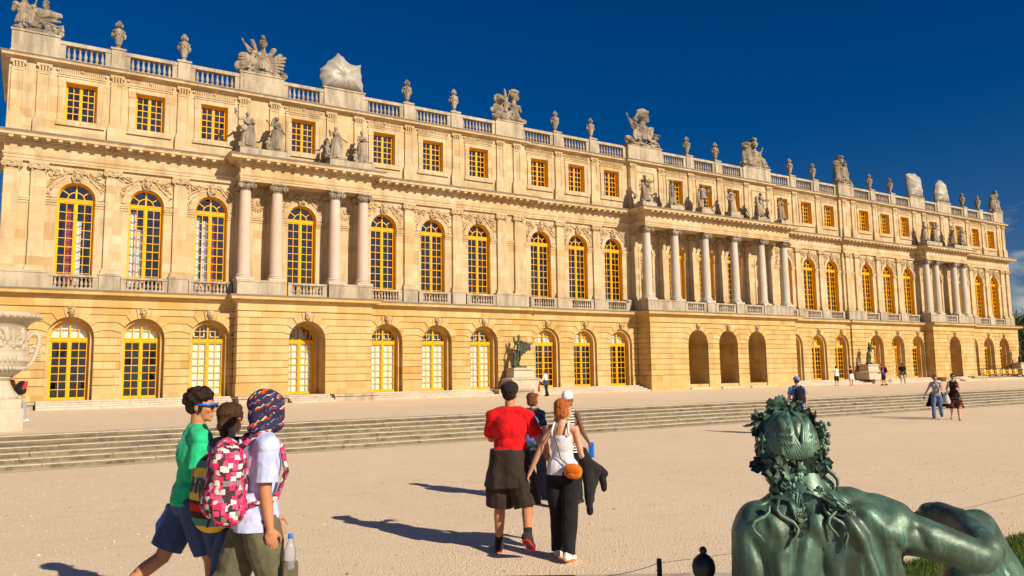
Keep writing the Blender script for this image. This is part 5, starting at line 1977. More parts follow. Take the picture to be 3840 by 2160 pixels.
def b1(m, F):
    J = F.J
    # cloak hanging from the outstretched arm, trunk beside the leg, quiver
    a, b = J['Lsh'] + Vector((0, -.04, .04)), J['Lwr']
    n = 7
    for i in range(n):
        t = i / (n - 1)
        p = a + (b - a) * (t * .95)
        L = .92 - .55 * t + .05 * sin(i * 2.4)
        m.cone(p, p + Vector((.03 * sin(i * 3), -.03, -L)), .05, .045)
        m.cone(p + Vector((.04, -.02, 0)), p + Vector((.05, -.05, -L * .95)), .04, .04)
    m.cone(b, b + Vector((-.03, .0, -.42)), .055, .05); m.cone(b, b + Vector((-.16, .02, .02)), .04, .045)
    m.tube([J['Rsh'] + Vector((0, 0, .06)), J['neck'] + Vector((0, .1, -.06)), J['Lsh'] + Vector((0, .04, .06))], [.06, .07, .06])
    m.tube([(.34, .0, 0), (.32, -.03, .4), (.30, .0, .75), (.34, 0, .98)], [.17, .11, .10, .08])
    m.cone(J['Rsh'] + Vector((.0, -.14, -.1)), J['Rsh'] + Vector((.08, -.16, .28)), .055, .065)
    m.ball(F.h(0, -.02, .09), (.10, .11, .09)); m.ball(F.h(0, .02, .16), (.05, .06, .06))
def b2(m, F):
    m.tube([(.42, -.05, 0), (.40, -.05, .5), (.36, 0, 1.0)], [.18, .14, .13])
    m.ball((.18, .2, 1.38), (.12, .12, .2)); m.ball((.2, .24, 1.62), (.085, .09, .10))
    m.cone((.1, .22, 1.25), (-.08, .2, 1.05), .06, .045); m.cone((.32, .2, 1.3), (.40, .18, 1.1), .06, .045)
    drape(m, [(.35, 0, 1.1), (.42, .05, .7), (.4, .05, .3)], .07, 3)
    m.ball(F.h(0, .05, -.08), (.06, .06, .08))
def b3(m, F):
    m.tube([(-.3, -.1, 0), (-.28, -.12, .6)], [.15, .12]); drape(m, [F.J['Rwr'], (.4, 0, .9), (.38, -.05, .4)], .06, 3)
stone_figure(-19.9, -1.62, zt + .07, 'dark bronze archer with cloak over his outstretched arm on marble pedestal', Fig(H=BH, RA=(-8, 18, 14, 0), LA=(20, 78, 5, 0), RL=(0, 0, 3, 0), LL=(-12, 18, 5, -10), head=(-45, -4, 0)), b1, mat=M_BRONZE, name='bronze_statue', wide=1.06, group='bronze statues along the wall', vox=.017, hairbun=False)
stone_figure(19.4, -1.62, zt + .07, 'green bronze of a man leaning on a trunk with a child in his arms', Fig(H=1.85, RA=(40, 22, 80, 20), LA=(45, 12, 75, 40), RL=(0, 0, 4, 0), LL=(10, 18, 4, 0), head=(25, 18, 0)), b2, mat=M_BRONZE, name='bronze_statue', wide=1.06, group='bronze statues along the wall', turn=.4, hairbun=False)
stone_figure(47.9, -1.62, zt + .07, 'green bronze nude figure at the far corner of the palace', Fig(H=1.85, RA=(15, 30, 60, 0), LA=(20, 14, 90, 40), RL=(0, 0, 4, 0), LL=(14, 22, 4, 0), head=(20, 15, 0)), b3, mat=M_BRONZE, name='bronze_statue', wide=1.06, group='bronze statues along the wall', turn=.4, hairbun=False)

# ---------------------------------------------------------------- gilded railing
rail = empty('iron_railing', (43.1, -1.85, .80))
tag(rail, 'black iron railing with gilded scroll medallions beside the far corner', 'railing')
m = MB()
x0, x1 = -4.5, 3.6
for z in (.04, .78): m.box(x0, x1, -.03, .03, z - .025, z + .025)
for k in range(28): m.box(x0 + k * .3 - .012, x0 + k * .3 + .012, -.012, .012, 0, .78)
for k in range(54):
    cx = x0 + .15 + .15 * k
    if cx > x1: break
    m.tube([(cx + .09 * cos(t), 0, .25 + .3 * (k % 2) + .10 * sin(t)) for t in [i * .55 for i in range(12)]], .012, 4)
m.obj('ironwork', flat('black_iron', (.03, .03, .035), .5, .5, .1, 10), rail)
M_GILT = flat('gilding', (.80, .45, .05), .35, .5, .25, 9, metal=.7)
for k in range(6):
    m = MB()
    cx = x0 + .9 + 1.3 * k
    for j in range(10):
        a = 2 * pi * j / 10
        m.ball((cx + .17 * cos(a), -.03, .41 + .24 * sin(a)), (.09, .05, .09), 7, 5)
    m.ball((cx, -.04, .41), (.13, .06, .19), 10, 8)
    for s in (-1, 1):
        m.tube([(cx + s * .22, -.02, .2), (cx + s * .42, -.02, .3), (cx + s * .40, -.02, .5), (cx + s * .28, -.02, .48)], .035, 6)
        m.ball((cx + s * .5, -.02, .55), (.08, .04, .08), 6, 5); m.ball((cx + s * .48, -.02, .18), (.08, .04, .08), 6, 5)
    m.obj('gilded_medallion', M_GILT, rail, True)

# ---------------------------------------------------------------- the carved marble vase
VX, VY = -48.86, -22.35
vase = empty('marble_vase', (VX, VY, .6))
tag(vase, 'huge white marble vase with relief frieze and scroll handles, cut off by the picture edge', 'vase')
m = MB()
m.box(-.66, .66, -.66, .66, -.05, .55); m.box(-.60, .60, -.60, .60, .552, .78)
m.obj('pedestal', M_WMARB, vase)
def vfold(a, z):
    if .80 < z < 1.28: return 1 + .02 * sin(20 * a)
    if 1.42 < z < 1.95: return 1 + .012 * abs(sin(14 * a))
    if z > 2.80: return 1 + .008 * sin(40 * a)
    return 1
m = MB()
m.lathe([(.52, .782), (.54, .84), (.50, .90), (.42, 1.0), (.345, 1.16), (.325, 1.24), (.36, 1.27), (.39, 1.31), (.36, 1.345), (.40, 1.36), (.50, 1.42), (.60, 1.52), (.68, 1.66), (.715, 1.80), (.72, 1.90), (.70, 1.96),
         (.655, 1.98), (.665, 2.02), (.64, 2.05), (.63, 2.35), (.645, 2.60), (.67, 2.62), (.70, 2.68), (.82, 2.76), (.93, 2.80), (.965, 2.85), (.97, 2.90), (.94, 2.955), (.88, 2.965), (.84, 2.94), (.70, 2.75)], n=64, fold=vfold)

for k in range(40):                                          # egg moulding of the rim, leaves under the bowl
    a = 2 * pi * k / 40
    m.ball((.955 * cos(a), .955 * sin(a), 2.87), (.045, .045, .055), 8, 6)
    m.ball((.70 * cos(a), .70 * sin(a), 1.78), (.05, .05, .09), 6, 5)
    m.ball((.62 * cos(a + .08), .62 * sin(a + .08), 1.56), (.05, .05, .07), 6, 5)
b = m.obj('bowl', M_WMARB, vase, True, auto=50)
for k in range(9):                                           # figures of the frieze
    m = MB()
    a = 2 * pi * k / 9 - 1.25
    def R(da, z): return Vector((.630 * cos(a + da), .630 * sin(a + da), z))
    lie = k % 3 == 1
    rnd = random.Random(60 + k)
    m.ball(R(0, 2.52), (.055, .055, .065), 8, 6)
    m.cone(R(0, 2.46), R(.04, 2.28), .09, .08)
    m.cone(R(.04, 2.28), R(.14, 2.18 if lie else 2.12), .055, .04); m.cone(R(.14, 2.15), R(.10, 2.06), .04, .03)
    m.cone(R(.02, 2.27), R(-.08, 2.1), .05, .035)
    m.cone(R(.02, 2.42), R(.16, 2.33), .045, .035); m.cone(R(-.02, 2.42), R(-.15, 2.3), .045, .035)
    m.cone(R(-.12, 2.12), R(-.3, 2.16), .055, .07); m.ball(R(-.36, 2.18), (.05, .05, .05), 8, 6)
    m.cone(R(.26, 2.5), R(.3, 2.1), .035, .06)
    for q in range(26):
        da, z_ = rnd.uniform(-.34, .34), rnd.uniform(2.07, 2.58)
        m.ball(R(da, z_), (rnd.uniform(.02, .05), rnd.uniform(.02, .05), rnd.uniform(.02, .06)), 6, 5)
    m.obj('relief_figure', M_WMARB, vase, True)
for s in (-1, 1):
    m = MB()
    P = lambda r, z: Vector((s * r, 0, z))
    m.tube([P(.62, 2.20), P(.66, 2.30), P(.74, 2.42), P(.83, 2.46), P(.90, 2.40), P(.92, 2.28), P(.90, 2.10), P(.87, 1.95), P(.82, 1.80), P(.74, 1.62), P(.62, 1.50)], [.03, .04, .05, .055, .055, .05, .055, .06, .055, .045, .03], 10)
    m.tube([P(.90, 2.05), P(.82, 2.12), P(.74, 2.10), P(.71, 2.02), P(.76, 1.96), P(.81, 2.0), P(.78, 2.04)], [.05, .05, .045, .04, .035, .03, .02], 8)
    for k in range(10): m.ball(P(.93 + .02 * sin(k * 2), 2.42 - .07 * k), (.04, .06, .04), 6, 5)
    m.obj('handle', M_WMARB, vase, True)

# ================================================================ people
def skin_mat(name, col):
    t = NT(name)
    p = t.pos(obj=True)
    c = t.mix(t.noise(p, 9, 4, .6, .35, .65), tuple(x * .9 for x in col), tuple(min(1, x * 1.08) for x in col))
    t.b.inputs['Subsurface Weight'].default_value = .08
    t.b.inputs['Subsurface Radius'].default_value = (.02, .008, .004)
    t.bump(t.noise(p, 160, 3, .6), .1, .004)
    return t.done(c, .55, .35)
SK_TAN = skin_mat('tanned_skin', (.47, .21, .10))
SK_FAIR = skin_mat('fair_skin', (.55, .29, .18))
SK_DARK = skin_mat('dark_skin', (.16, .075, .045))
def cloth(name, col, nz=.22, sc=11, rough=.88, weave=220, bump=.5):
    t = NT(name)
    p = t.pos(obj=True)
    c = t.mix(t.noise(p, sc, 5, .65, .3, .7), tuple(x * (1 - nz) for x in col), tuple(min(1, x * (1 + nz)) for x in col))
    h = t.math('ADD', t.noise(p, 7, 5, .6), t.math('MULTIPLY', t.noise(p, weave, 2, .5), .12))
    t.bump(h, bump, .03)
    t.b.inputs['Sheen Weight'].default_value = .08
    return t.done(c, rough, .15)
def hair_mat(name, col):
    t = NT(name)
    p = t.pos((40, 40, 5), obj=True)
    c = t.mix(t.noise(p, 1.2, 5, .7, .3, .7), tuple(x * .45 for x in col), tuple(min(1, x * 1.5) for x in col))
    t.bump(t.noise(p, 2.5, 5, .7), .8, .01)
    return t.done(c, .6, .2)
H_DARK = hair_mat('dark_hair', (.020, .011, .007))
H_BROWN = hair_mat('brown_hair', (.055, .024, .011))
H_RED = hair_mat('auburn_hair', (.36, .10, .022))
H_CHEST = hair_mat('chestnut_hair', (.15, .05, .018))
C = {}
for n, c in dict(green=(.02, .50, .22), navy=(.045, .045, .10), lilac=(.47, .52, .78), khaki=(.115, .105, .065), denim=(.045, .075, .17), red=(.66, .008, .012), brown=(.040, .026, .020),
                 black=(.014, .012, .013), white=(.74, .72, .74), cap=(.022, .016, .022), shoe=(.03, .025, .03), shoewhite=(.72, .66, .58), blue=(.10, .19, .52), jeans=(.10, .17, .32), grey=(.30, .31, .36),
                 purple=(.16, .03, .30), redcap=(.62, .03, .03), khakishort=(.42, .38, .30), orange=(.62, .16, .015), bluecap=(.12, .24, .50), pinkwhite=(.70, .62, .66), sock=(.02, .02, .02), olive=(.14, .10, .05)).items():
    C[n] = cloth(n + '_cloth', c)
M_EYE = flat('eye', (.02, .015, .012), .3, .5, .1, 10)
M_BLACKP = flat('black_plastic', (.012, .012, .014), .35, .5, .1, 10)
M_BLUEP = flat('blue_plastic', (.01, .16, .72), .35, .5, .1, 10)

def pattern(name, kind):
    t = NT(name)
    p = t.pos(obj=True)
    sep = t.node('ShaderNodeSeparateXYZ'); t.link(p, sep.inputs[0])
    def ramp(v, cols):
        r = t.node('ShaderNodeValToRGB'); r.color_ramp.interpolation = 'CONSTANT'
        e = r.color_ramp.elements
        while len(e) < len(cols): e.new(.5)
        for i, (pos, c) in enumerate(cols):
            e[i].position = pos; e[i].color = (*c, 1)
        t.link(v, r.inputs[0]); return r.outputs[0]
    if kind == 'checker':
        v = t.node('ShaderNodeTexVoronoi'); v.distance = 'CHEBYCHEV'; v.inputs['Scale'].default_value = 29; v.inputs['Randomness'].default_value = 1.0
        t.link(p, v.inputs['Vector'])
        s2 = t.node('ShaderNodeSeparateColor'); t.link(v.outputs['Color'], s2.inputs[0])
        c = ramp(s2.outputs[0], [(0, (.68, .62, .58)), (.24, (.70, .030, .11)), (.58, (.06, .03, .045)), (.70, (.24, .19, .20)), (.80, (.72, .08, .20))])
        c = t.mix(t.math('GREATER_THAN', v.outputs['Distance'], .52), c, (.06, .03, .045))
    elif kind == 'knit':
        a = t.math('ADD', sep.outputs[2], t.math('MULTIPLY', sep.outputs[1], -.55))
        zig = t.math('MULTIPLY', t.math('PINGPONG', t.math('ADD', sep.outputs[0], sep.outputs[1]), .03), .5)
        w = t.math('FRACT', t.math('MULTIPLY', t.math('ADD', a, zig), 10.5))
        nv, r_, o, y, wh, tq = (.025, .028, .075), (.50, .02, .02), (.70, .14, .015), (.75, .50, .08), (.65, .62, .58), (.03, .13, .25)
        c = ramp(w, [(0, nv), (.22, r_), (.30, o), (.37, y), (.42, wh), (.47, tq), (.53, nv), (.74, r_), (.79, nv), (.9, wh), (.93, nv)])
        c = t.mix(t.noise(p, 24, 3, .6, .47, .54), c, nv)
    elif kind == 'stripebag':
        w = t.math('FRACT', t.math('MULTIPLY', t.math('ADD', sep.outputs[2], t.math('MULTIPLY', t.noise(p, 5, 2, .5), .04)), 2.6))
        c = ramp(w, [(0, (.65, .60, .50)), (.12, (.70, .50, .05)), (.25, (.06, .22, .20)), (.38, (.05, .025, .02)), (.50, (.55, .02, .015)), (.62, (.05, .03, .03)), (.68, (.70, .48, .05)), (.82, (.24, .32, .36)), (.93, (.05, .22, .19))])
    elif kind == 'bwstripe':
        c = ramp(t.math('FRACT', t.math('MULTIPLY', sep.outputs[2], 26)), [(0, (.72, .70, .70)), (.5, (.02, .02, .025))])
    elif kind == 'floral':
        v = t.node('ShaderNodeTexVoronoi'); v.inputs['Scale'].default_value = 6.5; t.link(p, v.inputs['Vector'])
        s2 = t.node('ShaderNodeSeparateColor'); t.link(v.outputs['Color'], s2.inputs[0])
        k = ramp(s2.outputs[0], [(0, (.45, .015, .02)), (.4, (.10, .22, .03)), (.62, (.55, .30, .03)), (.8, (.40, .02, .03))])
        low = t.math('LESS_THAN', sep.outputs[2], .78)
        c = t.mix(t.math('MULTIPLY', t.math('LESS_THAN', v.outputs['Distance'], .42), low), (.016, .012, .012), k)
        c = t.mix(t.math('MULTIPLY', t.math('LESS_THAN', t.math('ABSOLUTE', t.math('SUBTRACT', v.outputs['Distance'], .25)), .06), low), c, (.02, .015, .012))
    elif kind == 'zigzag':
        zig = t.math('PINGPONG', t.math('ADD', sep.outputs[0], sep.outputs[1]), .025)
        w = t.math('FRACT', t.math('MULTIPLY', t.math('ADD', sep.outputs[2], zig), 17))
        c = ramp(w, [(0, (.03, .045, .10)), (.42, (.16, .32, .34)), (.56, (.02, .02, .03)), (.8, (.42, .45, .42)), (.88, (.03, .045, .10))])
        c = t.mix(t.noise(p, 14, 3, .6, .45, .6), c, (.02, .025, .05))
    elif kind == 'strap':
        c = ramp(sep.outputs[2], [(0, (.02, .02, .03)), (.45, (.05, .025, .02))])
        w = t.math('FRACT', t.math('MULTIPLY', sep.outputs[2], 5.0))
        c = ramp(w, [(0, (.66, .64, .60)), (.35, (.72, .50, .07)), (.6, (.62, .02, .015)), (.85, (.04, .03, .03))])
    elif kind == 'smock':
        c = t.mix(t.math('MULTIPLY', t.math('PINGPONG', t.math('MULTIPLY', sep.outputs[0], 1), .008), 60), (.60, .58, .64), (.76, .74, .78))
    t.bump(t.noise(p, 9, 5, .6), .3, .02)
    return t.done(c, .85, .15)
P_CHECK, P_KNIT, P_BAG, P_BW, P_FLOR, P_ZIG, P_STRAP, P_SMOCK = [pattern(n + '_fabric', n) for n in ('checker', 'knit', 'stripebag', 'bwstripe', 'floral', 'zigzag', 'strap', 'smock')]

def wr(a=.006, f=9.0, s=0.0):
    return lambda c, n: a * (noise.noise(Vector((c.x * f, c.y * f, c.z * f * .55 + s))) + .9 * (noise.ridged_multi_fractal(Vector((c.x * f * .8 + c.z * 4, c.y * f * .8, c.z * f * .7 + s)), 1.0, 2.0, 2, 1.0, 2.0) * .5 - .45))

class Person:
    def __init__(s, label, x, y, heading, F, skin, vox=.009, hands=(25, 25), normals=(None, None), z=0.0, group=None, feet=False, eyes=True, legs=True):
        s.F, s.vox = F, vox
        s.r = empty('person', (x, y, z), radians(heading) - pi / 2)
        tag(s.r, label, 'person', group)
        blob(body_mesh(F, hands, feet, normals, legs), 'body', skin, s.r, min(vox, .0075) if vox < .012 else vox, 2)
        if eyes:
            m = MB()
            for q in (-1, 1):
                m = MB(); m.ball(F.h(q * .030, .088, .012), (.011 * F.k, .008 * F.k, .006 * F.k), 8, 6)
                m.obj('eye', M_EYE, s.r, True)

    def put(s, m, name, mat, vox=None, smooth=4, clips=(), disp=None, parent=None):
        return blob(m, name, mat, parent or s.r, vox or s.vox, smooth, clips, disp)

    def top(s, mat, sleeve=.55, hem=-.10, inf=.017, name='shirt', fore=0.0, neck=.075, wrinkle=.011, low=None, straps=False):
        F, J, k = s.F, s.F.J, s.F.k
        m = MB()
        torso_parts(m, F, inf)
        clips = []
        up0 = (J['neck'] - J['chest']).normalized()
        sleeves = []
        for sd in 'RL':
            sh, el, wrs = J[sd + 'sh'], J[sd + 'el'], J[sd + 'wr']
            f = (1 + (F.fat - 1) * .6) * (.86 if F.fem else 1)
            d = (el - sh).normalized()
            if fore > 0 or sleeve > 0:
                m.ball(sh - up0 * .012 * k, (.053 * f + inf) * k)
                ms = MB()
                ms.ball(sh - up0 * .02 * k, (.044 * f + inf) * k)
                if fore > 0:
                    e = el + (wrs - el) * fore
                    de = (e - el).normalized()
                    ms.cone(sh - up0 * .02 * k, el, (.047 * f + inf) * k, (.050 * f + inf) * k); ms.cone(el, e + de * .04, (.048 * f + inf) * k, (.040 * f + inf) * k)
                    sleeves.append((ms, [(e + de * .08, .14, e, de)]))
                else:
                    e = sh + (el - sh) * sleeve
                    ms.cone(sh - up0 * .02 * k, e + d * .06, (.047 * f + inf) * k, (.060 * f + inf) * k)
                    sleeves.append((ms, [(e + d * .10, .20, e, d)]))
            else:
                q3 = (sh - J['neck']); q3.z = 0; q3.normalize()
                q = sh - q3 * .035 * k
                clips.append((q + q3 * .10, .16, q, q3))
        up = (J['neck'] - J['chest']).normalized()
        clips.append((J['neck'] + up * .06, .12, J['neck'] + up * (neck - .045) * k + Vector((0, .01, 0)), up))
        if low is not None:
            clips.append((J['chest'] + up * .25, .42, J['chest'] + up * low * k, up))
        hz = J['pel'].z + hem * k
        ex = .024 if hem < -.06 else .008
        pl = Vector((J['pel'].x, J['pel'].y - .012, 0))
        m.ball(pl + Vector((0, 0, J['pel'].z)), ((.162 * F.fat + inf + ex) * k, (.112 * F.fat + inf + ex) * k, .16 * k), 20, 12)
        for sg in (-1, 1): m.cone(J['pel'] + Vector((sg * .055, -.012, .05)), pl + Vector((sg * .06, 0, hz - .05)), (.100 * F.fat + inf + ex) * k, (.104 * F.fat + inf + ex) * k)
        clips.append((Vector((J['pel'].x, J['pel'].y, hz - .2)), .42, Vector((0, 0, hz)), (0, 0, -1)))
        o = s.put(m, name, mat, None, 4, clips, wr(wrinkle))
        for ms, cl in sleeves:
            s.put(ms, 'sleeve', mat, None, 3, cl, wr(wrinkle), parent=o)
        return o

    def bottom(s, mat, kind='trousers', inf=.022, name=None, cut=None, wide=1.0, waist=.09, wrinkle=.011):
        F, J, k = s.F, s.F.J, s.F.k
        m = MB()
        m.ball(J['pel'] + Vector((0, -.012 * k, 0)), ((.162 * F.fat + inf) * k, (.112 * F.fat + inf) * k, .135 * k), 18, 12)
        m.cone(J['pel'] - Vector((.04, 0, .05)) * k, J['pel'] + Vector((.04, 0, -.05)) * k, .1 * k, .1 * k)
        clips = [(J['pel'] + Vector((0, 0, .16)), .30, J['pel'] + Vector((0, 0, waist * k)), (0, 0, 1))]
        for sd in 'RL':
            hip, kn, an = J[sd + 'hip'], J[sd + 'kn'], J[sd + 'an']
            f = 1 + (F.fat - 1) * .6
            m.cone(hip, hip + (kn - hip) * .4, (.092 * f + inf) * k, (.084 * f * wide + inf) * k)
            if kind == 'shorts':
                d = (kn - hip).normalized()
                e = hip + (kn - hip) * (cut or 1.0)
                m.cone(hip + (kn - hip) * .4, e + d * .06, (.084 * f * wide + inf) * k, (.074 * f * wide + inf) * k)
                clips.append((e + d * .06, .17, e, d))
            else:
                m.cone(hip + (kn - hip) * .4, kn, (.084 * f * wide + inf) * k, (.062 * f * wide + inf) * k)
                d = (an - kn).normalized()
                e = kn + (an - kn) * (cut or 1.0)
                m.cone(kn, e + d * .03, (.064 * f * wide + inf) * k, (.052 * f * wide + inf) * k)
                clips.append((e + d * .05, .13, e + d * .01, d))
        return s.put(m, name or kind, mat, None, 3, clips, wr(wrinkle, 7))

    def skirt(s, mat, z0, z1, r0, r1, name='skirt', amp=.06, off=(0, 0), parent=None, clip=None):
        F, J = s.F, s.F.J
        m = MB()
        pz = J['pel'].z
        def fold(a, z): return 1 + amp * sin(6 * a + z * 3) * max(0, (pz + z1 - z)) + amp * .5 * sin(11 * a) * max(0, (pz + z1 - z))
        m.lathe([(r1 + (r0 - r1) * (i / 9) ** .8, pz + z1 + (z0 - z1) * i / 9) for i in range(10)], (J['pel'].x + off[0], J['pel'].y - .01 + off[1], 0), 36, sx=1.1, sy=.82, fold=fold)
        cl = [(Vector((J['pel'].x, J['pel'].y + .5, pz - .25)), .60, Vector((0, J['pel'].y + clip[1], 0)), (0, 1, .12))] if clip else []
        return s.put(m, name, mat, None, 2, cl, wr(.016 if 'jacket' in name else .007, 6))

    def shoes(s, mat, inf=.012, sole=None, sock=None):
        F, J, k = s.F, s.F.J, s.F.k
        for sd in 'RL':
            m = MB(); foot_parts(m, F, sd, inf)
            o = s.put(m, 'shoe', mat, max(.007, s.vox * .8), 2, [(J[sd + 'an'] + J[sd + 'up'] * .06, .09, J[sd + 'an'] + J[sd + 'up'] * .02, J[sd + 'up'])])
            if sole:
                m = MB()
                up, t, h_, fd = J[sd + 'up'], J[sd + 'toe'], J[sd + 'heel'], J[sd + 'fd']
                side = fd.cross(up).normalized()
                pts = []
                for (a, w) in ((-.03, .026), (0, .038), (.07, .036), (.15, .046), (.20, .044), (.235, .022)):
                    pts.append((a, w))
                vs = []
                for zz in (-.030, -.012):
                    for (a, w) in pts: vs.append(h_ + fd * a * k + side * w * k + up * zz * k)
                    for (a, w) in reversed(pts): vs.append(h_ + fd * a * k - side * w * k + up * zz * k)
                n = 12
                m.add(vs, [tuple(range(n - 1, -1, -1)), tuple(range(n, 2 * n))] + [(i, (i + 1) % n, n + (i + 1) % n, n + i) for i in range(n)])
                m.obj('sole', sole, o)
            if sock:
                m = MB(); m.cone(J[sd + 'an'] + J[sd + 'up'] * .01, J[sd + 'an'] + (J[sd + 'kn'] - J[sd + 'an']).normalized() * .09 * k, .044 * k, .046 * k)
                s.put(m, 'sock', sock, None, 1)

    def hair(s, mat, style='short'):
        F, k = s.F, s.F.k
        m = MB()
        b = lambda c, r: m.ball(F.h(*c), tuple(a * k for a in r), 14, 10, F.HM)
        b((0, -.030, .050), (.084, .094, .082)); b((0, -.055, .005), (.076, .066, .07))
        r = random.Random(5)
        if style == 'curly':
            b((0, -.02, .075), (.092, .10, .075))
            for i in range(70):
                a, e = r.uniform(0, 2 * pi), r.uniform(-.25, 1.4)
                c = (.092 * cos(a) * cos(e), -.025 + .104 * sin(a) * cos(e), .05 + .095 * sin(e))
                if c[1] > .055 and c[2] < .095: continue
                b(c, (r.uniform(.014, .026),) * 3)
            for q in (-1, 1): b((q * .072, .012, .0), (.012, .02, .045))
        elif style == 'bob':
            for q in (-1, 1): b((q * .058, -.02, -.02), (.035, .062, .075))
            b((0, -.07, -.03), (.07, .045, .07)); b((0, .045, .095), (.06, .045, .03))
        elif style == 'bun':
            b((0, -.105, -.045), (.042, .040, .05)); b((.005, -.095, -.095), (.032, .03, .04)); b((0, .02, .08), (.072, .06, .045))
            for q in (-1, 1): b((q * .062, .01, .03), (.022, .04, .05))
        elif style == 'tail':
            b((0, -.11, .03), (.05, .045, .05)); m.tube([F.h(0, -.12, .03), F.h(-.02, -.16, -.02), F.h(-.03, -.15, -.10)], [.04 * k, .035 * k, .015 * k], 8)
            b((0, .035, .09), (.066, .05, .035))
            for q in (-1, 1): b((q * .064, .005, .02), (.022, .05, .055))
        else:
            b((0, .03, .085), (.066, .05, .035))
        if s.vox < .012:                                 # separate strands lying on the mass
            for i in range(90):
                a, e0 = r.uniform(pi * .95, pi * 2.05), r.uniform(.2, 1.45)
                pts = []
                for q in range(6):
                    e = e0 - q * .22
                    aa = a + .06 * sin(q + i)
                    pts.append(F.h(.088 * cos(aa) * cos(e), -.03 + .098 * sin(aa) * cos(e), .048 + .086 * sin(e)))
                if style != 'curly': m.tube(pts, [.004 * k, .006 * k, .006 * k, .006 * k, .005 * k, .003 * k], 6)
        return s.put(m, 'hair', mat, min(s.vox, .006), 1, [(F.h(0, .14, .02), .07 * k, F.h(0, .085, .02), F.HM @ Vector((0, 1, 0)))], lambda c, n: .005 * noise.noise(c * 45))

    def cap(s, mat, brim=True, back=False, name='cap'):
        F, k = s.F, s.F.k
        m = MB()
        b = lambda c, r: m.ball(F.h(*c), tuple(a * k for a in r), 16, 10, F.HM)
        b((0, -.018, .066), (.099, .115, .084))
        if brim: b((0, .11 if not back else -.12, .055), (.07, .07, .012))
        return s.put(m, name, mat, min(s.vox, .009), 2, [(F.h(0, -.02, -.04), .16 * k, F.h(0, 0, .035), F.HM @ Vector((0, 0, -1)))])

    def pack(s, mat, strap, w=.17, h=.24, d=.11, dz=0.0, dx=0.0, name='backpack', label=None, pocket=True, tilt=0.0):
        F, J, k = s.F, s.F.J, s.F.k
        m = MB()
        c = J['chest'] + Vector((dx, -.135 - d * .7, -.06 + dz)) * k
        M = Matrix.Rotation(tilt, 3, 'Y')
        m.ball(c, (w * 1.05, d * 1.05, h * 1.12), 18, 14, M)
        for (a, z) in ((-.55, -.55), (.55, -.55), (-.5, .45), (.5, .45)):
            m.ball(c + M @ Vector((a * w, .0, z * h)), (w * .55, d * .95, h * .5), 12, 10, M)
        if pocket:
            m.ball(c + M @ Vector((0, -d * .75, -h * .42)), (w * .78, d * .5, h * .42), 14, 10, M)
        o = empty(name, s.r.location, s.r.rotation_euler.z)
        tag(o, label, 'backpack')
        if pocket and s.vox < .012:
            z = MB(); z.tube([c + M @ Vector((w * .82 * cos(q), -d * (1.12 + .12 * sin(q)), -h * .40 + h * .44 * sin(q))) for q in [pi * i / 12 for i in range(13)]], .006, 6)
            z.obj('zip', M_BLACKP, o, True)
        blob(m, 'bag', mat, o, s.vox, 3, (), wr(.006, 12))
        for sd in (-1, 1):
            sh = J['Rsh' if sd > 0 else 'Lsh']
            q = sh + (J['neck'] - sh) * .38
            t = MB()
            top = Vector((q.x, q.y, q.z + .062 * k))
            pts = [c + M @ Vector((sd * w * .45, d * .5, h * .85)), Vector((q.x, q.y - .09 * k, q.z + .035 * k)), top, Vector((q.x + sd * .01, q.y + .10 * k, q.z - .02 * k)), Vector((q.x + sd * .05 * k, q.y + .13 * k, q.z - .20 * k)), Vector((q.x + sd * .10 * k, q.y + .06 * k, q.z - .36 * k)), c + M @ Vector((sd * w * .8, d * .4, -h * .6))]
            t.tube(pts, [.018] * 7, 8, .35 if False else 1.0)
            t.obj('strap', strap, o, True)
        return o

def arm(sw, ab, el, inw=0): return (sw, ab, el, inw)

# ---- three friends walking past in front ------------------------------------------------
F = Fig(H=1.735, lift=.035, lean=3, head=(-28, 4, 0), RL=(18, 6, 2, 0), LL=(-24, 28, 3, -22), RA=(-6, 7, 22, 0), LA=(18, 8, 25, 0))
p = Person('person in bright green t-shirt and blue sunglasses striding at the left', -47.10, -39.775, 0, F, SK_TAN, .0085, group='three friends walking past')
p.top(C['green'], .78, -.02, inf=.022); p.bottom(C['denim'], 'shorts', cut=.84, wide=1.08, inf=.028); p.hair(H_DARK, 'curly'); p.shoes(C['shoe'])
o = empty('sunglasses', p.r.location, p.r.rotation_euler.z)
tag(o, 'bright blue plastic sunglasses on the person in green', 'sunglasses')
m = MB()
for q in (-1, 1): m.tube([F.h(q * .076, -.03, .012), F.h(q * .078, .04, .022), F.h(q * .070, .098, .024)], .008, 6)
m.tube([F.h(-.070, .100, .030), F.h(0, .118, .028), F.h(.070, .100, .030)], .008, 6)
m.obj('frame', M_BLUEP, o, True)
m = MB()
for q in (-1, 1): m.ball(F.h(q * .037, .105, .014), (.030, .012, .020), 10, 8, F.HM)
m.obj('lens', M_BLACKP, o, True)
m = MB(); m.tube([F.J['pel'] + Vector((-.18, -.10, -.06)), F.J['pel'] + Vector((-.22, -.16, -.2)), F.J['pel'] + Vector((-.20, -.18, -.34))], [.05, .055, .03], 8)
p.put(m, 'jumper', C['blue'], None, 2, (), wr(.01, 14))

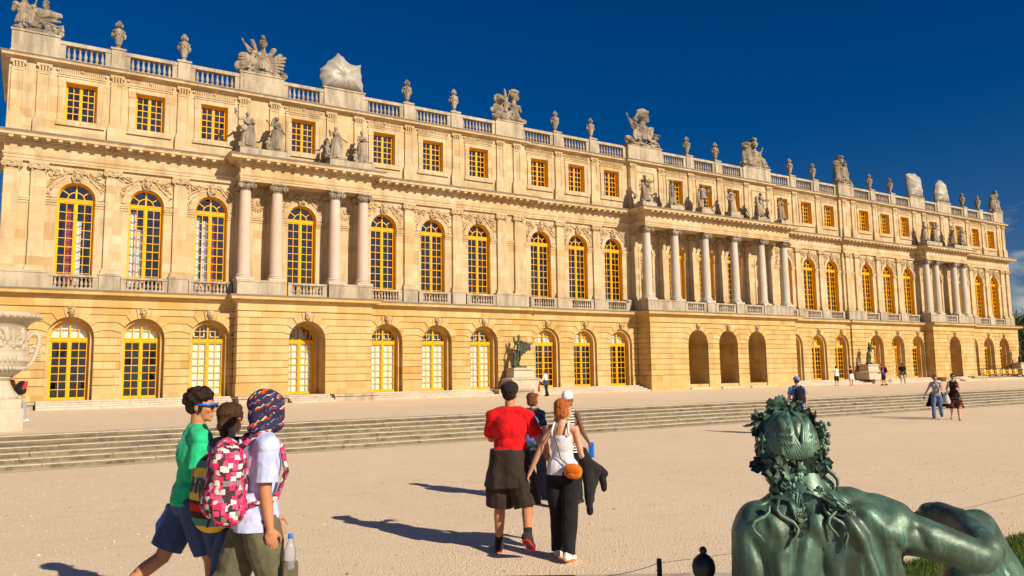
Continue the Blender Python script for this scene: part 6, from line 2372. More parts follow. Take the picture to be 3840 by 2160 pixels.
F = Fig(H=1.685, fem=True, lean=3, head=(2, 0, 0), RL=(-20, 22, 2, -18), LL=(20, 6, 2, 0), RA=(-34, 14, 14, 0), LA=(20, 8, 20, 0))
p = Person('person with a low brown bun and navy jacket between the two friends', -46.93, -40.11, 38, F, SK_FAIR, .0085, group='three friends walking past', hands=(35, 25))
p.top(C['navy'], fore=.42, hem=-.10, inf=.024, name='jacket', neck=.07, wrinkle=.010); p.bottom(C['denim'], 'trousers', wide=1.05); p.hair(H_BROWN, 'bun'); p.shoes(C['shoe'])
m = MB(); w_ = F.J['Rwr']; d_ = (w_ - F.J['Rel']).normalized()
m.cone(w_ - d_ * .02, w_ - d_ * .005, .034, .034)
m.obj('wristband', C['grey'], p.r, True)
# striped sling bag on her back
bag = empty('sling_bag', p.r.location, p.r.rotation_euler.z)
tag(bag, 'striped cloth sling bag with letters on the back of the person in navy', 'bag')
m = MB()
cb = F.J['chest'] + Vector((.06, -.22, -.14))
Mb = Matrix.Rotation(.22, 3, 'Y')
m.ball(cb, (.18, .085, .27), 18, 14, Mb); m.ball(cb + Vector((0, -.01, -.11)), (.175, .085, .17), 14, 10, Mb); m.ball(cb + Vector((0, 0, .11)), (.15, .08, .16), 14, 10, Mb)
blob(m, 'bag', P_BAG, bag, .0085, 3, (), wr(.006, 10))
m = MB(); J = F.J
m.tube([cb + Vector((.06, .03, .26)), J['neck'] + Vector((.10, -.105, -.10)), J['neck'] + Vector((.085, -.05, .0)), J['neck'] + Vector((.07, .05, -.005)), J['chest'] + Vector((-.02, .14, .05)), J['chest'] + Vector((-.16, .05, -.1))], [.042] * 6, 8, .3)
m.obj('strap', P_STRAP, bag, True)
LETTERS = []
def letter(ch, size, parent, loc, rot, mat):
    cu = bpy.data.curves.new('letters', 'FONT'); cu.body = ch; cu.size = size; cu.extrude = .002; cu.align_x = 'CENTER'
    cu.offset = .002
    o = bpy.data.objects.new('lettering', cu); COL.objects.link(o); LETTERS.append(o); o.parent = parent; o.location = loc; o.rotation_euler = rot
    cu.materials.append(mat)
    return o
letter('IR', .15, bag, cb + Vector((-.06, -.092, .0)), (radians(90), .2, 0), M_BLACKP)
letter('Y', .14, bag, cb + Vector((.05, -.102, -.22)), (radians(84), .2, 0), M_BLACKP)

F = Fig(H=1.735, lean=4, head=(-12, 6, 0), RL=(14, 10, 3, 0), LL=(-18, 26, 3, -14), RA=(-3, 7, 10, 2), LA=(6, 6, 15, 10))
p = Person('person in patterned knit hood and pale lilac polo shirt with khaki trousers', -46.82, -40.55, -4, F, SK_TAN, .0085, group='three friends walking past', hands=(28, 25), eyes=False)
p.top(C['lilac'], .82, -.09, inf=.024, name='polo_shirt'); p.bottom(C['khaki'], 'trousers', wide=1.22, inf=.030, wrinkle=.014); p.shoes(C['shoe'])
m = MB()
b = lambda c, r: m.ball(F.h(*c), tuple(a * F.k for a in r), 18, 12, F.HM)
b((0, -.02, .05), (.112, .128, .108)); b((0, .03, .02), (.105, .10, .115)); b((0, -.05, -.03), (.10, .085, .09)); b((0, .02, -.08), (.095, .10, .075)); b((0, -.03, -.125), (.105, .095, .05))
p.put(m, 'knit_hood', P_KNIT, None, 3, [(F.h(0, .17, .01), .11, F.h(0, .115, .01), F.HM @ Vector((0, 1, .12)))], wr(.006, 14))
m = MB(); m.ball(F.J['pel'] + Vector((0, -.012, .075)), (.168, .125, .035), 20, 8)
p.put(m, 'belt', C['red'], None, 1)
p.pack(P_CHECK, P_CHECK, .185, .265, .13, dz=-.05, dx=.03, label='pink black and white checkered backpack on the hooded person')
m = MB(); bl = F.J['Rkn'] + Vector((.15, .07, .10))
m.lathe([(.035, 0), (.038, .02), (.036, .05), (.038, .10), (.036, .13), (.026, .16), (.015, .185), (.014, .20)], bl, 16)
def bottle_mat():
    t = NT('clear_bottle'); t.b.inputs['Transmission Weight'].default_value = .75; t.b.inputs['IOR'].default_value = 1.2
    return t.done((.75, .75, .82), .12, .5)
o = m.obj('water_bottle', bottle_mat(), None, True)
o.location = p.r.location; o.rotation_euler = p.r.rotation_euler
tag(o, 'clear plastic water bottle with blue cap in the side pocket of khaki trousers', 'bottle')
m = MB(); m.lathe([(.017, .20), (.017, .225)], bl, 12); m.obj('cap', M_BLUEP, o, True)
m = MB(); m.box(bl.x - .045, bl.x + .03, bl.y - .05, bl.y + .05, bl.z - .12, bl.z + .05)
p.put(m, 'cargo_pocket', C['khaki'], None, 4)

# ---- couple hand in hand ------------------------------------------------------------------
F = Fig(H=1.735, fat=1.13, lean=1, head=(-5, -2, 0), LL=(4, 2, 5, 0), RL=(-8, 42, 13, -34), RA=(4, 25, 10, 0), LA=(28, 10, 70, 40))
p = Person('person in red t-shirt and dark flat cap seen from behind', -43.82, -38.98, 48, F, SK_TAN, .009, hands=(55, 30), group='couple walking hand in hand')
p.top(C['red'], .80, .05, inf=.024, wrinkle=.013); p.bottom(C['brown'], 'shorts', cut=1.08, wide=1.42, inf=.036, wrinkle=.012); p.shoes(C['shoe'], sole=C['red'], sock=C['sock'])
p.hair(H_DARK, 'short'); p.cap(C['cap'], brim=True, name='flat_cap')
p.skirt(C['brown'], -.27, .12, .238, .192, 'tied_jacket', .16)
for q in (-1, 1):
    m = MB(); m.ball(F.J[('R' if q > 0 else 'L') + 'hip'] + Vector((q * .125, -.01, -.33)), (.05, .085, .11), 10, 8)
    p.put(m, 'cargo_pocket', C['brown'], None, 2)
F2 = F
F = Fig(H=1.565, fem=True, fat=1.0, lean=1, head=(-52, 12, 0), RL=(-8, 10, -1, -8), LL=(6, 3, -1, 0), LA=(-2, 26, 8, 0), RA=(-4, 14, 62, 10))
p = Person('person with auburn hair in white camisole and loose black trousers', -43.535, -39.52, 44, F, SK_FAIR, .009, hands=(40, 55), group='couple walking hand in hand')
p.top(P_SMOCK, 0, -.02, inf=.014, name='camisole', low=.075, wrinkle=.004); p.bottom(C['black'], 'trousers', wide=1.08, inf=.022, cut=1.0, wrinkle=.012)
p.shoes(C['shoewhite'], sole=C['orange']); p.hair(H_RED, 'bob')
m = MB(); J = F.J
for sd, q in (('R', 1), ('L', -1)):
    a = J['chest'] + Vector((q * .085, -.10, .06)); c = J['neck'] + (J[sd + 'sh'] - J['neck']) * .52 + Vector((0, 0, .053)); e = J['chest'] + Vector((q * .08, .10, .08))
    m.tube([a, a + Vector((0, -.012, .05)), Vector((c.x, c.y - .045, c.z - .008)), c, Vector((c.x, c.y + .045, c.z - .012)), e], .011, 6)
m.obj('shoulder_straps', C['white'], p.r, True)
o = empty('shoulder_bag', p.r.location, p.r.rotation_euler.z)
tag(o, 'small orange leather shoulder bag at the hip of the person in white', 'bag')
m = MB(); cb = J['Rhip'] + Vector((.05, -.16, .05))
M_ = Matrix.Rotation(.15, 3, 'Y')
m.ball(cb, (.095, .05, .075), 14, 10, M_); m.ball(cb + Vector((0, 0, -.02)), (.09, .055, .06), 14, 10, M_)
blob(m, 'bag', C['orange'], o, .008, 2, (), wr(.006, 20))
m = MB(); m.ball(cb + Vector((0, -.045, .02)), (.085, .02, .045), 12, 8, M_); m.obj('flap', C['orange'], o, True)
m = MB(); m.tube([cb + Vector((-.06, .02, .06)), J['waist'] + Vector((0, -.115, .0)), J['chest'] + Vector((-.05, -.125, .05)), J['neck'] + (J['Lsh'] - J['neck']) * .45 + Vector((0, -.03, .055)), J['neck'] + (J['Lsh'] - J['neck']) * .4 + Vector((0, .05, .03)), J['chest'] + Vector((0, .16, 0))], .006, 6)
m.obj('strap', C['olive'], o, True)
o = empty('folded_jacket', p.r.location, p.r.rotation_euler.z)
tag(o, 'black jacket hanging over the forearm of the person in white', 'jacket')
m = MB(); e, w_ = J['Rel'], J['Rwr']
for i in range(6):
    t = i / 5
    q = e + (w_ - e) * (.25 + .7 * t)
    L = (.46, .52, .40, .30, .24, .20)[i]
    m.cone(q + Vector((0, 0, .05)), q + Vector((.03 + .012 * i, .02, -.06)), .058, .06); m.cone(q + Vector((.03 + .012 * i, .02, -.04)), q + Vector((.05 + .03 * t, .05 * t, -L)), .055, .038)
m.cone(w_ + Vector((.02, .05, 0)), w_ + Vector((.16, .14, -.10)), .07, .05); m.cone(w_ + Vector((.14, .14, -.1)), w_ + Vector((.16, .12, -.26)), .05, .03)
blob(m, 'jacket_cloth', C['black'], o, .011, 2, (), wr(.012, 12))
o = m = None

# ---- two more visitors just ahead of the couple --------------------------------------------
F = Fig(H=1.545, fem=True, head=(-40, 4, 0), RL=(10, 8, 2, 0), LL=(-12, 20, 2, -10), RA=(-6, 10, 15, 0), LA=(10, 8, 30, 0))
p = Person('person with chestnut bob and patterned dark top carrying a blue backpack', -41.80, -36.36, 40, F, SK_FAIR, .011)
p.top(P_ZIG, .7, -.12, inf=.02); p.bottom(C['navy'], 'trousers', wide=1.05); p.shoes(C['shoe']); p.hair(H_CHEST, 'bob')
p.pack(C['blue'], C['black'], .135, .21, .10, dz=-.06, label='faded blue backpack worn over the patterned dark top')
F = Fig(H=1.56, fem=True, fat=1.08, head=(-20, 0, 0), RL=(12, 8, 2, 0), LL=(-12, 20, 2, -10), RA=(8, 14, 35, 0), LA=(5, 20, 70, 50))
p = Person('person in white head wrap and black and white striped tank top', -41.62, -36.99, 40, F, SK_DARK, .011)
p.top(P_BW, 0, -.12, inf=.018, name='tank_top', wrinkle=.004); p.bottom(C['black'], 'trousers'); p.shoes(C['shoe'])
m = MB(); b = lambda c, r: m.ball(F.h(*c), tuple(a * F.k for a in r), 14, 10, F.HM)
b((0, -.02, .06), (.092, .108, .078)); b((0, -.02, .075), (.088, .10, .09)); p.put(m, 'head_wrap', C['white'], None, 2, [(F.h(0, 0, -.05), .16, F.h(0, 0, .03), F.HM @ Vector((0, .2, -1)))])
m = MB(); w_ = F.J['Rwr'] + (F.J['Rwr'] - F.J['Rel']).normalized() * .10
m.box(w_.x - .04, w_.x + .04, w_.y - .03, w_.y + .03, w_.z - .15, w_.z + .06)
o = blob(m, 'folder', M_BLUEP, None, .01, 2); o.location = p.r.location; o.rotation_euler = p.r.rotation_euler
tag(o, 'bright blue folder in the hand of the person in stripes', 'folder')

# ---- person beyond the bronze head ----------------------------------------------------------
F = Fig(H=1.62, lean=2, RL=(14, 8, 2, 0), LL=(-14, 24, 2, -12), RA=(-8, 14, 30, 10), LA=(8, 14, 30, 10))
p = Person('person in blue cap and blue t-shirt with a black backpack behind the bronze head', -29.59, -31.52, 58, F, SK_FAIR, .012)
p.top(C['blue'], .7, -.1, inf=.02); p.bottom(C['khakishort'], 'shorts', cut=.95); p.shoes(C['shoe']); p.hair(H_BROWN, 'short'); p.cap(C['bluecap'])
p.pack(C['black'], C['black'], .14, .23, .10, dz=-.02, label='black backpack on the person in the blue cap')

# ---- two women strolling towards the camera on the right ------------------------------------
HB = 205
F = Fig(H=1.56, fem=True, lean=3, head=(10, 8, 0), RL=(14, 6, 2, 0), LL=(-12, 22, 2, -10), RA=(-14, 30, 14, 0), LA=(20, 14, 85, 20))
p = Person('person in grey t-shirt and blue jeans with a jacket tied around the waist', -20.10, -30.12, HB, F, SK_TAN, .012, group='two women strolling by the steps')
p.top(C['grey'], .45, -.05, inf=.018); p.bottom(C['jeans'], 'trousers', inf=.02); p.shoes(C['shoe']); p.hair(H_CHEST, 'bob')
p.skirt(C['black'], -.42, .10, .31, .17, 'tied_jacket', .25, clip=(0, .02))
m = MB(); J = F.J
m.ball(J['Rwr'] + Vector((.03, 0, -.12)), (.035, .03, .06)); o = blob(m, 'blue_bottle', C['bluecap'], None, .012, 1); o.location = p.r.location; o.rotation_euler = p.r.rotation_euler
tag(o, 'small pale blue bottle in the outstretched hand of the person in jeans', 'bottle')
F = Fig(H=1.62, fem=True, lean=2, head=(15, 2, 0), RL=(-16, 20, 4, -18), LL=(16, 4, 4, 0), RA=(10, 18, 65, 30), LA=(14, 12, 88, 25))
p = Person('person in a sleeveless dark floral dress with sunglasses', -20.54, -31.0, HB, F, SK_FAIR, .012, group='two women strolling by the steps', feet=True, hands=(50, 50))
p.top(P_FLOR, 0, -.05, inf=.018, name='dress_top', neck=.0, wrinkle=.004, low=.15); p.skirt(P_FLOR, -.46, .12, .25, .135, 'dress_skirt', .10); p.hair(H_BROWN, 'bun')
m = MB(); J = F.J
for q in (-1, 1): m.tube([J['chest'] + Vector((q * .07, .10, .12)), J['neck'] + Vector((q * .085, .02, .01)), J['chest'] + Vector((q * .08, -.10, .10))], .022, 6)
m.obj('dress_straps', P_FLOR, p.r, True)
for sd in 'RL':
    m = MB(); q = J[sd + 'heel']; t = J[sd + 'toe']; m.cone(q - J[sd + 'up'] * .022, t - J[sd + 'up'] * .02, .03, .034); m.obj('sandal', C['olive'], p.r, True)
o = empty('sunglasses', p.r.location, p.r.rotation_euler.z)
tag(o, 'dark sunglasses on the person in the floral dress', 'sunglasses')
m = MB()
for q in (-1, 1): m.ball(F.h(q * .035, .100, .012), (.032, .014, .022), 10, 8, F.HM)
m.tube([F.h(-.078, 0, .02), F.h(-.06, .09, .022), F.h(.06, .09, .022), F.h(.078, 0, .02)], .007, 6)
m.obj('frame', M_BLACKP, o, True)
o = empty('shopping_bag', p.r.location, p.r.rotation_euler.z)
tag(o, 'grey plastic shopping bag hanging between the two strolling women', 'bag')
m = MB(); c = J['Rwr'] + Vector((.06, .02, -.16))
m.lathe([(.02, .14), (.05, .08), (.10, -.05), (.13, -.20), (.11, -.26)], c, 16, sx=1.0, sy=.6, fold=lambda a, z: 1 + .12 * sin(5 * a + z * 9))
m.obj('plastic', flat('grey_plastic', (.38, .42, .46), .35, .5, .2, 12), o, True)
o = m = None

# ---- small figures on the upper terrace -------------------------------------------------------
F = Fig(H=1.56, lean=4, head=(10, 10, 0), RL=(4, 4, 2, 0), LL=(-6, 12, 2, -5), RA=(5, 8, 70, 30), LA=(12, 25, 30, 0))
p = Person('person in white shirt with navy jacket at the waist beside the marble pedestal', -21.47, -7.09, 120, F, SK_TAN, .016, z=terrace_z(-7.09))
p.top(C['white'], fore=.9, hem=-.02); p.bottom(C['black'], 'trousers', wide=1.1); p.shoes(C['shoe']); p.hair(H_DARK, 'short'); p.skirt(C['navy'], -.2, .13, .25, .18, 'tied_jacket', .2)
m = MB(); w_ = F.J['Lwr']; m.cone(w_ + Vector((-.03, .03, .05)), w_ + Vector((-.06, .06, -.25)), .03, .05); m.cone(w_ + Vector((-.06, .06, -.3)), w_ + Vector((-.07, .06, -.55)), .06, .075)
o = blob(m, 'red_umbrella', C['redcap'], None, .014, 1); o.location = p.r.location; o.rotation_euler = p.r.rotation_euler
tag(o, 'folded dark red umbrella carried by the person in the white shirt', 'umbrella')
F = Fig(H=1.62, fem=True, fat=1.1, RL=(4, 3, 4, 0), LL=(-4, 6, 4, -4), RA=(5, 12, 15, 0), LA=(5, 45, 75, 80))
p = Person('person in white top and black knee shorts with one hand on hip', 8.05, -6.05, 60, F, SK_FAIR, .018, z=terrace_z(-6.05), feet=True, group='visitors on the upper terrace', eyes=False)
p.top(C['white'], .3, -.08, inf=.02); p.bottom(C['black'], 'shorts', cut=1.1); p.hair(H_BROWN, 'bob')
F = Fig(H=1.64, fem=True, RL=(4, 3, 4, 0), LL=(-6, 10, 4, -8), RA=(5, 10, 20, 0), LA=(5, 20, 30, 0))
p = Person('person in black strapless top and white skirt on the upper terrace', 9.15, -6.6, 60, F, SK_TAN, .018, z=terrace_z(-6.6), feet=True, group='visitors on the upper terrace', eyes=False)
p.top(C['black'], 0, -.02, inf=.02, low=.10, name='tube_top'); p.skirt(C['pinkwhite'], -.40, .08, .25, .17); p.hair(H_BROWN, 'bun')
F = Fig(H=1.72, RL=(6, 4, 3, 0), LL=(-8, 12, 3, -8), RA=(5, 10, 60, 10), LA=(5, 10, 50, 10))
p = Person('person in red cap and purple t-shirt with dark backpack by the white pedestal', 9.2, -9.40, 125, F, SK_TAN, .018, z=terrace_z(-9.4), group='visitors on the upper terrace', eyes=False)
p.top(C['purple'], .6, -.1, inf=.02); p.bottom(C['black'], 'shorts', cut=1.1, wide=1.1); p.shoes(C['shoe']); p.cap(C['redcap']); p.hair(H_DARK, 'short')
p.pack(C['black'], C['black'], .15, .22, .11, label='dark backpack on the person in the purple t-shirt')
F = Fig(H=1.74, RL=(12, 6, 4, 0), LL=(-12, 18, 4, -10), RA=(-5, 14, 30, 10), LA=(10, 14, 40, 10))
p = Person('person in black t-shirt and khaki shorts with a hip bag', 10.35, -10.33, 30, F, SK_TAN, .018, z=terrace_z(-10.33), group='visitors on the upper terrace', eyes=False)
p.top(C['black'], .7, -.1, inf=.024); p.bottom(C['khakishort'], 'shorts', cut=.98, wide=1.15); p.shoes(C['shoewhite']); p.hair(H_DARK, 'short')
m = MB(); m.ball(F.J['pel'] + Vector((-.05, -.17, .02)), (.16, .06, .11), 10, 8)
o = blob(m, 'hip_bag', C['olive'], None, .018, 1); o.location = p.r.location; o.rotation_euler = p.r.rotation_euler
tag(o, 'olive brown hip bag on the person in the black t-shirt', 'bag')

# ---- visitor sitting behind the vase ------------------------------------------------------------
F = Fig(H=1.68, lean=-4, RL=(72, 68, 6, 0), LL=(66, 62, 6, 0), RA=(20, 10, 40, 10), LA=(20, 10, 40, 10))
p = Person('seated person in orange shirt leaning behind the foot of the marble vase', -48.60, -21.35, 45, F, SK_FAIR, .012, z=.6 + .10)
p.top(C['orange'], .7, -.04, inf=.02); p.bottom(C['grey'], 'trousers'); p.shoes(C['pinkwhite']); p.hair(H_BROWN, 'short')
o = empty('backpack', Vector((-48.30, -21.95, 0)), 0)
tag(o, 'black backpack with red sides behind the foot of the vase', 'backpack')
m = MB()
c = Vector((0, 0, 1.66))
Mq = Matrix.Rotation(.45, 3, 'Y')
m.ball(c, (.13, .11, .19), 14, 10, Mq); m.ball(c + Vector((.02, 0, -.07)), (.13, .11, .12), 12, 8, Mq)
blob(m, 'bag', C['black'], o, .012, 2, (), wr(.008, 12))
m = MB(); m.ball(c + Vector((.085, -.035, .03)), (.055, .085, .15), 12, 8, Mq); m.obj('side_pocket', C['redcap'], o, True)

# ================================================================ reclining bronze figure in the foreground, seen from behind
# modelled in its own frame: x to the right, y away, z up from the gravel
D0 = 4.2
FW = Vector((sin(YAW), cos(YAW), 0)); RT = Vector((cos(YAW), -sin(YAW), 0))
god = empty('bronze_river_god', CAM + FW * D0 - Vector((0, 0, CAM.z)), -YAW)
tag(god, 'huge green bronze reclining man crowned with leaves, seen from behind at lower right', 'statue')
K = 1.49068 * D0 / 2899.65
U0 = 1920 / 1.49068
def G3(u, v, dy=0.0):
    """position in the statue's frame of a spot measured on the statue's back"""
    s = (D0 + dy) / D0
    du, dv = (u - U0), (v - 1080 / 1.49068)
    cu, su = cos(ROLL), sin(ROLL)
    x, zc = du * cu - (-dv) * su, du * su + (-dv) * cu
    x, zc = x * K, zc * K
    # undo the camera pitch
    y = D0 * (cos(PIT)) - zc * sin(PIT)
    z = D0 * sin(PIT) + zc * cos(PIT)
    q = (D0 + dy) / y
    return Vector((x * q, dy, CAM.z + z * q))
def M_VERD():
    t = NT('verdigris_bronze')
    p = t.pos(obj=True)
    a = t.noise(p, 3.0, 6, .62, .38, .64)
    c = t.mix(a, (.048, .064, .044), (.075, .155, .112))
    st = t.noise(t.pos((11, 11, 1.1), obj=True), 1.4, 6, .7, .50, .66)
    c = t.mix(t.math('MULTIPLY', st, .65), c, (.13, .30, .235))
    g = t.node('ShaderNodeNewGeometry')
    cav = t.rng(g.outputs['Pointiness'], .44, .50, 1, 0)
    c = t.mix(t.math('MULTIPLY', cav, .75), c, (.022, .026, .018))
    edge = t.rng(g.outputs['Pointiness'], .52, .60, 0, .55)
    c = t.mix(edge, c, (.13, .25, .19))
    c = t.mix(t.rng(t.noise(p, 45, 5, .8), .5, .75, 0, .5), c, (.03, .035, .022))
    t.bump(t.math('ADD', t.noise(p, 60, 5, .7), t.math('MULTIPLY', t.noise(p, 9, 4, .6), .8)), .22, .012)
    m = t.done(c, .45, .5, .3)
    t.link(t.rng(t.noise(p, 7, 5, .65), .3, .7, .30, .54), t.b.inputs['Roughness'])
    return m
VERD = M_VERD()

m = MB()
g = G3
# back: two broad masses with the spine between them
m.ball(g(1968, 1420, .16), (.235, .20, .40), 24, 16, Matrix.Rotation(.10, 3, 'Y'))
m.ball(g(2150, 1420, .14), (.255, .21, .42), 24, 16, Matrix.Rotation(-.10, 3, 'Y'))
m.ball(g(2068, 1520, .22), (.40, .24, .45), 24, 16)
m.ball(g(2060, 1350, .22), (.33, .18, .20), 24, 14)
# shoulder blades
m.ball(g(1960, 1345, .05), (.115, .075, .17), 16, 12, Matrix.Rotation(.35, 3, 'Y'))
m.ball(g(2175, 1345, .01), (.15, .085, .17), 16, 12, Matrix.Rotation(-.5, 3, 'Y'))
m.ball(g(2120, 1435, .03), (.06, .05, .22), 12, 10, Matrix.Rotation(-.22, 3, 'Y'))
# neck and trapezius
m.cone(g(2030, 1305, .16), g(2005, 1195, .22), .175, .145, 20)
m.cone(g(2030, 1285, .16), g(1905, 1312, .16), .13, .105, 16)
m.cone(g(2030, 1285, .14), g(2205, 1300, .12), .14, .125, 16)
# left shoulder and arm going down out of the picture
m.ball(g(1905, 1330, .14), (.125, .14, .15), 18, 12)
m.cone(g(1900, 1340, .14), g(1893, 1560, .10), .128, .11, 18)
# right shoulder, arm out to the elbow and forearm returning over the thigh
m.ball(g(2232, 1318, .10), (.155, .155, .135), 20, 14)
m.cone(g(2235, 1330, .10), g(2325, 1352, .04), .130, .105, 18)
m.cone(g(2325, 1352, .04), g(2455, 1400, .02), .105, .090, 18)
m.ball(g(2468, 1400, .05), (.092, .10, .088), 16, 12)
m.cone(g(2478, 1385, .08), g(2420, 1320, .42), .098, .092, 16)
m.cone(g(2420, 1320, .42), g(2362, 1292, .62), .092, .075, 16)
m.ball(g(2352, 1292, .66), (.10, .085, .065), 14, 10, Matrix.Rotation(.3, 3, 'Y'))
for i in range(4):
    q = g(2330 - 6 * i, 1284 + 11 * i, .70 + .03 * i)
    m.cone(q, q + Vector((-.07, .05, -.045)), .026, .022, 8); m.cone(q + Vector((-.07, .05, -.045)), q + Vector((-.08, .07, -.10)), .022, .018, 8)
def seg_d(p, a, b):
    ax, az, bx, bz = a.x, a.z, b.x, b.z
    dx, dz = bx - ax, bz - az
    t = max(0, min(1, ((p.x - ax) * dx + (p.z - az) * dz) / (dx * dx + dz * dz)))
    return hypot(p.x - ax - dx * t, p.z - az - dz * t)
CREASE = [([(2025, 1285), (2015, 1340), (2000, 1400), (1992, 1460)], .030, -.030),      # spine
          ([(2095, 1250), (2130, 1300), (2160, 1360), (2190, 1440), (2200, 1480)], .028, .022),   # long ridge of the back
          ([(2150, 1290), (2185, 1340), (2215, 1400), (2235, 1470)], .040, -.032),
          ([(1935, 1300), (1960, 1340), (1975, 1385)], .035, .018),
          ([(1900, 1370), (1925, 1420), (1935, 1470)], .030, -.022),
          ([(1955, 1390), (1960, 1440), (1970, 1480)], .028, .018),
          ([(2225, 1335), (2262, 1360)], .045, .026), ([(2245, 1390), (2262, 1430)], .040, .020),
          ([(2285, 1395), (2270, 1460)], .030, -.020), ([(2300, 1330), (2318, 1372)], .022, -.014),
          ([(2060, 1330), (2085, 1400), (2100, 1470)], .035, .016), ([(2045, 1270), (2100, 1290), (2140, 1280)], .030, -.012)]
CREASE = [([g(u, v, 0) for (u, v) in pl], w_, a_) for (pl, w_, a_) in CREASE]
def god_disp(c, n):
    d = .006 * noise.noise(c * 5.0) + .002 * noise.noise(c * 22)
    if n.y < .25:
        for (pl, w_, a_) in CREASE:
            e = min(seg_d(c, pl[i], pl[i + 1]) for i in range(len(pl) - 1))
            if e < w_ * 3: d += a_ * math.exp(-(e / w_) ** 2) * min(1, .4 - n.y)
    return d
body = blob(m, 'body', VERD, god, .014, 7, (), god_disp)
# bent legs under drapery beyond the arm
m = MB()
m.cone(g(2450, 1560, .45), g(2440, 1340, .95), .20, .135, 18)
m.ball(g(2450, 1330, 1.0), (.135, .15, .12), 16, 12)
m.cone(g(2455, 1332, 1.0), g(2580, 1540, .95), .13, .125, 18)
m.cone(g(2440, 1540, .55), g(2600, 1590, .5), .20, .2, 16)
for i in range(6):
    m.tube([g(2450 + 4 * i, 1318 + 9 * i, .92 - .03 * i), g(2478 + 10 * i, 1390 + 12 * i, .85 - .04 * i), g(2510 + 16 * i, 1480 + 12 * i, .72)], [.035, .045, .06], 8)
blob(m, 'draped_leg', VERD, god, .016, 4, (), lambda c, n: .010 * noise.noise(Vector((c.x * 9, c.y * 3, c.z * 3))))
# head turned away: skull, beard edge and combed hair
m = MB()
hc = g(1985, 1128, .24)
m.ball(hc, (.150, .175, .195), 24, 18)
m.ball(hc + Vector((-.05, .12, -.10)), (.11, .13, .14), 16, 12)
m.ball(hc + Vector((0, .0, -.15)), (.125, .13, .12), 16, 12)
m.ball(hc + Vector((0, -.072, .07)), (.125, .115, .115), 16, 12)
m.ball(hc + Vector((-.055, -.085, .085)), (.10, .09, .105), 16, 12)
m.ball(hc + Vector((.055, -.085, .095)), (.105, .09, .10), 16, 12)
def narrow(mb):
    mb.v = [((v[0] - hc.x) * .80 + hc.x, (v[1] - hc.y) * .86 + hc.y, (v[2] - hc.z) * .97 + hc.z) if v[2] > hc.z - .26 else ((v[0] - hc.x) * .93 + hc.x, v[1], v[2]) for v in mb.v]
narrow(m)
blob(m, 'head', VERD, god, .012, 3, (), lambda c, n: .004 * noise.noise(Vector((c.x * 16, c.y * 16, c.z * 5))) + .004 * sin(c.x * 90 + 3 * noise.noise(c * 6)))
# locks of hair, combed from the crown and curling on the neck
m = MB()
r = random.Random(21)
def lock(p0, a, L, w, curl):
    pts = []
    p = Vector(p0)
    d = Vector((cos(a) * .5, -.12, -1)).normalized()
    n = 9
    for i in range(n):
        pts.append(p.copy())
        d = (d + Vector((.55 * curl * sin(i * .95), -.10 * sin(i * .8), .12 * sin(i * 1.3)))).normalized()
        p += d * L / n
    m.tube(pts, [w * (.6 + .55 * sin(pi * min(1, (i + .8) / n))) * (1 - .5 * (i / n) ** 3) for i in range(n)], 8, .75)
for i in range(14):
    a = pi * (1.02 + .96 * i / 13)
    zz = r.uniform(-.16, .04)
    p0 = hc + Vector((.152 * cos(a), .17 * sin(a), zz))
    lock(p0, a, r.uniform(.08, .13), r.uniform(.014, .020), r.choice((-1, 1)) * r.uniform(.6, 1.3))
for i in range(96):                                    # bunched curls gathered below the wreath
    a = pi * (1.03 + .94 * r.random())
    q = hc + Vector((.150 * cos(a), .160 * sin(a), r.uniform(-.34, -.08)))
    t0 = r.uniform(0, 6)
    m.tube([q + Vector((.028 * cos(t0 + k * .8) * (1 - k / 9), -.006 * k, .030 * sin(t0 + k * .8) * (1 - k / 9))) for k in range(8)], [.015, .016, .016, .015, .014, .013, .011, .007], 7)
for (u, v, cu) in ((1948, 1225, 1.1), (1925, 1248, -1.2), (2085, 1180, .8), (2095, 1200, -1.0), (2072, 1195, 1.0), (2098, 1165, .7), (2060, 1235, 1.2), (2040, 1245, -1)):
    lock(g(u, v, .10), -pi / 2 + (.6 if u < 2000 else .2) * (1 if u > 2000 else -1), .21, .017, cu * 1.3)
for (u, v, a, L, cu) in ((1945, 1262, 1.9, .34, 1.3), (1925, 1270, 2.0, .30, -1.4), (2080, 1262, .9, .30, 1.4), (2100, 1258, .6, .26, -1.2), (2070, 1265, 1.2, .32, .9)):
    p0 = g(u, v, .02); p0.y -= .02
    lock(p0, a, L, .015, cu * 1.25)
for i in range(44):                                    # combed strands over the crown, parted at the back
    a = pi * (.98 + 1.04 * i / 43)
    sg_ = -1 if i < 22 else 1
    pts = []
    for k in range(9):
        e = radians(80 - 92 * k / 8)
        w_ = a + .22 * sg_ * sin(k * .55) + .05 * sin(k * 1.7 + i)
        pts.append(hc + Vector((.176 * cos(w_) * cos(e) + .012 * sg_, .204 * sin(w_) * cos(e), .214 * sin(e))))
    m.tube(pts, [.007 + .013 * sin(pi * (k + .5) / 9) for k in range(9)], 6, .8)
narrow(m)
m.obj('hair', VERD, god, True)
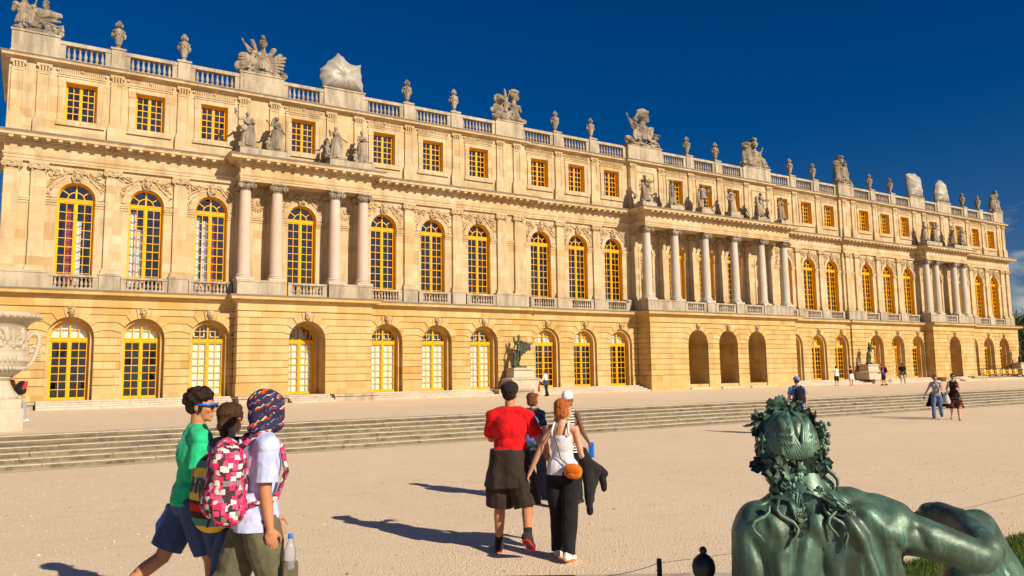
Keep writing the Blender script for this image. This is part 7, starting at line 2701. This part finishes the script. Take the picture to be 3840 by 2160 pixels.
# the crown of leaves and berries, and the ribbon tied behind
m = MB()
def leaf(c, out, up, L, W, curl=.3):
    out, up = Vector(out).normalized(), Vector(up).normalized()
    side = out.cross(up).normalized()
    n = 9
    vs = []
    for i in range(n + 1):
        t = i / n
        w_ = W * max(.02, sin(pi * min(1, .10 + t * .90))) ** .6 * (1 + .30 * sin(t * 17 + 1))
        ce = Vector(c) + up * L * t + out * (curl * L * t * t)
        for s, d in ((-1, .12), (0, 0), (1, .12)):
            vs.append(ce + side * s * w_ + out * d * abs(s) * w_ * 1.2)
    fs = []
    for i in range(n):
        for k in range(2):
            a = i * 3 + k
            fs.append((a, a + 1, a + 4, a + 3))
    o = len(vs)
    vs2 = [v - out * .010 for v in vs]
    fs2 = [tuple(o + i for i in reversed(f_)) for f_ in fs]
    rim = []
    bd = [i * 3 for i in range(n + 1)] + [n * 3 + 1] + [i * 3 + 2 for i in range(n, -1, -1)] + [1]
    for i in range(len(bd)):
        a, b_ = bd[i], bd[(i + 1) % len(bd)]
        rim.append((b_, a, o + a, o + b_))
    m.add(vs + vs2, fs + fs2 + rim)
for i in range(104):
    a = 2 * pi * i / 104 + r.uniform(-.10, .10)
    zz = .03 + .15 * sin(a) + r.uniform(-.075, .075)
    rad = .175 + r.uniform(-.01, .03)
    c = hc + Vector((rad * cos(a) * 1.04, rad * sin(a) * .95, zz))
    out = Vector((cos(a) + r.uniform(-.4, .4), sin(a) * .9 - .35, r.uniform(-.1, .8)))
    up = Vector((cos(a) * r.uniform(-.2, .9) + r.uniform(-.4, .4), r.uniform(-.4, .2), r.uniform(-.7, 1)))
    up = (up - out.normalized() * up.dot(out.normalized()))
    leaf(c, out, up, r.uniform(.065, .105), r.uniform(.026, .040), r.uniform(.1, .8))
for i in range(20):                                     # leaves along the top of the head
    a = pi * (i + .5) / 20
    c = hc + Vector((.155 * cos(a), .03 + r.uniform(-.04, .04), .035 + .150 * sin(a)))
    leaf(c, (cos(a) * .3 + r.uniform(-.3, .3), -.9, .2), (cos(a) * .8 + r.uniform(-.5, .5), .1, .25 + .7 * sin(a)), r.uniform(.06, .10), r.uniform(.030, .042), r.uniform(0, .4))
for (cx_, cz_, n) in ((.205, .09, 40), (.215, .0, 22), (-.20, .04, 16)):
    for i in range(n):
        q = hc + Vector((cx_ + r.gauss(0, .020), r.gauss(-.06, .025), cz_ + r.gauss(0, .030)))
        m.ball(q, r.uniform(.011, .017), 8, 6)
for i in range(12):                                     # crossing leaves low at the back
    leaf(hc + Vector((-.12 + .022 * i, -.15 - .02 * sin(i), -.115 + .05 * sin(i * 1.1))), (.1 * sin(i), -1, .1), (1 if i > 6 else -1, -.1, r.uniform(-.3, .5)), r.uniform(.09, .14), .03, .25)
rb = [(1990, 1238), (2002, 1250), (1998, 1262), (2012, 1274), (2006, 1288), (2016, 1300), (2004, 1314), (2006, 1326), (1990, 1338), (1978, 1350)]
def ribbon(pts, w, dy):
    """crumpled leaf-like ribbon end lying on the back"""
    n = len(pts)
    for off in (-1, 0, 1):
        q = []
        for i, (u, v) in enumerate(pts):
            c = g(u, v, dy)
            q.append(c + Vector((off * w * (.5 + .35 * sin(i * 1.7)), -.022 - .014 * sin(i * 2.1 + off), .012 * sin(i * 1.9 + off * 2))))
        m.tube(q, [w * .42 * (.65 + .45 * abs(sin(i * 1.6 + off))) * (1 - .45 * i / n) for i in range(n)], 8, .7)
    for i in range(n - 1):
        c = g(pts[i][0], pts[i][1], dy)
        sg_ = (-1) ** i
        leaf(c + Vector((0, -.03, 0)), (sg_ * .3, -1, .1), (sg_, 0, -.35), w * 1.5, w * .7, .5)
ribbon(rb, .026, .0)
ribbon([(2062, 1232), (2080, 1240), (2095, 1252), (2108, 1262), (2125, 1268), (2142, 1276), (2150, 1288)], .022, -.02)
narrow(m)
m.obj('leaf_crown', VERD, god, True, auto=75)
# plinth it lies on
m = MB()
m.box(-.1, 2.6, -.35, 1.5, -.05, .32); m.box(-.16, 2.66, -.41, 1.56, .322, .40)
m.obj('plinth', M_WMARB, god)
m = MB()
m.ball(g(2120, 1640, .35), (.48, .40, .40), 20, 14); m.cone(g(2160, 1700, .45), g(2440, 1640, .8), .28, .24, 16)
blob(m, 'hips', VERD, god, .02, 3)
m = MB()
m.cone(g(1893, 1560, .10), Vector((g(1893, 1560, .1).x - .02, .1, .42)), .11, .10, 16)
m.obj('supporting_arm', VERD, god, True)

# ---------------------------------------------------------------- iron finial, stake and wire
def at_px(u, v, d):
    """world point on the camera ray of a measured spot, d metres ahead"""
    x, y = (u * 1.49068 - 1920) / 2899.65 * d, -(v * 1.49068 - 1080) / 2899.65 * d
    return CAM + _r2 * x + _u2 * y + _f * d
M_IRON = flat('dark_iron', (.025, .03, .028), .45, .5, .25, 25, metal=.3)
c = at_px(1770, 1420, 4.4)
m = MB()
m.lathe([(.018, .085), (.022, .095), (.020, .108), (.010, .118), (.002, .12)], (0, 0, -.02), 14)
m.lathe([(.030, -.07), (.045, -.055), (.060, -.02), (.064, .01), (.055, .045), (.034, .068), (.014, .082)], (0, 0, -.02), 20, fold=lambda a, z: 1 + .07 * abs(sin(4 * a)))
m.lathe([(.06, -.13), (.075, -.12), (.075, -.10), (.04, -.09), (.03, -.07)], (0, 0, -.02), 18)
m.lathe([(.05, -c.z + .0), (.045, -c.z + .05), (.032, -c.z + .1), (.030, -.30), (.045, -.16), (.05, -.13)], (0, 0, -.02), 16)
o = m.obj('iron_post', M_IRON, None, True, c, auto=50)
tag(o, 'dark iron post with a ball finial left of the bronze figure', 'post')
c = at_px(1658, 1405, 5.0)
m = MB(); m.lathe([(.017, -c.z), (.017, -.01), (.012, 0)], (0, 0, 0), 12)
for k in range(5): m.lathe([(.019, -.08 - k * .12), (.019, -.075 - k * .12)], (0, 0, 0), 10)
o = m.obj('fence_stake', M_IRON, None, True, c, auto=50)
tag(o, 'thin dark metal stake standing in the gravel at the bottom edge', 'stake')
m = MB()
a = at_px(1658, 1416, 5.0)
def sagline(p, q, sag, n=14):
    return [p + (q - p) * (i / n) - Vector((0, 0, sag * 4 * (i / n) * (1 - i / n))) for i in range(n + 1)]
m.tube(sagline(at_px(1480, 1452, 4.75), a, .02) + sagline(a, at_px(2310, 1302, 6.6), .03)[1:] + sagline(at_px(2310, 1302, 6.6), at_px(2750, 1190, 8.4), .03)[1:], .0022, 5)
m.obj('wire', flat('fence_wire', (.16, .12, .09), .5, .5, .2, 10), o, False).matrix_parent_inverse = Matrix.Translation(-c)

# ---------------------------------------------------------------- lawn beside the gravel
LX, LY = -41.6, -41.62
m = MB()
n = 40
m.quad((LX, -70, .012), (60, -70, .012), (60, LY, .012), (LX, LY, .012))
tag(m.obj('lawn', flat('turf', (.05, .085, .012), .95, .1, .4, 14, obj=False)), kind='structure')
def grass_mat():
    t = NT('grass_blades')
    p = t.pos()
    c = t.mix(t.noise(p, 1.5, 4, .6, .35, .65), (.075, .13, .012), (.13, .17, .02))
    c = t.mix(t.noise(p, 14, 4, .7, .4, .7), c, (.04, .075, .01))
    return t.done(c, .7, .3)
m = MB()
r = random.Random(9)
for i in range(26000):
    x = LX + r.random() ** 1.6 * 9
    y = LY - r.random() ** 1.5 * 3.2
    if i < 3000: y = LY + r.uniform(-.05, .05); x = LX + r.random() * 8
    h_ = r.uniform(.025, .06); a = r.uniform(0, 2 * pi); w_ = r.uniform(.002, .004) * (1 + (x - LX) * .12)
    dx, dy = cos(a) * w_, sin(a) * w_
    lx, ly = r.uniform(-.02, .02), r.uniform(-.02, .02)
    m.add([(x - dx, y - dy, .008), (x + dx, y + dy, .008), (x + lx, y + ly, .01 + h_)], [(0, 1, 2)])
tag(m.obj('grass', grass_mat()), kind='stuff')

# ---------------------------------------------------------------- trees beyond the far end of the palace
def leafm():
    t = NT('tree_leaves')
    p = t.pos()
    c = t.mix(t.noise(p, .5, 4, .6, .35, .65), (.022, .045, .015), (.05, .075, .02))
    return t.done(c, .8, .2)
M_LEAF = leafm(); M_BARK = flat('bark', (.06, .045, .03), .9, .2, .3, 4)
def tree(x, y, h, w, seed, label):
    r = random.Random(seed)
    t = empty('tree', (x, y, .38)); tag(t, label, 'tree', 'trees beyond the far end of the palace')
    m = MB(); m.tube([(0, 0, 0), (.1, 0, h * .3), (-.1, .1, h * .6), (0, 0, h * .85)], [.28, .22, .14, .05], 8)
    for k in range(6):
        a = k * 1.1; m.tube([(0, 0, h * (.3 + .07 * k)), (cos(a) * w * .5, sin(a) * w * .5, h * (.5 + .07 * k))], [.1, .03], 6)
    m.obj('trunk', M_BARK, t, True)
    m = MB()
    cl = [(r.gauss(0, w * .42), r.gauss(0, w * .42), h * r.uniform(.28, .93)) for _ in range(34)]
    for i in range(5200):
        c = r.choice(cl); s_ = w * .26
        q = Vector((c[0] + r.gauss(0, s_), c[1] + r.gauss(0, s_), c[2] + r.gauss(0, s_ * .8)))
        n_ = Vector((r.gauss(0, 1), r.gauss(0, 1), r.gauss(0, 1))).normalized(); b_ = n_.orthogonal().normalized(); L = r.uniform(.12, .26)
        c_ = n_.cross(b_)
        m.add([q - b_ * L, q + c_ * L * .6, q + b_ * L, q - c_ * L * .6], [(0, 1, 2, 3)])
    m.obj('crown', M_LEAF, t)
tree(66, 6.5, 8.2, 3.2, 1, 'dark rounded tree just past the far corner behind the bronze')
tree(74, 7.0, 7.6, 3.4, 2, 'dark green tree at the right edge, in front of the taller wood')
tree(84, 22, 9.8, 4.2, 3, 'tall dark tree farther back at the right edge')

finish_blobs()
# lettering turned into plain meshes
_dg = bpy.context.evaluated_depsgraph_get()
for o in LETTERS:
    me = bpy.data.meshes.new_from_object(o.evaluated_get(_dg))
    q = bpy.data.objects.new('lettering', me); COL.objects.link(q)
    q.parent = o.parent; q.location = o.location; q.rotation_euler = o.rotation_euler
    bpy.data.objects.remove(o)
